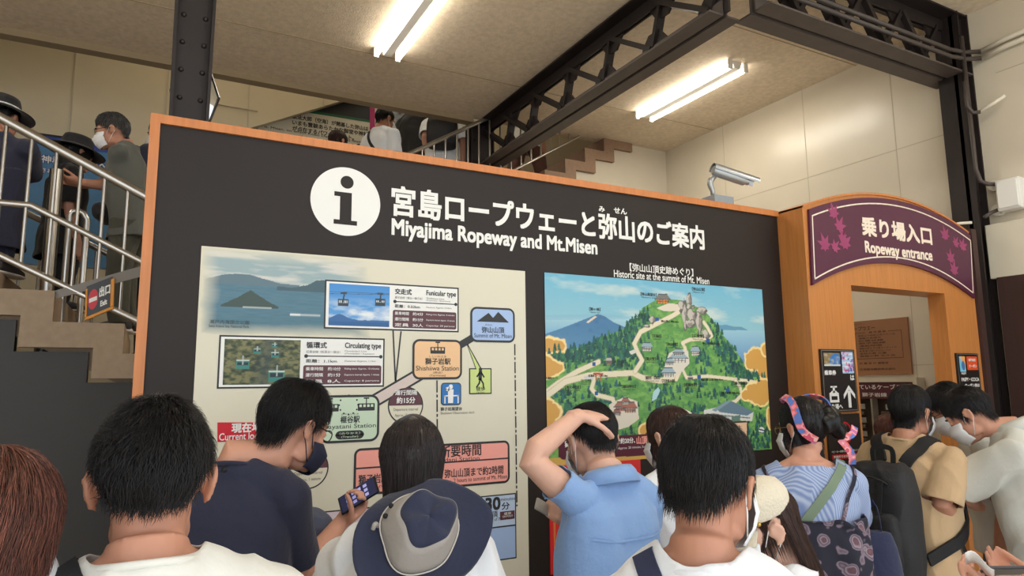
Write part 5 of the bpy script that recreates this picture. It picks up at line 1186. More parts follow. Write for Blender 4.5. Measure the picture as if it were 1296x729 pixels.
def zdof(p): return float((np.asarray(p)-np.array((0, 0, EYE))) @ CM[2])
def on_ray(p, c, L):
    e = np.array((0, 0, EYE)); d = nrm(p-e); t0 = (p-e) @ d; b = d @ (e-c); q = b*b-((e-c) @ (e-c)-L*L)
    if q < 0: return e+d*(-b)
    return e+d*min((-b-math.sqrt(q), -b+math.sqrt(q)), key=lambda t: abs(t-t0))
def person(name, label, hc, face, body=None, pitch=0., roll=0., k=1., floor=0., lean=0., side_lean=0., female=False, skin=SKIN, arms=None, vox=.006, group=None, sh_w=.172, build=1., neck=.0, twist=0., legs=True, stance=.10, ears=True, detail=True, step=0., nfwd=.018, nshift=0.):
    """lays out the joints and grows the body; returns a dict used by the clothes.
    hc = world head centre, face/body = headings in degrees (0 = +Y, positive to +X), lean = forward bend in degrees"""
    body = face if body is None else body
    Rh = rotz(-face*D2R) @ rotx(-pitch*D2R) @ roty(roll*D2R); h = Head(hc, Rh, k)
    Rb = rotz(-body*D2R); Rt = Rb @ rotx(-lean*D2R) @ roty(side_lean*D2R); f, x, u = Rt[:, 1], Rt[:, 0], Rt[:, 2]
    fb, xb = Rb[:, 1], Rb[:, 0]
    nb = h.c+Rh @ (np.array((0, -.030, -.060))*k)-u*(.058+neck)*k-f*nfwd*k+CM[0]*nshift                       # base of the neck
    hip = nb-u*.545*k*.98; hip[2] = max(hip[2], floor+.60*k); T = lambda a, b, c: nb+x*a*k+f*b*k-u*c*k
    J = dict(head=h, neck=nb, hip=hip, x=x, f=f, u=u, xb=xb, fb=fb, k=k, T=T, floor=floor, build=build, sh_w=sh_w, hc=h.c, female=female, vox=vox, skin=skin)
    root = empty(name, (hip[0], hip[1], floor), label, 'person', group); J['root'] = root
    V = Vol(); h.fill(V, female, ears)
    V.tube([h(0, -.022, -.020), h(0, -.020, -.080), nb+f*.004*k+u*.03*k, nb-u*.03*k], np.array((.052, .050, .056, .066) if not female else (.045, .043, .046, .056))*k, 20)
    bw = build; fd = .9 if female else 1.
    J['rings'] = rings = [(.0, .070, .060, .0), (.03, .090, .068, .0), (.06, .122, .080, .0), (.10, .150, .094, .0), (.15, .163, .105, .006), (.22, .158, .110, .012), (.32, .142, .104, .010), (.40, .142, .100, .006), (.48, .158, .108, 0), (.56, .160, .110, -.01), (.64, .12, .09, -.005)]
    V.loft([(T(0, g, c), x*a*k*bw, f*b*k*bw) for c, a, b, g in rings])
    J['sh'] = {}; J['arm'] = {}
    for q, nm in ((-1, 'L'), (1, 'R')):
        a = (arms or {}).get(nm, {}); sh = T(q*sh_w*(.92 if female else 1), a.get('sf', 0.), .082-a.get('lift', 0.)); J['sh'][nm] = sh
        if a.get('free'): el, wr = np.array(a['elbow'], float), np.array(a['wrist'], float)
        elif 'elbow' in a:                      # keep the joints on their lines of sight but give the arm its true lengths
            el, wr = np.array(a['elbow'], float), np.array(a['wrist'], float); w0 = wr.copy()
            el = on_ray(el, sh, (.285 if not female else .27)*k); wr = on_ray(wr, el, (.250 if not female else .235)*k)
        else:
            el = sh+(-u*.97+x*q*.20-f*.08)*.285*k*(1-.05*female); wr = el+nrm(-u*.95+fb*.32-x*q*.04)*.245*k
        hd = nrm(a.get('hdir', wr-el)); hn = np.array(a.get('palm', -xb*q), float); J['arm'][nm] = (sh, el, wr, hd)
        r = np.array((.050, .046, .040, .041, .036, .027))*k*(.86 if female else 1.)*(bw*.5+.5)
        mid = lambda p, q_, t: p+(q_-p)*t
        V.tube([sh, mid(sh, el, .4), mid(sh, el, .92), mid(el, wr, .18), mid(el, wr, .5), mid(el, wr, 1.)], r, 16)
        V.tube([T(q*.03, -.005, .015), T(q*.10, -.008, .052), sh], np.array((.045, .042, .046))*k*fd, 14)
        J['tips_'+nm] = add_hand(V, wr, hd, hn, q, k*(.92 if female else 1.), a.get('curl', ((22, 28, 18), (26, 32, 20), (30, 36, 22), (34, 40, 24))), a.get('thumb', (.8, .5, .3)), a.get('tcurl', (12, 14, 10)))
    J['leg'] = {}
    for q, nm in ((-1, 'L'), (1, 'R')):
        hp = hip+xb*q*.088*k; an = np.array((hip[0], hip[1], floor+.085*k))+xb*q*stance*k+fb*step*q; kn = hp+(an-hp)*.50+fb*.03*k; J['leg'][nm] = (hp, kn, an)
        if legs:
            L = np.linalg.norm(an-hp)
            V.tube([hp, hp+(kn-hp)*.5, kn, kn+(an-kn)*.3, kn+(an-kn)*.7, an], np.array((.088, .078, .056, .056, .046, .036))*k*bw, 16)
            V.loft([(an-fb*.055*k-np.array((0, 0, .075*k)), xb*.03*k, np.array((0, 0, .01*k))), (an-fb*.05*k-np.array((0, 0, .05*k)), xb*.034*k, np.array((0, 0, .034*k))), (an-np.array((0, 0, .042*k)), xb*.036*k, np.array((0, 0, .042*k))), (an+fb*.09*k-np.array((0, 0, .058*k)), xb*.044*k, np.array((0, 0, .026*k))), (an+fb*.16*k-np.array((0, 0, .07*k)), xb*.036*k, np.array((0, 0, .014*k)))], 14)
    put('body', V.mesh(vox, 4), skin, root)
    if detail: h.eyes(root)
    return J

def shirt(J, m, name='shirt', hem=.60, off=.012, sleeve=.62, loose=.010, neck_drop=.022, neck_r=.070, vox=None, folds_=None, long_sleeve=False, cuff=1.0, collar=None, hem_flare=.02, thick=.003, sleeve_off=.020, label=None, waist=None, smooth=6):
    k = J['k']; T, x, f, u = J['T'], J['x'], J['f'], J['u']; V = Vol(); B = J['build']; vox = vox or max(J['vox'], .006)
    rr = []; top = -.012
    for c, a, b, g in [(top, .070, .062, -.004), (.010, .080, .066, -.002)]+J['rings'][1:]:
        if c > hem-.07: break
        lo = loose*min(1, max(0, (c-.05)/.2)); 
        if c > .3 and not J['female']: a, b = max(a, .158), max(b, .108)
        rr.append((T(0, g, c), x*(a*B+off+lo)*k, f*(b*B+off+lo)*k))
    fl = hem_flare; a, b, g = (.160, .112, 0)
    for c, e in ((hem-.05, .6), (hem, 1.)): rr.append((T(0, g, c), x*(a*B+off+loose+fl*e)*k, f*(b*B+off+loose+fl*e)*k))
    if waist: rr = rr
    V.loft(rr, 32); V.cut(T(0, 0, hem), -u, .5)
    V.cut(T(0, -.004, neck_drop-.016), nrm(u+f*.30), neck_r*k*1.12, True)
    for q, nm in ((-1, 'L'), (1, 'R')):
        sh, el, wr, hd = J['arm'][nm]; r0 = (.050 if not J['female'] else .044)*k*(B*.5+.5)
        so = sleeve_off*k; V.ell(sh, (r0+.012,)*3)
        V.tube([T(q*.045, -.008, .020), T(q*.10, -.010, .052), sh], np.array((.045, .044, .048))*k*(.92 if J['female'] else 1.)+off, 16)
        if long_sleeve:
            P = [sh, sh+(el-sh)*.5, el, el+(wr-el)*.5, el+(wr-el)*(cuff-.06), el+(wr-el)*cuff]
            V.tube(P, [r0+.014, r0+so*.95, r0+so*.8, r0+so*.6, r0*.62+so*.6, r0*.6+so*.6], 18, cap=False); e = P[-1]; d = nrm(wr-el)
        else:
            e = sh+(el-sh)*sleeve; d = nrm(el-sh); V.tube([sh-d*.01, sh+(el-sh)*sleeve*.5, e-d*.02, e], [r0+.013, r0+so*.95, r0+so*1.15, r0+so*1.2], 18, cap=False)
        V.cut(e, d, (r0+so)*1.45)
    foc = [(J['sh']['L'], .10, .9), (J['sh']['R'], .10, .9), (T(0, 0, .45), .16, .9)]
    wf = folds_ or folds(.0065, 8., u, seed=len(J['root'].name)*3 % 17, focus=foc)
    o = put(name, V.mesh(vox, smooth, wf, thick), m, J['root'])
    if label: o['label'] = label
    if collar == 'rib':
        ring = []
        for i in range(33):
            t = 2*math.pi*i/32; ring.append(T(math.cos(t)*.070, -.014+math.sin(t)*.064, neck_drop-.014-(.0 if math.sin(t) < 0 else 0)+(math.sin(t))*.016))
        MB().tube(ring, .006*k, 8).build('collar', m, J['root'], smooth=True)
    if collar == 'shirt':
        c = MB(); vs = []; n = 36
        prof = ((.071, .004), (.070, -.030), (.073, -.036), (.086, -.022), (.098, .012), (.095, .014), (.082, -.018), (.075, -.026))
        for i in range(n+1):
            t = math.pi/2+.22+(2*math.pi-.44)*i/n; cx, sy = math.cos(t), math.sin(t)
            for r_, dz in prof: vs.append(T(cx*r_, -.014+sy*r_*.95, neck_drop+dz-.004+sy*.018))
        c.add(vs, [(i*8+j, i*8+(j+1) % 8, (i+1)*8+(j+1) % 8, (i+1)*8+j) for i in range(n) for j in range(8)]+[tuple(range(8)), tuple(n*8+7-j for j in range(8))])
        c.build('collar', m, J['root'], smooth=True)
    return o

def trousers(J, m, name='trousers', top=.52, off=.016, end=1.0, wide=.0):
    k = J['k']; T, x, f, u, B = J['T'], J['x'], J['f'], J['u'], J['build']; V = Vol(); z = np.array((0, 0, 1.))
    h = J['hip']; V.loft([(T(0, 0, top), x*(.150*B+off)*k, f*(.106*B+off)*k), (T(0, 0, top+.02), x*(.155*B+off)*k, f*(.110*B+off)*k), (h, J['xb']*(.162*B+off)*k, J['fb']*(.114*B+off)*k), (h-z*.08*k, J['xb']*(.155*B+off)*k, J['fb']*(.108*B+off)*k)])
    V.cut(T(0, 0, top), u, .3)
    for nm in 'LR':
        hp, kn, an = J['leg'][nm]; e = hp+(an-hp)*end
        if end > .6: P = [hp, hp+(kn-hp)*.5, kn, kn+(an-kn)*.5, e, e+nrm(e-kn)*.03]; r = [.098, .090, .072+wide, .064+wide, .056+wide, .056+wide]
        else: P = [hp, hp+(kn-hp)*.5, e, e-z*.03]; r = [.098, .092+wide, .085+wide, .085+wide]
        V.tube(P, np.array(r)*k*(B*.6+.4)+off*.4, 18, cap=False); V.cut(P[-1], nrm(P[-1]-P[-2]), .14*k)
    o = put(name, V.mesh(max(J['vox'], .008), 5, folds(.006, 7., u, seed=3), .003), m, J['root'])
    return o
def shoes(J, m=None):
    k = J['k']; xb, fb = J['xb'], J['fb']; z = np.array((0, 0, 1.))
    for nm in 'LR':
        an = J['leg'][nm][2]; g = np.array((an[0], an[1], J['floor'])); V = Vol()
        V.loft([(g-fb*.075*k+z*.02*k, xb*.028*k, z*.018*k), (g-fb*.066*k+z*.045*k, xb*.038*k, z*.044*k), (g-fb*.01*k+z*.05*k, xb*.042*k, z*.050*k), (g+fb*.09*k+z*.036*k, xb*.050*k, z*.034*k), (g+fb*.165*k+z*.026*k, xb*.044*k, z*.024*k), (g+fb*.195*k+z*.02*k, xb*.026*k, z*.014*k)], 18)
        o = put('shoe', V.mesh(.008, 3), m or M_SHOE, J['root'])
        s = Vol(); s.loft([(g-fb*.082*k+z*.012, xb*.026*k, z*.011), (g-fb*.06*k+z*.012, xb*.041*k, z*.012), (g+fb*.09*k+z*.012, xb*.054*k, z*.012), (g+fb*.17*k+z*.012, xb*.046*k, z*.012), (g+fb*.205*k+z*.012, xb*.024*k, z*.010)], 18)
        put('sole', s.mesh(.008, 1), M_SOLE, o)

def face_mask(J, m=None, top=.000, bottom=-.112, name='face_mask', loops=True, bulge=.0, wrap=74, loop_m=None, pleat=True):
    h = J['head']; nu, nv = 25, 13; vs = []
    prof_v = np.linspace(0, 1, nv); k = h.k
    dep = np.interp(prof_v, [0, .18, .35, .55, .75, .9, 1.], [.103, .119, .131+bulge, .124+bulge, .115+bulge, .106, .092]); wid = np.interp(prof_v, [0, .3, .6, 1.], [.066, .068, .064, .046])
    for e in (0, .003):
        for j in range(nv):
            z = top+(bottom-top)*prof_v[j]; 
            for i in range(nu):
                a = (-wrap+2*wrap*i/(nu-1))*D2R; s_, c_ = math.sin(a), math.cos(a)
                zz = z*(1-.22*abs(s_)**2)+(-.045)*.22*abs(s_)**2
                y0 = .012; d = max(dep[j]-y0, .02)
                p = np.array((s_*(wid[j]+.006), y0+d*c_**.8+.003*(pleat and (j % 4 == 0)), zz)); p[:2] *= 1+e*8
                vs.append(h(*p))
    n0 = nu*nv; fs = []
    for j in range(nv-1):
        for i in range(nu-1):
            a, b, c, d = j*nu+i, j*nu+i+1, (j+1)*nu+i+1, (j+1)*nu+i; fs += [(a, b, c, d), (n0+d, n0+c, n0+b, n0+a)]
    rim = [i for i in range(nu)]+[j*nu+nu-1 for j in range(1, nv)]+[(nv-1)*nu+i for i in range(nu-2, -1, -1)]+[j*nu for j in range(nv-2, 0, -1)]
    for a, b in zip(rim, rim[1:]+rim[:1]): fs.append((a, n0+a, n0+b, b))
    mk = MB().add(vs, fs).build(name, m or M_MASK, J['root'], smooth=True)
    if loops:
        for q in (-1, 1):
            for zz, ze in ((top-.022, .020), (bottom+.030, -.030)): pass
            MB().tube([h(q*.0665, .034, top-.026), h(q*.074, .014, .010), h(q*.080, -.004, .026), h(q*.0815, -.020, .016), h(q*.080, -.020, -.012), h(q*.073, .002, -.038), h(q*.0600, .034, bottom+.030)], .0016*k, 6).build('ear_loop', loop_m or M_LOOP, mk, smooth=True)
    return mk
def glasses(J, m):
    h = J['head']; r = MB()
    for q in (-1, 1):
        ring = [h(q*.034+.022*math.cos(t), .106-.004*abs(math.cos(t)), .004+.017*math.sin(t)) for t in np.linspace(0, 2*math.pi, 25)]
        r.tube(ring, .0018*h.k, 6)
        r.tube([h(q*.056, .102, .010), h(q*.076, .070, .012), h(q*.0815, .010, .014), h(q*.083, -.012, .004), h(q*.081, -.020, -.008)], .0018*h.k, 6)
    r.tube([h(-.013, .107, .008), h(0, .110, .011), h(.013, .107, .008)], .0017*h.k, 6)
    o = r.build('glasses', m, J['root'], smooth=True)
    return o
def band(pts, w, t, m, name, root, nrmls=None, label=None):
    """flat strap along points; nrmls = outward direction at each point"""
    P = [np.array(p, float) for p in pts]; vs = []; n = len(P)
    for i in range(n):
        tg = nrm(P[min(i+1, n-1)]-P[max(i-1, 0)]); nn = np.array(nrmls[i] if nrmls is not None else (0, 0, 1.), float); nn = nrm(nn-tg*(nn @ tg)); s = np.cross(tg, nn)
        for a, b in ((-1, 0), (1, 0), (1, 1), (-1, 1)): vs.append(P[i]+s*a*w/2+nn*b*t)
    fs = [(i*4+j, i*4+(j+1) % 4, (i+1)*4+(j+1) % 4, (i+1)*4+j) for i in range(n-1) for j in range(4)]+[(3, 2, 1, 0), tuple((n-1)*4+j for j in range(4))]
    o = MB().add(vs, fs).build(name, m, root, smooth=True, auto=True)
    if label: o['label'] = label
    return o
def spline(pts, n=24):
    P = np.array(pts, float); N = len(P); out = []
    for t in np.linspace(0, N-1, n):
        i = min(int(t), N-2); f = t-i; p0, p1, p2, p3 = P[max(i-1, 0)], P[i], P[i+1], P[min(i+2, N-1)]
        out.append(.5*((2*p1)+(-p0+p2)*f+(2*p0-5*p1+4*p2-p3)*f*f+(-p0+3*p1-3*p2+p3)*f**3))
    return out
def snap(J, objs, pts, off=.003):
    """lay points on the nearest surface of some garments, return points and outward normals"""
    import mathutils
    trees = []
    for o in objs:
        bm = bmesh.new(); bm.from_mesh(o.data); bm.transform(Matrix.Translation(o.matrix_local.translation+Vector(J['root'].location))); trees.append(mathutils.bvhtree.BVHTree.FromBMesh(bm)); bm.free()
    def near(p):
        best = None
        for t in trees:
            c, n, i, d = t.find_nearest(Vector(p))
            if c is not None and (best is None or d < best[2]): best = (np.array(c), np.array(n), d)
        c, n, d = best; ctr = J['neck']-J['u']*max(0., (J['neck']-c) @ J['u'])
        return c, (n if n @ (c-ctr) > 0 else -n)
    P, N = map(list, zip(*[near(p) for p in pts])); L = len(P)
    for _ in range(3): P = [P[0]]+[P[i]*.5+(P[i-1]+P[i+1])*.25 for i in range(1, L-1)]+[P[-1]]
    P, N = map(list, zip(*[near(p) for p in P]))
    for _ in range(3): N = [N[0]]+[nrm(N[i]*.5+(N[i-1]+N[i+1])*.25) for i in range(1, L-1)]+[N[-1]]
    P = [p+n*(off+.002) for p, n in zip(P, N)]
    return P, N
# ------------------------------------------------------------------ the people
def cloth(name, c, rough=.85, bump=.12, bs=70, **k): return mat(name, c, rough=rough, bump=bump, bscale=bs, sheen=.15, **k)
C_WHITE = cloth('tee_white', (226, 229, 233)); C_OFFW = cloth('tee_off_white', (214, 213, 205)); C_NAVY = cloth('tee_navy', (34, 37, 60)); C_BLUE = cloth('shirt_light_blue', (132, 166, 214)); C_GREYW = cloth('shirt_pale_grey', (196, 196, 188)); C_BEIGE = cloth('tee_beige', (190, 160, 122)); C_DK = cloth('cloth_charcoal', (52, 52, 56)); C_JEAN = cloth('denim_dark', (52, 60, 84)); C_KHAKI = cloth('khaki_trousers', (124, 110, 92)); C_OLIVE = cloth('olive_trousers', (66, 66, 56)); C_SAGE = cloth('tee_grey_green', (84, 86, 80)); C_BLACK = cloth('cloth_black', (30, 30, 33)); C_BROWNC = cloth('brown_cloth', (96, 62, 50))
M_STRAPB = mat('strap_black', (24, 24, 27), rough=.7, bump=.2, bscale=400); M_STRAPN = mat('strap_navy', (38, 44, 72), rough=.7, bump=.2, bscale=400)
def treadA(x): return AZ+math.floor((AX-x)/ARUN)*ARISE
def treadB(x): return BZ0+math.floor((x-BX0)/BRUN)*BRISE
SPIKY = dict(n=18000, length=.026, lift=.72, jit=.9, thick=.007, width=.0006, swirl=.6)

# --- man in the left foreground, seen from behind
J = person('person', 'person with short black hair and black strap over white tee, left foreground', atD(193, 615, 1.06), 3, 0, pitch=4, k=1.0, neck=-.010, skin=SKIN_T, vox=.005, sh_w=.18, build=1.06, detail=False)
s1 = shirt(J, C_OFFW, neck_drop=.012, hem=.60, collar='rib'); trousers(J, C_JEAN); shoes(J)
make_hair(J['root'], J['head'], H_BLACK, cover_short(64, 84, 124), top=.008, seed=3, **SPIKY)
T = J['T']; P, N = snap(J, [s1], spline([T(-.06, .12, .20), T(-.078, .08, .07), T(-.082, .0, .03), T(-.066, -.07, .04), T(-.034, -.11, .08), T(.02, -.135, .15), T(.10, -.13, .30), T(.16, -.08, .42)], 34), .006)
band(P, .042, .003, M_STRAPB, 'shoulder_strap', J['root'], N)

# --- woman at the left edge of the photo
J = person('person', 'person with reddish brown hair and white mask at the left edge', atD(-32, 698, .88), 40, 30, pitch=10, k=.92, ears=False, sh_w=.13, female=True, skin=SKIN_P, vox=.006)
shirt(J, C_DK, neck_drop=.03); trousers(J, C_BLACK); shoes(J)
face_mask(J)
make_hair(J['root'], J['head'], H_RED, cover_short(60, 96, 116), n=14000, length=.075, lift=.16, jit=.5, thick=.014, width=.0007, seed=8, top=.016, long_=lambda p: (-.095+.05*max(0, math.cos(p)), .05) if abs(p) > .95 else (-.02, 0), tone=(.5, 2.2))

# --- young man in the navy tee looking at his phone
el, wr = atD(376, 732, 2.06), atD(431, 662, 2.2); nzp = nrm(np.array((-.50, -.55, .70)))
J = person('person', 'person in navy tee with glasses and navy mask looking at a phone', atD(371, 543, 1.98), 64, 24, pitch=17, k=.98, skin=SKIN, vox=.005, lean=4, sh_w=.156, build=.93, nshift=-.115,
           arms={'R': dict(elbow=el, wrist=wr, hdir=atD(452, 640, 2.22)-wr, palm=nzp, curl=((38, 52, 35), (40, 54, 35), (42, 56, 35), (44, 58, 35)), thumb=(.70, .45, .62), tcurl=(25, 25, 15)), 'L': dict(elbow=atD(258, 725, 2.05), wrist=atD(330, 742, 2.25), palm=(0, .3, 1))}, nfwd=.03)
JN = J
shirt(J, C_NAVY, neck_drop=.012, neck_r=.064, hem=.62, collar='rib', sleeve=.74); trousers(J, C_BLACK); shoes(J)
make_hair(J['root'], J['head'], H_BLACK, cover_short(64, 80, 124), n=13000, length=.050, lift=.52, jit=1.4, thick=.010, width=.0009, seed=11, top=.014, swirl=.9)
M_NMASK = mat('mask_navy', (32, 36, 58), rough=.85); face_mask(J, M_NMASK, top=-.022, bottom=-.118, loop_m=M_NMASK, pleat=False, wrap=82)
glasses(J, mat('glasses_black', (26, 24, 24), rough=.3))
T = J['T']; cd = MB().tube(spline([T(.085, .02, .005), T(.070, -.04, -.006), T(.02, -.072, .004), T(-.02, -.072, .004), T(-.065, -.045, -.004), T(-.085, .015, .0), T(-.06, .09, .06), T(0, .125, .16)], 30), .0026, 8).build('neck_cord', M_STRAPB, J['root'], smooth=True)
MB().sphere(T(.0, -.074, .0), (.010, .007, .008)).build('cord_stopper', M_STRAPB, cd, smooth=True)
# his phone
wr_, hd_ = JN['arm']['R'][2], JN['arm']['R'][3]; nz = nrm(nzp-hd_*(nzp @ hd_)); pcn = wr_+hd_*.100+nz*.030; ax_ = nrm(hd_+.35*np.cross(hd_, nz)); nz = nrm(nz-ax_*(nz @ ax_)); sx_ = np.cross(ax_, nz); Rp = np.array([ax_, sx_, nz]).T
ph = empty('phone', tuple(pcn), 'black phone with lit icons held by the person in the navy tee', 'phone')
MB().box(pcn, (.142, .068, .008), Rp).build('body', M_PHONE, ph, bevel=.004)
MB().box(pcn+nz*.0043, (.128, .062, .0006), Rp).build('screen', mat('phone_screen', (30, 34, 60), rough=.1, emit=(40, 44, 80), estr=.6), ph)
ic = MB()
for i in range(4):
    for j in range(3): ic.box(pcn+nz*.0048+ax_*(.022*i-.036)+sx_*(.017*j-.017), (.013, .011, .0004), Rp)
ic.build('icons', mat('phone_icons', (150, 150, 190), emit=(150, 150, 200), estr=.8), ph)

# --- grey cap dangling in front of him
hc_ = atD(395, 668, 2.2); cp = empty('cap', tuple(hc_), 'grey blue cap with a curled peak held beside the navy tee sleeve', 'cap')
m_capg = cloth('cap_grey_blue', (78, 84, 104)); m_capd = cloth('cap_peak_lining', (46, 50, 70))
V = Vol(); Rc = rotz(.5) @ rotx(.5)
V.loft([(hc_+Rc @ np.array((0, 0, z)), Rc @ np.array((r, 0, 0)), Rc @ np.array((0, r*1.1, 0))) for z, r in ((-.075, .070), (-.04, .078), (0, .074), (.04, .055), (.06, .028))]); put('crown', V.mesh(.006, 4, folds(.004, 12., (0, 0, 1), 5)), m_capg, cp)
m = MB(); vs = []; n = 20; mm = 8
for e in (0, .004):
    for i in range(n):
        a = -1.35+2.7*i/(n-1)
        for j in range(mm):
            t = j/(mm-1); r = .074+.075*t*math.cos(a)**.6 if math.cos(a) > 0 else .074
            vs.append(hc_+Rc @ np.array((math.sin(a)*(.072+.02*t), math.cos(a)*r, -.070-.055*abs(math.sin(a))**2*t*1.3+e)))
fs = []
for i in range(n-1):
    for j in range(mm-1): a = i*mm+j; b = a+mm; o_ = n*mm; fs += [(a, b, b+1, a+1), (o_+a+1, o_+b+1, o_+b, o_+a)]
rim = [i*mm for i in range(n)]+[(n-1)*mm+j for j in range(1, mm)]+[i*mm+mm-1 for i in range(n-2, -1, -1)]+[j for j in range(mm-2, 0, -1)]
for a, b in zip(rim, rim[1:]+rim[:1]): fs.append((a, b, n*mm+b, n*mm+a))
m.add(vs, fs).build('peak', m_capd, cp, smooth=True)

# --- person with the bob and the bucket hat hanging on the back
J = person('person', 'person with black bob hair in white tee, navy hat hanging on the back', atD(522, 594, 1.70), 22, 18, pitch=8, k=.95, ears=False, female=True, skin=SKIN, vox=.006, sh_w=.172, build=1.02, arms={'L': dict(elbow=atD(418, 760, 1.66), wrist=atD(440, 800, 1.85))})
s1 = shirt(J, C_WHITE, neck_drop=.03, hem=.64, loose=.02, sleeve=.75, collar='rib'); trousers(J, C_JEAN); shoes(J)
make_hair(J['root'], J['head'], H_BOB, cover_short(70, 92, 100), n=14000, length=.13, lift=.03, jit=.10, thick=.012, width=.0008, seed=21, top=.012, swirl=.05, long_=lambda p: (-.150-.015*math.cos(2*p), -.10) if abs(p) > .9 else (-.045, 0.), tone=(.5, 2.6))
# bucket hat
hx = atD(530, 674, 1.50); nV = nrm(-ray(530, 676)*.95+np.array((.0, 0, .26))+np.array((.12, -.06, 0))); sx_ = nrm(np.cross((0, 0, 1.), nV)); up_ = np.cross(nV, sx_)   # nV = crown axis, towards the viewer and up
hat = empty('bucket_hat', tuple(hx), 'navy hat with grey crown side hanging behind the bob haired person', 'hat')
m_hatn = cloth('hat_navy', (36, 42, 66)); m_hatg = cloth('hat_grey', (162, 156, 150))
def hp(a, r, z): return hx+sx_*(r*math.cos(a)+.20*max(z, 0))+up_*(r*math.sin(a)+.22*max(z, 0))+nV*z
n = 56
def surf(rows, nm, mt, par, thick=.003):
    vs = []
    for rr_, zz_ in rows:
        for i in range(n):
            a = 2*math.pi*i/n; vs.append(hp(a, rr_(a), zz_(a)))
    me = MB().add(vs, [(j*n+i, j*n+(i+1) % n, (j+1)*n+(i+1) % n, (j+1)*n+i) for j in range(len(rows)-1) for i in range(n)]); o = me.build(nm, mt, par, smooth=True)
    md = o.modifiers.new('s', 'SOLIDIFY'); md.thickness = thick; md.offset = 0; return o
wob = lambda a: 1+.05*math.sin(2*a+.6)+.03*math.sin(3*a+2)+.012*math.sin(7*a)
brim = surf([((lambda a, t=t: (.078+.062*t+.012*t*math.sin(a*2+.9))*wob(a)*(1+.06*math.cos(a)*t)), (lambda a, t=t: -.010-.030*t+.036*t*t*math.cos(2*a-.5)+.010*t*math.sin(5*a+1))) for t in (0, .15, .35, .55, .75, .9, 1.)], 'brim', m_hatn, hat)
crown = surf([((lambda a, t=t: (.084-.026*t)*(1+.05*math.sin(3*a+1)+.03*math.sin(5*a))), (lambda a, t=t: -.012+.078*t**.8+.008*math.sin(4*a)*t)) for t in (0, .25, .5, .75, 1.)], 'crown_side', m_hatg, hat)
topp = surf([((lambda a, t=t: .058*t*(1+.05*math.sin(3*a+1)+.03*math.sin(5*a))), (lambda a, t=t: .066+.006*(1-t*t)+.008*math.sin(4*a)*t+.010*math.sin(2*a+1)*t*(1-t)*2)) for t in (1., .8, .6, .4, .2, .01)], 'crown_top', m_hatn, hat)
sb_ = surf([((lambda a, t=t: (.084+.002*t)*(1+.05*math.sin(3*a+1)+.03*math.sin(5*a))), (lambda a, t=t: -.010+.010*t)) for t in (0, 1.)], 'hat_band', mat('hat_piping', (196, 190, 182), rough=.8), hat)
for a in (2.45, 2.75): MB().sphere(hp(a, .0835, .018), (.006, .006, .006), 12, 8).build('eyelet', M_STRAPB, crown, smooth=True)
t_ = MB(); a = 4.15; t_.box(hp(a, .118, -.018), (.024, .012, .002), np.array([nrm(np.cross(nV, nrm(hp(a, 1, 0)-hx))), nrm(hp(a, 1, 0)-hx), nV]).T); t_.build('sewn_label', C_WHITE, brim)
MB().tube(spline([hp(2.9, .09, -.01), hp(2.9, .098, .004), hp(3.0, .10, -.004)], 8), .005, 8).build('cord_stopper', m_hatg, hat, smooth=True)

# --- man in the blue shirt with a hand on his head
el, wr = atD(667, 579, 1.98), atD(731, 527, 2.10)
wR = atD(720, 664, 2.24)
J = person('person', 'person in light blue shirt with one hand on top of the head', atD(750, 560, 2.20), 2, -2, pitch=20, roll=0, k=.99, skin=SKIN_P, vox=.005, lean=3, sh_w=.152, build=.93, nfwd=.050, nshift=-.018,
           arms={'L': dict(free=True, elbow=el, wrist=wr, hdir=atD(766, 525, 2.18)-wr, palm=np.array((0, .25, -1)), lift=.05, sf=.0, curl=((16, 22, 16), (14, 22, 16), (14, 22, 16), (18, 22, 16)), thumb=(.72, .62, .25)),
                 'R': dict(elbow=atD(800, 735, 2.34), wrist=wR, hdir=atD(700, 654, 2.20)-wR, palm=(-.2, -.2, .9), curl=((60, 55, 30), (65, 55, 30), (70, 55, 30), (70, 55, 30)), thumb=(.8, .35, .35))})
JB = J
s1 = shirt(J, C_BLUE, neck_drop=.012, hem=.66, loose=.016, sleeve=.30, sleeve_off=.012, collar='shirt', folds_=folds(.0085, 7., J['u'], 4, focus=[(J['sh']['L'], .14, 1.), (J['T'](0, -.1, .40), .2, .8)])); trousers(J, C_KHAKI); shoes(J)
make_hair(J['root'], J['head'], H_BLACK, cover_short(62, 84, 126), n=11000, length=.036, lift=.10, jit=.3, thick=.008, width=.0008, seed=31, top=.006, swirl=.4, tone=(.6, 2.4))
face_mask(J)
yk = snap(J, [s1], [J['T'](x_, -.14, .155+.012*math.cos(x_*9)) for x_ in np.linspace(-.17, .17, 16)], .002); band(yk[0], .007, .0015, C_BLUE, 'yoke_seam', J['root'], yk[1])
# phone and ticket in his lower hand
zb_ = zdof(JB['tips_R'][0][1]); c1 = atD(694, 646, zb_-.01); a_ = nrm(atD(706, 655, 2.19)-atD(676, 637, 2.15)); n_ = nrm(np.array((-.45, -.55, .5))); n_ = nrm(n_-a_*(n_ @ a_)); Rq = np.array([a_, np.cross(n_, a_), n_]).T
o = MB().box(c1-a_*.012, (.09, .040, .010), Rq).build('phone', mat('phone_silver', (170, 166, 158), rough=.35, metal=.3), bevel=.004); tag(o, 'silver phone held low by the person in the light blue shirt', 'phone')
o = MB().box(c1+a_*.028+n_*.010, (.062, .042, .002), Rq).build('ticket', mat('ticket_white', (222, 228, 234), rough=.5)); tag(o, 'small white and blue ticket held with the silver phone', 'ticket')
MB().box(c1+a_*.030+n_*.0114, (.036, .030, .0004), Rq).build('ticket_print', m_tblue, o)

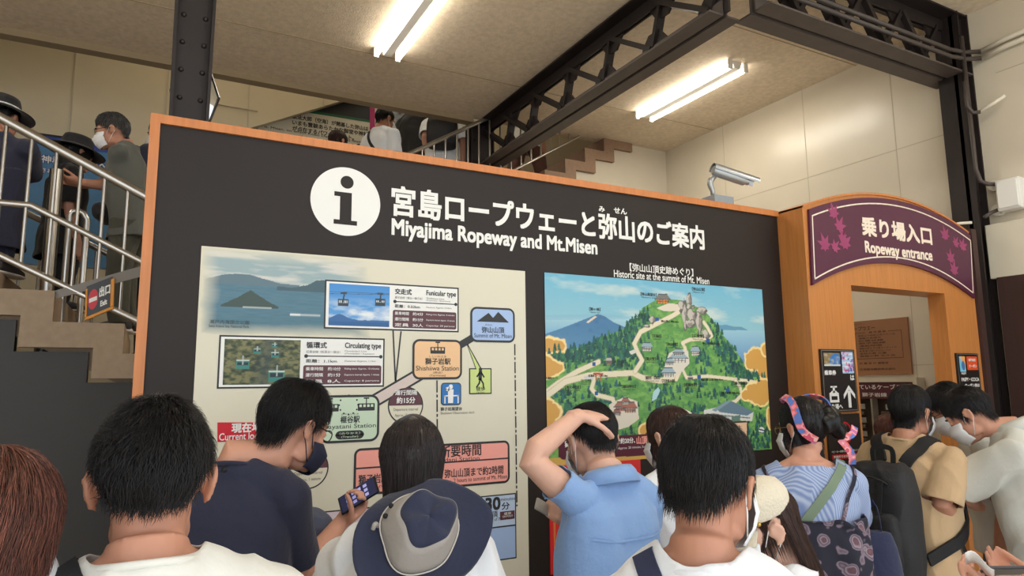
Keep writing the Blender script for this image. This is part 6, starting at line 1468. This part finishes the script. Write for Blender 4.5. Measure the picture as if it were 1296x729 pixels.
# --- woman in white behind him
J = person('person', 'person with brown hair in white tee just behind the light blue shirt', atD(849, 555, 2.66), -8, 6, pitch=8, k=.97, female=True, skin=SKIN_P, vox=.006, arms={'L': dict(elbow=atD(823, 680, 2.6), wrist=atD(822, 745, 2.7))})
shirt(J, C_WHITE, neck_drop=.03, loose=.02, sleeve=.75, hem=.64, collar='rib'); trousers(J, cloth('pale_skirt', (206, 204, 200))); shoes(J); face_mask(J)
make_hair(J['root'], J['head'], H_BROWN, cover_short(62, 86, 110), n=9000, length=.09, lift=.05, jit=.2, thick=.010, width=.0009, seed=41, top=.006, swirl=.2, long_=lambda p: (-.13, -.25) if abs(p) > 1.9 else (-.02, 0), tone=(.6, 2.))
hb = J['head']; MB().tube([hb(.02, -.06, .112), hb(.05, -.085, .085)], .005, 8).build('hair_clip', mat('clip_pale', (220, 206, 196), rough=.3), J['root'], smooth=True)

# --- man in the right foreground
J = person('person', 'person with black hair, white mask and navy strap over white tee, right foreground', atD(896, 618, 1.27), 68, 46, pitch=6, k=1.0, skin=SKIN_T, vox=.005, sh_w=.158, build=.96, arms={'L': dict(lift=-.030), 'R': dict(lift=-.030)}, detail=False)
s1 = shirt(J, C_WHITE, neck_drop=.036, hem=.62, collar='rib'); trousers(J, C_KHAKI); shoes(J); face_mask(J, wrap=80)
make_hair(J['root'], J['head'], H_BLACK, cover_short(64, 84, 118), n=18000, length=.042, lift=.30, jit=.45, thick=.008, width=.0007, seed=51, top=.008, swirl=.5)
T = J['T']; P, N = snap(J, [s1], spline([T(-.10, .12, .20), T(-.085, .07, .07), T(-.076, .0, .03), T(-.074, -.07, .045), T(-.08, -.12, .12), T(-.09, -.13, .30)], 24), .006)
band(P, .040, .003, M_STRAPN, 'shoulder_strap', J['root'], N)

# --- woman in the cream cap
J = person('person', 'person in cream cap with long brown hair and white mask', atD(966, 668, 1.72), -64, -40, pitch=20, k=.92, female=True, skin=SKIN_P, vox=.006)
shirt(J, C_WHITE, neck_drop=.03); trousers(J, C_JEAN); shoes(J); face_mask(J)
make_hair(J['root'], J['head'], H_BROWN, cover_short(64, 66, 112), n=9000, length=.11, lift=.03, jit=.15, thick=.008, width=.0008, seed=61, top=.0, swirl=.1, long_=lambda p: (-.30, .06) if abs(p) > 1.85 else (.03, 0), tone=(.6, 2.))
h = J['head']; m_cap = cloth('cap_cream', (218, 208, 186), bump=.35, bs=160); V = Vol()
V.loft([(h(0, .006+.004*i, z), h.d(r*h.k*.84, 0, 0), h.d(0, r*h.k*.92, 0)) for i, (z, r) in enumerate(((.035, .100), (.055, .112), (.085, .120), (.115, .105), (.135, .075), (.142, .035)))]); V.cut(h(0, -.012, .035), -h.d(0, 0, 1), .15)
cap = put('cap', V.mesh(.006, 5, folds(.004, 16., (1, 0, 0), 6), .003), m_cap, J['root'])
vs = []; n_, mm = 20, 6
for e in (0, -.005):
    for i in range(n_):
        a = -1.15+2.3*i/(n_-1)
        for j in range(mm):
            t = j/(mm-1); vs.append(h(math.sin(a)*(.086+.02*t), .0+math.cos(a)*(.098+.060*t), .045-.030*t-.02*math.sin(a)**2+e))
fs = []
for i in range(n_-1):
    for j in range(mm-1): a = i*mm+j; b = a+mm; o_ = n_*mm; fs += [(a, b, b+1, a+1), (o_+a+1, o_+b+1, o_+b, o_+a)]
rim = [i*mm for i in range(n_)]+[(n_-1)*mm+j for j in range(1, mm)]+[i*mm+mm-1 for i in range(n_-2, -1, -1)]+[j for j in range(mm-2, 0, -1)]
for a, b in zip(rim, rim[1:]+rim[:1]): fs.append((a, b, n_*mm+b, n_*mm+a))
MB().add(vs, fs).build('cap_peak', m_cap, cap, smooth=True)
for q in (-1, 1): MB().sphere(h(q*.090, .035, .042), (.006, .006, .006), 12, 8).build('cap_button', mat('brass', (206, 170, 90), rough=.3, metal=1.), cap, smooth=True)
MB().sphere(h(0, -.0, .140), (.010, .010, .006), 12, 8).build('cap_top_button', m_cap, cap, smooth=True)

# --- woman with the headband
def stripe_mat():
    m = mat('striped_blue_cotton', (140, 162, 206), rough=.85); nt = m.node_tree; b = nt.nodes['Principled BSDF']
    tc = nt.nodes.new('ShaderNodeTexCoord'); mp = nt.nodes.new('ShaderNodeMapping'); mp.inputs['Rotation'].default_value = (0, 0, -.6); wv = nt.nodes.new('ShaderNodeTexWave'); wv.bands_direction = 'X'; wv.inputs['Scale'].default_value = 50; wv.inputs['Distortion'].default_value = .1
    cr = nt.nodes.new('ShaderNodeValToRGB'); cr.color_ramp.elements[0].color = (*srgb(122, 142, 188), 1); cr.color_ramp.elements[1].color = (*srgb(176, 190, 216), 1)
    nt.links.new(tc.outputs['Object'], mp.inputs[0]); nt.links.new(mp.outputs[0], wv.inputs['Vector']); nt.links.new(wv.outputs['Fac'], cr.inputs[0]); nt.links.new(cr.outputs[0], b.inputs['Base Color']); return m
def floral_mat():
    m = mat('navy_paisley_print', (38, 38, 54), rough=.85); nt = m.node_tree; b = nt.nodes['Principled BSDF']
    tc = nt.nodes.new('ShaderNodeTexCoord'); n0 = nt.nodes.new('ShaderNodeTexNoise'); n0.inputs['Scale'].default_value = 14; ad = nt.nodes.new('ShaderNodeMixRGB'); ad.blend_type = 'ADD'; ad.inputs[0].default_value = .05
    vo = nt.nodes.new('ShaderNodeTexVoronoi'); vo.inputs['Scale'].default_value = 17; cr = nt.nodes.new('ShaderNodeValToRGB'); e = cr.color_ramp.elements
    e[0].position = 0; e[0].color = (*srgb(120, 84, 92), 1); e[1].position = .62; e[1].color = (*srgb(34, 34, 50), 1)
    for p, c in ((.22, (96, 66, 78)), (.30, (150, 136, 146)), (.36, (84, 70, 84)), (.44, (136, 120, 134)), (.50, (36, 36, 52))): k = e.new(p); k.color = (*srgb(c), 1)
    nt.links.new(tc.outputs['Object'], n0.inputs['Vector']); nt.links.new(tc.outputs['Object'], ad.inputs[1]); nt.links.new(n0.outputs['Color'], ad.inputs[2]); nt.links.new(ad.outputs[0], vo.inputs['Vector']); nt.links.new(vo.outputs['Distance'], cr.inputs[0]); nt.links.new(cr.outputs[0], b.inputs['Base Color']); return m
el = atD(1080, 668, 2.66)
J = person('person', 'person with colourful headband, blue striped top and dark flowered dress', atD(1018, 544, 2.76), 4, 40, pitch=6, k=1.0, female=True, skin=SKIN, vox=.006, sh_w=.168, build=1.02, nshift=-.035, arms={'R': dict(elbow=el, wrist=atD(1058, 712, 2.80)), 'L': dict(elbow=atD(972, 672, 2.8), wrist=atD(990, 735, 2.95))})
s1 = shirt(J, stripe_mat(), neck_drop=.052, neck_r=.10, hem=.50, sleeve=.74, sleeve_off=.026, loose=.012)
k = J['k']; T, x, f, u = J['T'], J['x'], J['f'], J['u']; V = Vol(); m_fl = floral_mat()
V.loft([(T(0, 0, c), x*(a*1.10+.028)*k, f*(b*1.10+.026)*k) for c, a, b in ((.20, .152, .118), (.26, .160, .122), (.34, .165, .124), (.42, .172, .128), (.55, .195, .150), (.75, .225, .175), (.95, .25, .20), (1.05, .26, .21))], 36); V.cut(T(0, 0, .20), u, .4); V.cut(T(0, 0, 1.05), -u, .5)
dr = put('pinafore_dress', V.mesh(.008, 4, folds(.010, 7., u, 9), .003), m_fl, J['root'])
for q in (-1, 1):
    P, N = snap(J, [s1], spline([T(q*.10, -.15, .235), T(q*.135, -.13, .14), T(q*.155, -.08, .075), T(q*.150, .0, .045), T(q*.13, .08, .08), T(q*.10, .14, .22)], 22), .004); band(P, .014, .003, m_fl, 'dress_strap', dr, N)
P, N = snap(J, [s1, dr], spline([T(.115, .08, .10), T(.105, .0, .04), T(.06, -.10, .09), T(-.05, -.15, .22), T(-.15, -.13, .36), T(-.20, -.06, .48)], 26), .006); band(P, .034, .003, mat('strap_sage', (116, 134, 112), rough=.8), 'bag_strap', J['root'], N)
shoes(J); face_mask(J); glasses(J, mat('glasses_gold', (170, 140, 90), rough=.3, metal=.8))
h = J['head']
hr = make_hair(J['root'], h, H_BLACK, cover_short(58, 92, 122), n=9000, length=.07, lift=.04, jit=.2, thick=.010, width=.0009, seed=71, top=.008, swirl=.15, long_=lambda p: (-.085, -.35) if abs(p) > 1.8 else (-.02, 0.), tone=(.6, 2.))
V = Vol(); V.ell(h(.036, -.095, .030), np.array((.048, .050, .060))*k, h.R @ roty(.5)); V.ell(h(.060, -.115, -.010), np.array((.028, .03, .04))*k, h.R); put('hair_bun', V.mesh(.006, 2, folds(.004, 22., (0, 0, 1), 2)), H_BLACK, J['root'])
def scarf():
    m = mat('scarf_multicolour', (214, 110, 120), rough=.8); nt = m.node_tree; b = nt.nodes['Principled BSDF']; tc = nt.nodes.new('ShaderNodeTexCoord'); n0 = nt.nodes.new('ShaderNodeTexNoise'); n0.inputs['Scale'].default_value = 26; n0.inputs['Detail'].default_value = 1; cr = nt.nodes.new('ShaderNodeValToRGB'); cr.color_ramp.interpolation = 'CONSTANT'; e = cr.color_ramp.elements
    e[0].color = (*srgb(90, 120, 190), 1); e[1].position = .42; e[1].color = (*srgb(226, 110, 96), 1)
    for p, c in ((.48, (232, 140, 160)), (.54, (240, 190, 180)), (.58, (214, 84, 110)), (.66, (160, 120, 190))): q = e.new(p); q.color = (*srgb(c), 1)
    nt.links.new(tc.outputs['Object'], n0.inputs['Vector']); nt.links.new(n0.outputs['Fac'], cr.inputs[0]); nt.links.new(cr.outputs[0], b.inputs['Base Color']); return m
m_sc = scarf(); ring = [(0, .080, .062), (.045, .060, .075), (.078, .02, .080), (.09, -.03, .05), (.088, -.07, .0), (.06, -.105, -.045)]
ring = [(-a, b, c) for a, b, c in ring[::-1]]+ring[1:]
top_r = spline([h(a*1.06, b*1.0-.02, c+.052) if c > .03 else h(a*1.05, b*1.08, c) for a, b, c in ring], 40)
hbn = band(top_r, .030, .005, m_sc, 'headband', J['root'], [nrm(p-h(0, -.01, .02)) for p in top_r])
for dx, dz in ((.075, .045), (.03, -.095)):
    tl = spline([h(.055, -.12, -.045), h(.055+dx*.5, -.145, -.05+dz*.5), h(.055+dx, -.13, -.045+dz)], 10); band(tl, .026, .004, m_sc, 'headband_tail', hbn, [-f for _ in tl])
# navy shoulder bag at her hip
bc = atD(1094, 716, 2.66); Rb_ = rotz(-.9); V = Vol(); V.loft([(bc+np.array((0, 0, z)), Rb_ @ np.array((a, 0, 0)), Rb_ @ np.array((0, b, 0))) for z, a, b in ((-.19, .10, .05), (-.17, .125, .065), (-.05, .13, .07), (.08, .115, .05), (.13, .10, .025))], 28, 3.)
bag = put('body', V.mesh(.007, 3, folds(.006, 9., (0, 0, 1), 12)), cloth('bag_navy', (38, 44, 74)), None); br = empty('tote_bag', tuple(bc), 'navy fabric bag hanging at the hip of the person with the headband', 'bag'); bag.parent = br; bag.data.transform(Matrix.Translation(-Vector(bc)))
hd_ = spline([bc+np.array((-.05, .03, .12)), bc+np.array((-.06, .02, .24)), J['arm']['R'][1]+np.array((.0, .0, .03)), bc+np.array((.03, -.04, .24)), bc+np.array((.05, -.05, .12))], 20); band(hd_, .022, .003, mat('bag_handle', (34, 40, 68), rough=.8), 'handle', br, [np.array((.5, -.8, .1)) for _ in hd_])
MB().box(bc+Rb_ @ np.array((-.02, -.071, .055)), (.030, .003, .016), Rb_).build('tag', mat('bag_tag_yellow', (222, 206, 70), rough=.6), br)

# --- man in beige with the backpack
el, wr = atD(1190, 645, 2.96), atD(1217, 641, 3.10)
J = person('person', 'person in beige tee and camouflage trousers carrying a black backpack', atD(1153, 524, 3.22), 90, 88, pitch=6, k=1.0, skin=SKIN_T, vox=.006, sh_w=.18, build=1.05, arms={'R': dict(free=True, elbow=el, wrist=wr, hdir=(.8, .3, .1), palm=(-.3, .2, 1), curl=((30, 35, 20),)*4)})
JP = J
s1 = shirt(J, C_BEIGE, neck_drop=.026, hem=.60, loose=.018, sleeve=.85, sleeve_off=.026, collar='rib')
def camo():
    m = mat('camouflage_cotton', (90, 98, 106), rough=.85); nt = m.node_tree; b = nt.nodes['Principled BSDF']; tc = nt.nodes.new('ShaderNodeTexCoord'); n0 = nt.nodes.new('ShaderNodeTexNoise'); n0.inputs['Scale'].default_value = 9; n0.inputs['Detail'].default_value = 2.5; cr = nt.nodes.new('ShaderNodeValToRGB'); cr.color_ramp.interpolation = 'CONSTANT'; e = cr.color_ramp.elements
    e[0].color = (*srgb(40, 48, 60), 1); e[1].position = .44; e[1].color = (*srgb(84, 96, 108), 1)
    for p, c in ((.52, (140, 150, 156)), (.60, (58, 68, 80))): q = e.new(p); q.color = (*srgb(c), 1)
    nt.links.new(tc.outputs['Object'], n0.inputs['Vector']); nt.links.new(n0.outputs['Fac'], cr.inputs[0]); nt.links.new(cr.outputs[0], b.inputs['Base Color']); return m
trousers(J, camo()); shoes(J); face_mask(J)
make_hair(J['root'], J['head'], H_BLACK, cover_short(64, 88, 128), n=9000, length=.055, lift=.10, jit=.25, thick=.013, width=.0010, seed=81, top=.010, swirl=.3)
# backpack: lies on his back, straps over the shoulders
k = J['k']; T, x, f, u = J['T'], J['x'], J['f'], J['u']; bpk = empty('backpack', tuple(T(0, -.22, .62)), 'black backpack with grab handle worn by the person in the beige tee', 'backpack')
m_bp = mat('backpack_black', (30, 30, 33), rough=.7, bump=.25, bscale=220); m_bp2 = mat('backpack_black_webbing', (22, 22, 25), rough=.65, bump=.3, bscale=300)
def BPp(a, b, c): return T(a, -.162-b, .09+c)
V = Vol(); V.loft([(BPp(0, .075+g, c), x*a, f*b) for c, a, b, g in ((0, .09, .05, -.02), (.03, .13, .075, -.01), (.12, .150, .090, 0), (.25, .158, .098, .008), (.38, .158, .098, .010), (.46, .150, .085, .004), (.49, .12, .06, 0))], 30, 3.4); put('main_bag', V.mesh(.007, 3, folds(.004, 9., u, 15)), m_bp, bpk)
V = Vol(); V.loft([(BPp(0, .175+g, c), x*a, f*b) for c, a, b, g in ((.20, .10, .02, 0), (.22, .128, .035, 0), (.32, .135, .045, .004), (.42, .13, .04, 0), (.445, .10, .02, -.006))], 26, 3.4); put('front_pocket', V.mesh(.007, 3, folds(.004, 11., u, 16)), m_bp, bpk)
for a in (-.06, .06):
    P = spline([BPp(a, .165, .07), BPp(a, .185, .16), BPp(a, .222, .30), BPp(a, .20, .45)], 14); band(P, .024, .004, m_bp2, 'compression_strap', bpk, [-f for _ in P])
P = spline([BPp(-.10, .135, .10), BPp(-.05, .17, .06), BPp(.05, .17, .06), BPp(.10, .135, .10)], 16); MB().tube(P, .004, 8).build('zip', m_bp2, bpk, smooth=True)
P = spline([BPp(-.045, .03, .005), BPp(-.04, .03, -.06), BPp(.04, .03, -.06), BPp(.045, .03, .005)], 16); band(P, .022, .006, m_bp2, 'grab_handle', bpk, [-f for _ in P])
for q in (-1, 1):
    P, N = snap(J, [s1], spline([T(q*.055, -.13, .10), T(q*.085, -.08, .045), T(q*.105, .0, .03), T(q*.115, .08, .09), T(q*.12, .12, .20), T(q*.135, .08, .34), T(q*.165, -.02, .42)], 30), .006); P.append(BPp(q*.14, .0, .40)); N.append(N[-1]); band(P, .055, .012, m_bp2, 'shoulder_strap', bpk, N)
    P = spline([T(q*.19, -.02, .40), T(q*.20, .02, .46), T(q*.195, .04, .54)], 8); band(P, .022, .003, m_bp2, 'strap_end', bpk, [x*q for _ in P])

# --- student in the pale grey shirt, and the one behind him
el, wr = atD(1212, 618, 3.0), atD(1236, 640, 3.2)
J = person('person', 'person in pale grey loose shirt bowing towards a ticket', atD(1229, 525, 3.12), -18, -20, pitch=34, k=.98, skin=SKIN, vox=.006, lean=10, sh_w=.182, build=1.08, nfwd=.06, nshift=.03, arms={'L': dict(elbow=el, wrist=wr, hdir=(.2, .8, .1), palm=(.4, .2, .9), curl=((45, 45, 25),)*4)})
shirt(J, C_GREYW, neck_drop=-.018, hem=.58, loose=.016, sleeve_off=.028, sleeve=.96, collar='shirt', folds_=folds(.009, 6.5, J['u'], 13)); trousers(J, C_KHAKI); shoes(J); face_mask(J)
make_hair(J['root'], J['head'], H_BLACK, cover_short(66, 84, 124), n=9000, length=.055, lift=.12, jit=.3, thick=.010, width=.0010, seed=91, top=.008, swirl=.4)
wr = atD(1209, 590, 3.30); tk = atD(1202, 581, 3.26); o = MB().box(tk, (.085, .045, .0015), rotz(.6) @ rotx(.6)).build('ticket', mat('ticket_white', (222, 228, 234))); tag(o, 'white ticket held in front of the pale grey shirt at the entrance', 'ticket')
J = person('person', 'person with glasses and black hair bowing behind the pale grey shirt at the entrance', atD(1203, 517, 3.58), -40, -30, pitch=32, k=1.0, skin=SKIN_T, vox=.007, lean=8, nfwd=.05, arms={'R': dict(elbow=atD(1214, 635, 3.5), wrist=wr, hdir=tk-wr, palm=(.5, .3, .8), curl=((45, 45, 25),)*4)})
shirt(J, C_GREYW, name='shirt', neck_drop=.012, collar='shirt', long_sleeve=False, sleeve=.9); trousers(J, C_BLACK); shoes(J); face_mask(J); glasses(J, mat('glasses_black', (26, 24, 24)))
make_hair(J['root'], J['head'], H_BLACK, cover_short(66, 84, 124), n=6000, length=.06, lift=.16, jit=.4, thick=.014, width=.0011, seed=92, top=.010, swirl=.4)
# --- woman inside the entrance, mostly hidden
J = person('person', 'person with brown hair inside the entrance, mostly hidden behind the beige tee', atD(1124, 548, 4.7), 70, 70, pitch=5, k=.93, female=True, skin=SKIN_P, vox=.008)
shirt(J, C_DK, neck_drop=.03); trousers(J, C_BLACK); shoes(J)
make_hair(J['root'], J['head'], H_RED, cover_short(60, 90, 110), n=3000, length=.08, lift=.06, jit=.3, thick=.016, width=.0016, seed=93, long_=lambda p: (-.13, -.1) if abs(p) > 1.2 else (-.02, 0))

# --- the person whose hands reach in at the lower right corner
wL, wR = atD(1298, 768, 1.50), atD(1324, 744, 1.58)
J = person('person', 'person reaching in at the lower right corner with a phone and a white paper', atD(1462, 640, 1.52), -28, -25, pitch=30, k=.98, skin=SKIN, vox=.006, sh_w=.17,
           arms={'L': dict(elbow=atD(1395, 800, 1.34), wrist=wL, hdir=atD(1244, 744, 1.56)-wL, palm=(-.1, .35, 1), curl=((22, 30, 20), (28, 34, 20), (34, 38, 22), (40, 40, 24)), thumb=(.92, .20, .30), tcurl=(5, 8, 6)), 'R': dict(elbow=atD(1432, 768, 1.62), wrist=wR, hdir=atD(1282, 730, 1.64)-wR, palm=(-.2, -.1, .9), curl=((26, 34, 20),)*4, thumb=(.92, .22, .3), tcurl=(5, 8, 6))})
shirt(J, C_SAGE, neck_drop=.03, collar='rib'); trousers(J, C_DK); shoes(J); face_mask(J)
make_hair(J['root'], J['head'], H_BLACK, cover_short(), n=3000, length=.05, lift=.3, seed=95)
pp = atD(1272, 722, 1.61); o = MB().box(pp, (.11, .06, .008), rotz(-.5) @ rotx(-.5)).build('phone', mat('phone_dark_grey', (70, 68, 70), rough=.3), bevel=.003); tag(o, 'dark grey phone held by the hands at the lower right corner', 'phone')
m = MB(); vs = []; q0, q1 = atD(1222, 708, 1.54), atD(1258, 722, 1.56); dd = (q1-q0); 
for e in (0, .0015):
    for i in range(9):
        for j in range(3): t = i/8; vs.append(q0+dd*t+np.array((0, 0, .012*math.sin(t*5)+e))+ray(1240, 712)*.035*(j-1)+np.array((0, 0, -.012*(j-1))))
fs = []
for i in range(8):
    for j in range(2): a = i*3+j; fs += [(a, a+3, a+4, a+1), (27+a+1, 27+a+4, 27+a+3, 27+a)]
rim = [0, 3, 6, 9, 12, 15, 18, 21, 24, 25, 26, 23, 20, 17, 14, 11, 8, 5, 2, 1]
for a, b in zip(rim, rim[1:]+rim[:1]): fs.append((a, b, 27+b, 27+a))
o = m.add(vs, fs).build('folded_paper', mat('paper_white', (232, 232, 230), rough=.7), smooth=True); tag(o, 'folded white paper between the hands at the lower right corner', 'paper')

# ------------------------------------------------------------------ people on the left stairs
def on_stairs(px, py, zd, tread, **k):
    p = atD(px, py, zd); return p, tread(p[0])
p, fl = on_stairs(143, 168, 4.25, treadA)
J = person('person', 'person with greying hair, glasses and white mask in grey-green tee on the left stairs', p, -84, -78, pitch=14, k=.90, floor=fl, skin=SKIN_T, vox=.007, lean=6, nfwd=.04, arms={'L': dict(elbow=atD(154, 238, 4.15), wrist=atD(104, 231, 4.10), hdir=(-1, 0, .05), palm=(0, .4, .9), curl=((35, 40, 25),)*4), 'R': dict(elbow=atD(140, 232, 4.5), wrist=atD(100, 234, 4.38), hdir=(-1, 0, .05), palm=(0, -.4, .9), curl=((35, 40, 25),)*4)})
shirt(J, C_SAGE, hem=.66, sleeve=.85, sleeve_off=.026, collar='rib'); trousers(J, C_OLIVE); shoes(J); face_mask(J); glasses(J, mat('glasses_dark', (60, 40, 36)))
make_hair(J['root'], J['head'], H_GREY, cover_short(58, 80, 124), n=4000, length=.045, lift=.3, jit=.4, thick=.012, width=.0018, seed=101, top=.012, tone=(.4, 2.6))
k = J['k']; V = Vol(); c = J['T'](0, .16, .46); V.loft([(c+J['x']*(-.11), J['u']*.03, J['f']*.02), (c+J['x']*(-.08), J['u']*.055, J['f']*.045), (c+J['x']*.08, J['u']*.055, J['f']*.045), (c+J['x']*.11, J['u']*.03, J['f']*.02)], 18); put('waist_bag', V.mesh(.008, 2), C_BLACK, J['root'])
p, fl = on_stairs(2, 152, 3.95, treadA)
J = person('person', 'person in navy clothes with a dark brimmed hat at the left edge of the stairs', p, 20, 20, pitch=4, k=1., floor=fl, skin=SKIN_T, vox=.008, arms={'R': dict(elbow=atD(36, 224, 3.95), wrist=atD(48, 216, 4.15))})
shirt(J, C_NAVY, hem=.66, sleeve=.9); trousers(J, C_NAVY, name='trousers'); shoes(J)
def sun_hat(J, m, r_in=.098, r_out=.175, top=.12, bandm=None, name='hat', drop=.02):
    h = J['head']; n = 36; rows = [(r_out, .045-drop), (r_out*.85, .047-drop*.5), (r_in+.006, .052), (r_in, .058), (r_in*.97, .10), (r_in*.88, .130), (r_in*.5, .143), (.004, .146)]
    vs = [h(math.cos(2*math.pi*i/n)*r*.92, -.01+math.sin(2*math.pi*i/n)*r*1.06, z) for r, z in rows for i in range(n)]
    o = MB().add(vs, [(j*n+i, j*n+(i+1) % n, (j+1)*n+(i+1) % n, (j+1)*n+i) for j in range(len(rows)-1) for i in range(n)]).build(name, m, J['root'], smooth=True); md = o.modifiers.new('s', 'SOLIDIFY'); md.thickness = .004
    if bandm: MB().tube([h(math.cos(t)*(r_in+.002)*.92, -.01+math.sin(t)*(r_in+.002)*1.06, .066) for t in np.linspace(0, 2*math.pi, 37)], .005, 8).build('hat_band', bandm, o, smooth=True)
    return o
HATB = cloth('hat_black', (28, 28, 34))
make_hair(J['root'], J['head'], H_BLACK, cover_short(70, 84, 124), n=1500, length=.03, lift=.2, thick=.010, width=.002, seed=102, top=.0); sun_hat(J, HATB, bandm=M_LOOP)
p, fl = on_stairs(97, 196, 4.52, treadA)
J = person('person', 'person in a wide black hat and black clothes on the left stairs', p, 60, 70, pitch=8, k=.92, floor=fl, female=True, skin=SKIN, vox=.008)
shirt(J, C_BLACK, hem=.66, sleeve=.9); trousers(J, C_BLACK); shoes(J)
make_hair(J['root'], J['head'], H_BLACK, cover_short(70, 90, 112), n=2000, length=.08, lift=.05, thick=.014, width=.002, seed=103, top=0., long_=lambda q: (-.16, .0) if abs(q) > 1.2 else (-.02, 0)); sun_hat(J, HATB, r_in=.100, r_out=.185, drop=.03)
p, fl = on_stairs(206, 172, 5.0, treadA)
J = person('person', 'person in navy shirt on the left stairs, mostly hidden behind the board edge', p, -60, -40, pitch=8, k=.95, floor=fl, skin=SKIN_T, vox=.008)
shirt(J, C_NAVY, hem=.66); trousers(J, C_BLACK); shoes(J); face_mask(J)
make_hair(J['root'], J['head'], H_BLACK, cover_short(), n=1500, length=.04, lift=.3, width=.002, seed=104)

# ------------------------------------------------------------------ people on the upper stairs
def upper(px, py, Y, name, label, face, body, k=1., female=False, top=C_WHITE, bottom=C_DK, hair=H_BLACK, long_=None, seed=1, mask=True, **kw):
    p = onY(px, py, Y); fl = treadB(p[0]); J = person('person', label, p, face, body, floor=fl, k=k, female=female, vox=.009, detail=False, **kw)
    s = shirt(J, top, hem=.66, sleeve=.8, loose=.016); trousers(J, bottom); shoes(J)
    if mask: face_mask(J)
    make_hair(J['root'], J['head'], hair, cover_short(62, 86, 120), n=1500, length=.05, lift=.2, width=.0022, seed=seed, long_=long_); return J, s
J, s1 = upper(487, 153, 6.35, 'p', 'person in white tee with a thin black strap on the upper stairs above the board', 70, 60, pitch=8, seed=111, skin=SKIN_T)
T = J['T']; P, N = snap(J, [s1], spline([T(-.09, .06, .08), T(-.09, -.02, .04), T(-.02, -.11, .16), T(.10, -.12, .32), T(.16, -.06, .44)], 20), .006); band(P, .030, .004, M_STRAPB, 'shoulder_strap', J['root'], N)
upper(428, 181, 6.35, 'p', 'person with brown hair just showing over the board top below the white poster', 60, 60, female=True, hair=H_BROWN, seed=112, k=.95, top=cloth('tee_grey', (120, 116, 112)), long_=lambda q: (-.13, -.1) if abs(q) > 1.2 else (-.02, 0))
upper(457, 196, 6.84, 'p', 'small person whose hair top barely shows above the board, left of the white tee', 60, 60, female=True, hair=H_BROWN, seed=113, k=.85, top=C_OFFW)
J, s1 = upper(561, 140, 6.30, 'p', 'person in white shirt with a black backpack on the upper stairs', 24, 24, k=.94, seed=114, lean=12, arms={'L': dict(elbow=onY(538, 176, 6.2), wrist=onY(541, 196, 6.35))})
k = J['k']; T, x, f, u = J['T'], J['x'], J['f'], J['u']; bpk = empty('backpack', tuple(T(0, -.2, .5)), 'black backpack worn over a white shirt on the upper stairs', 'backpack')
V = Vol(); V.loft([(T(0, -.235, c), x*a, f*b) for c, a, b in ((.10, .08, .05), (.13, .13, .075), (.25, .155, .10), (.42, .155, .10), (.50, .14, .08), (.52, .1, .05))], 24, 3.2); put('main_bag', V.mesh(.009, 3), m_bp, bpk)
for q in (-1, 1):
    P, N = snap(J, [s1], spline([T(q*.06, -.12, .12), T(q*.10, -.06, .05), T(q*.11, .02, .05), T(q*.12, .1, .16)], 16), .006); band(P, .045, .01, m_bp2, 'shoulder_strap', bpk, N)
upper(528, 132, 6.86, 'p', 'person in black clothes on the upper stairs, left of the white shirt with the backpack', 60, 55, seed=115, top=C_BLACK, bottom=C_BLACK, skin=SKIN_T)
upper(668, 108, 6.30, 'p', 'person in brown trousers striding up the upper stairs, seen through the lattice truss', 80, 80, seed=116, bottom=C_BROWNC, top=C_OFFW, step=.16)
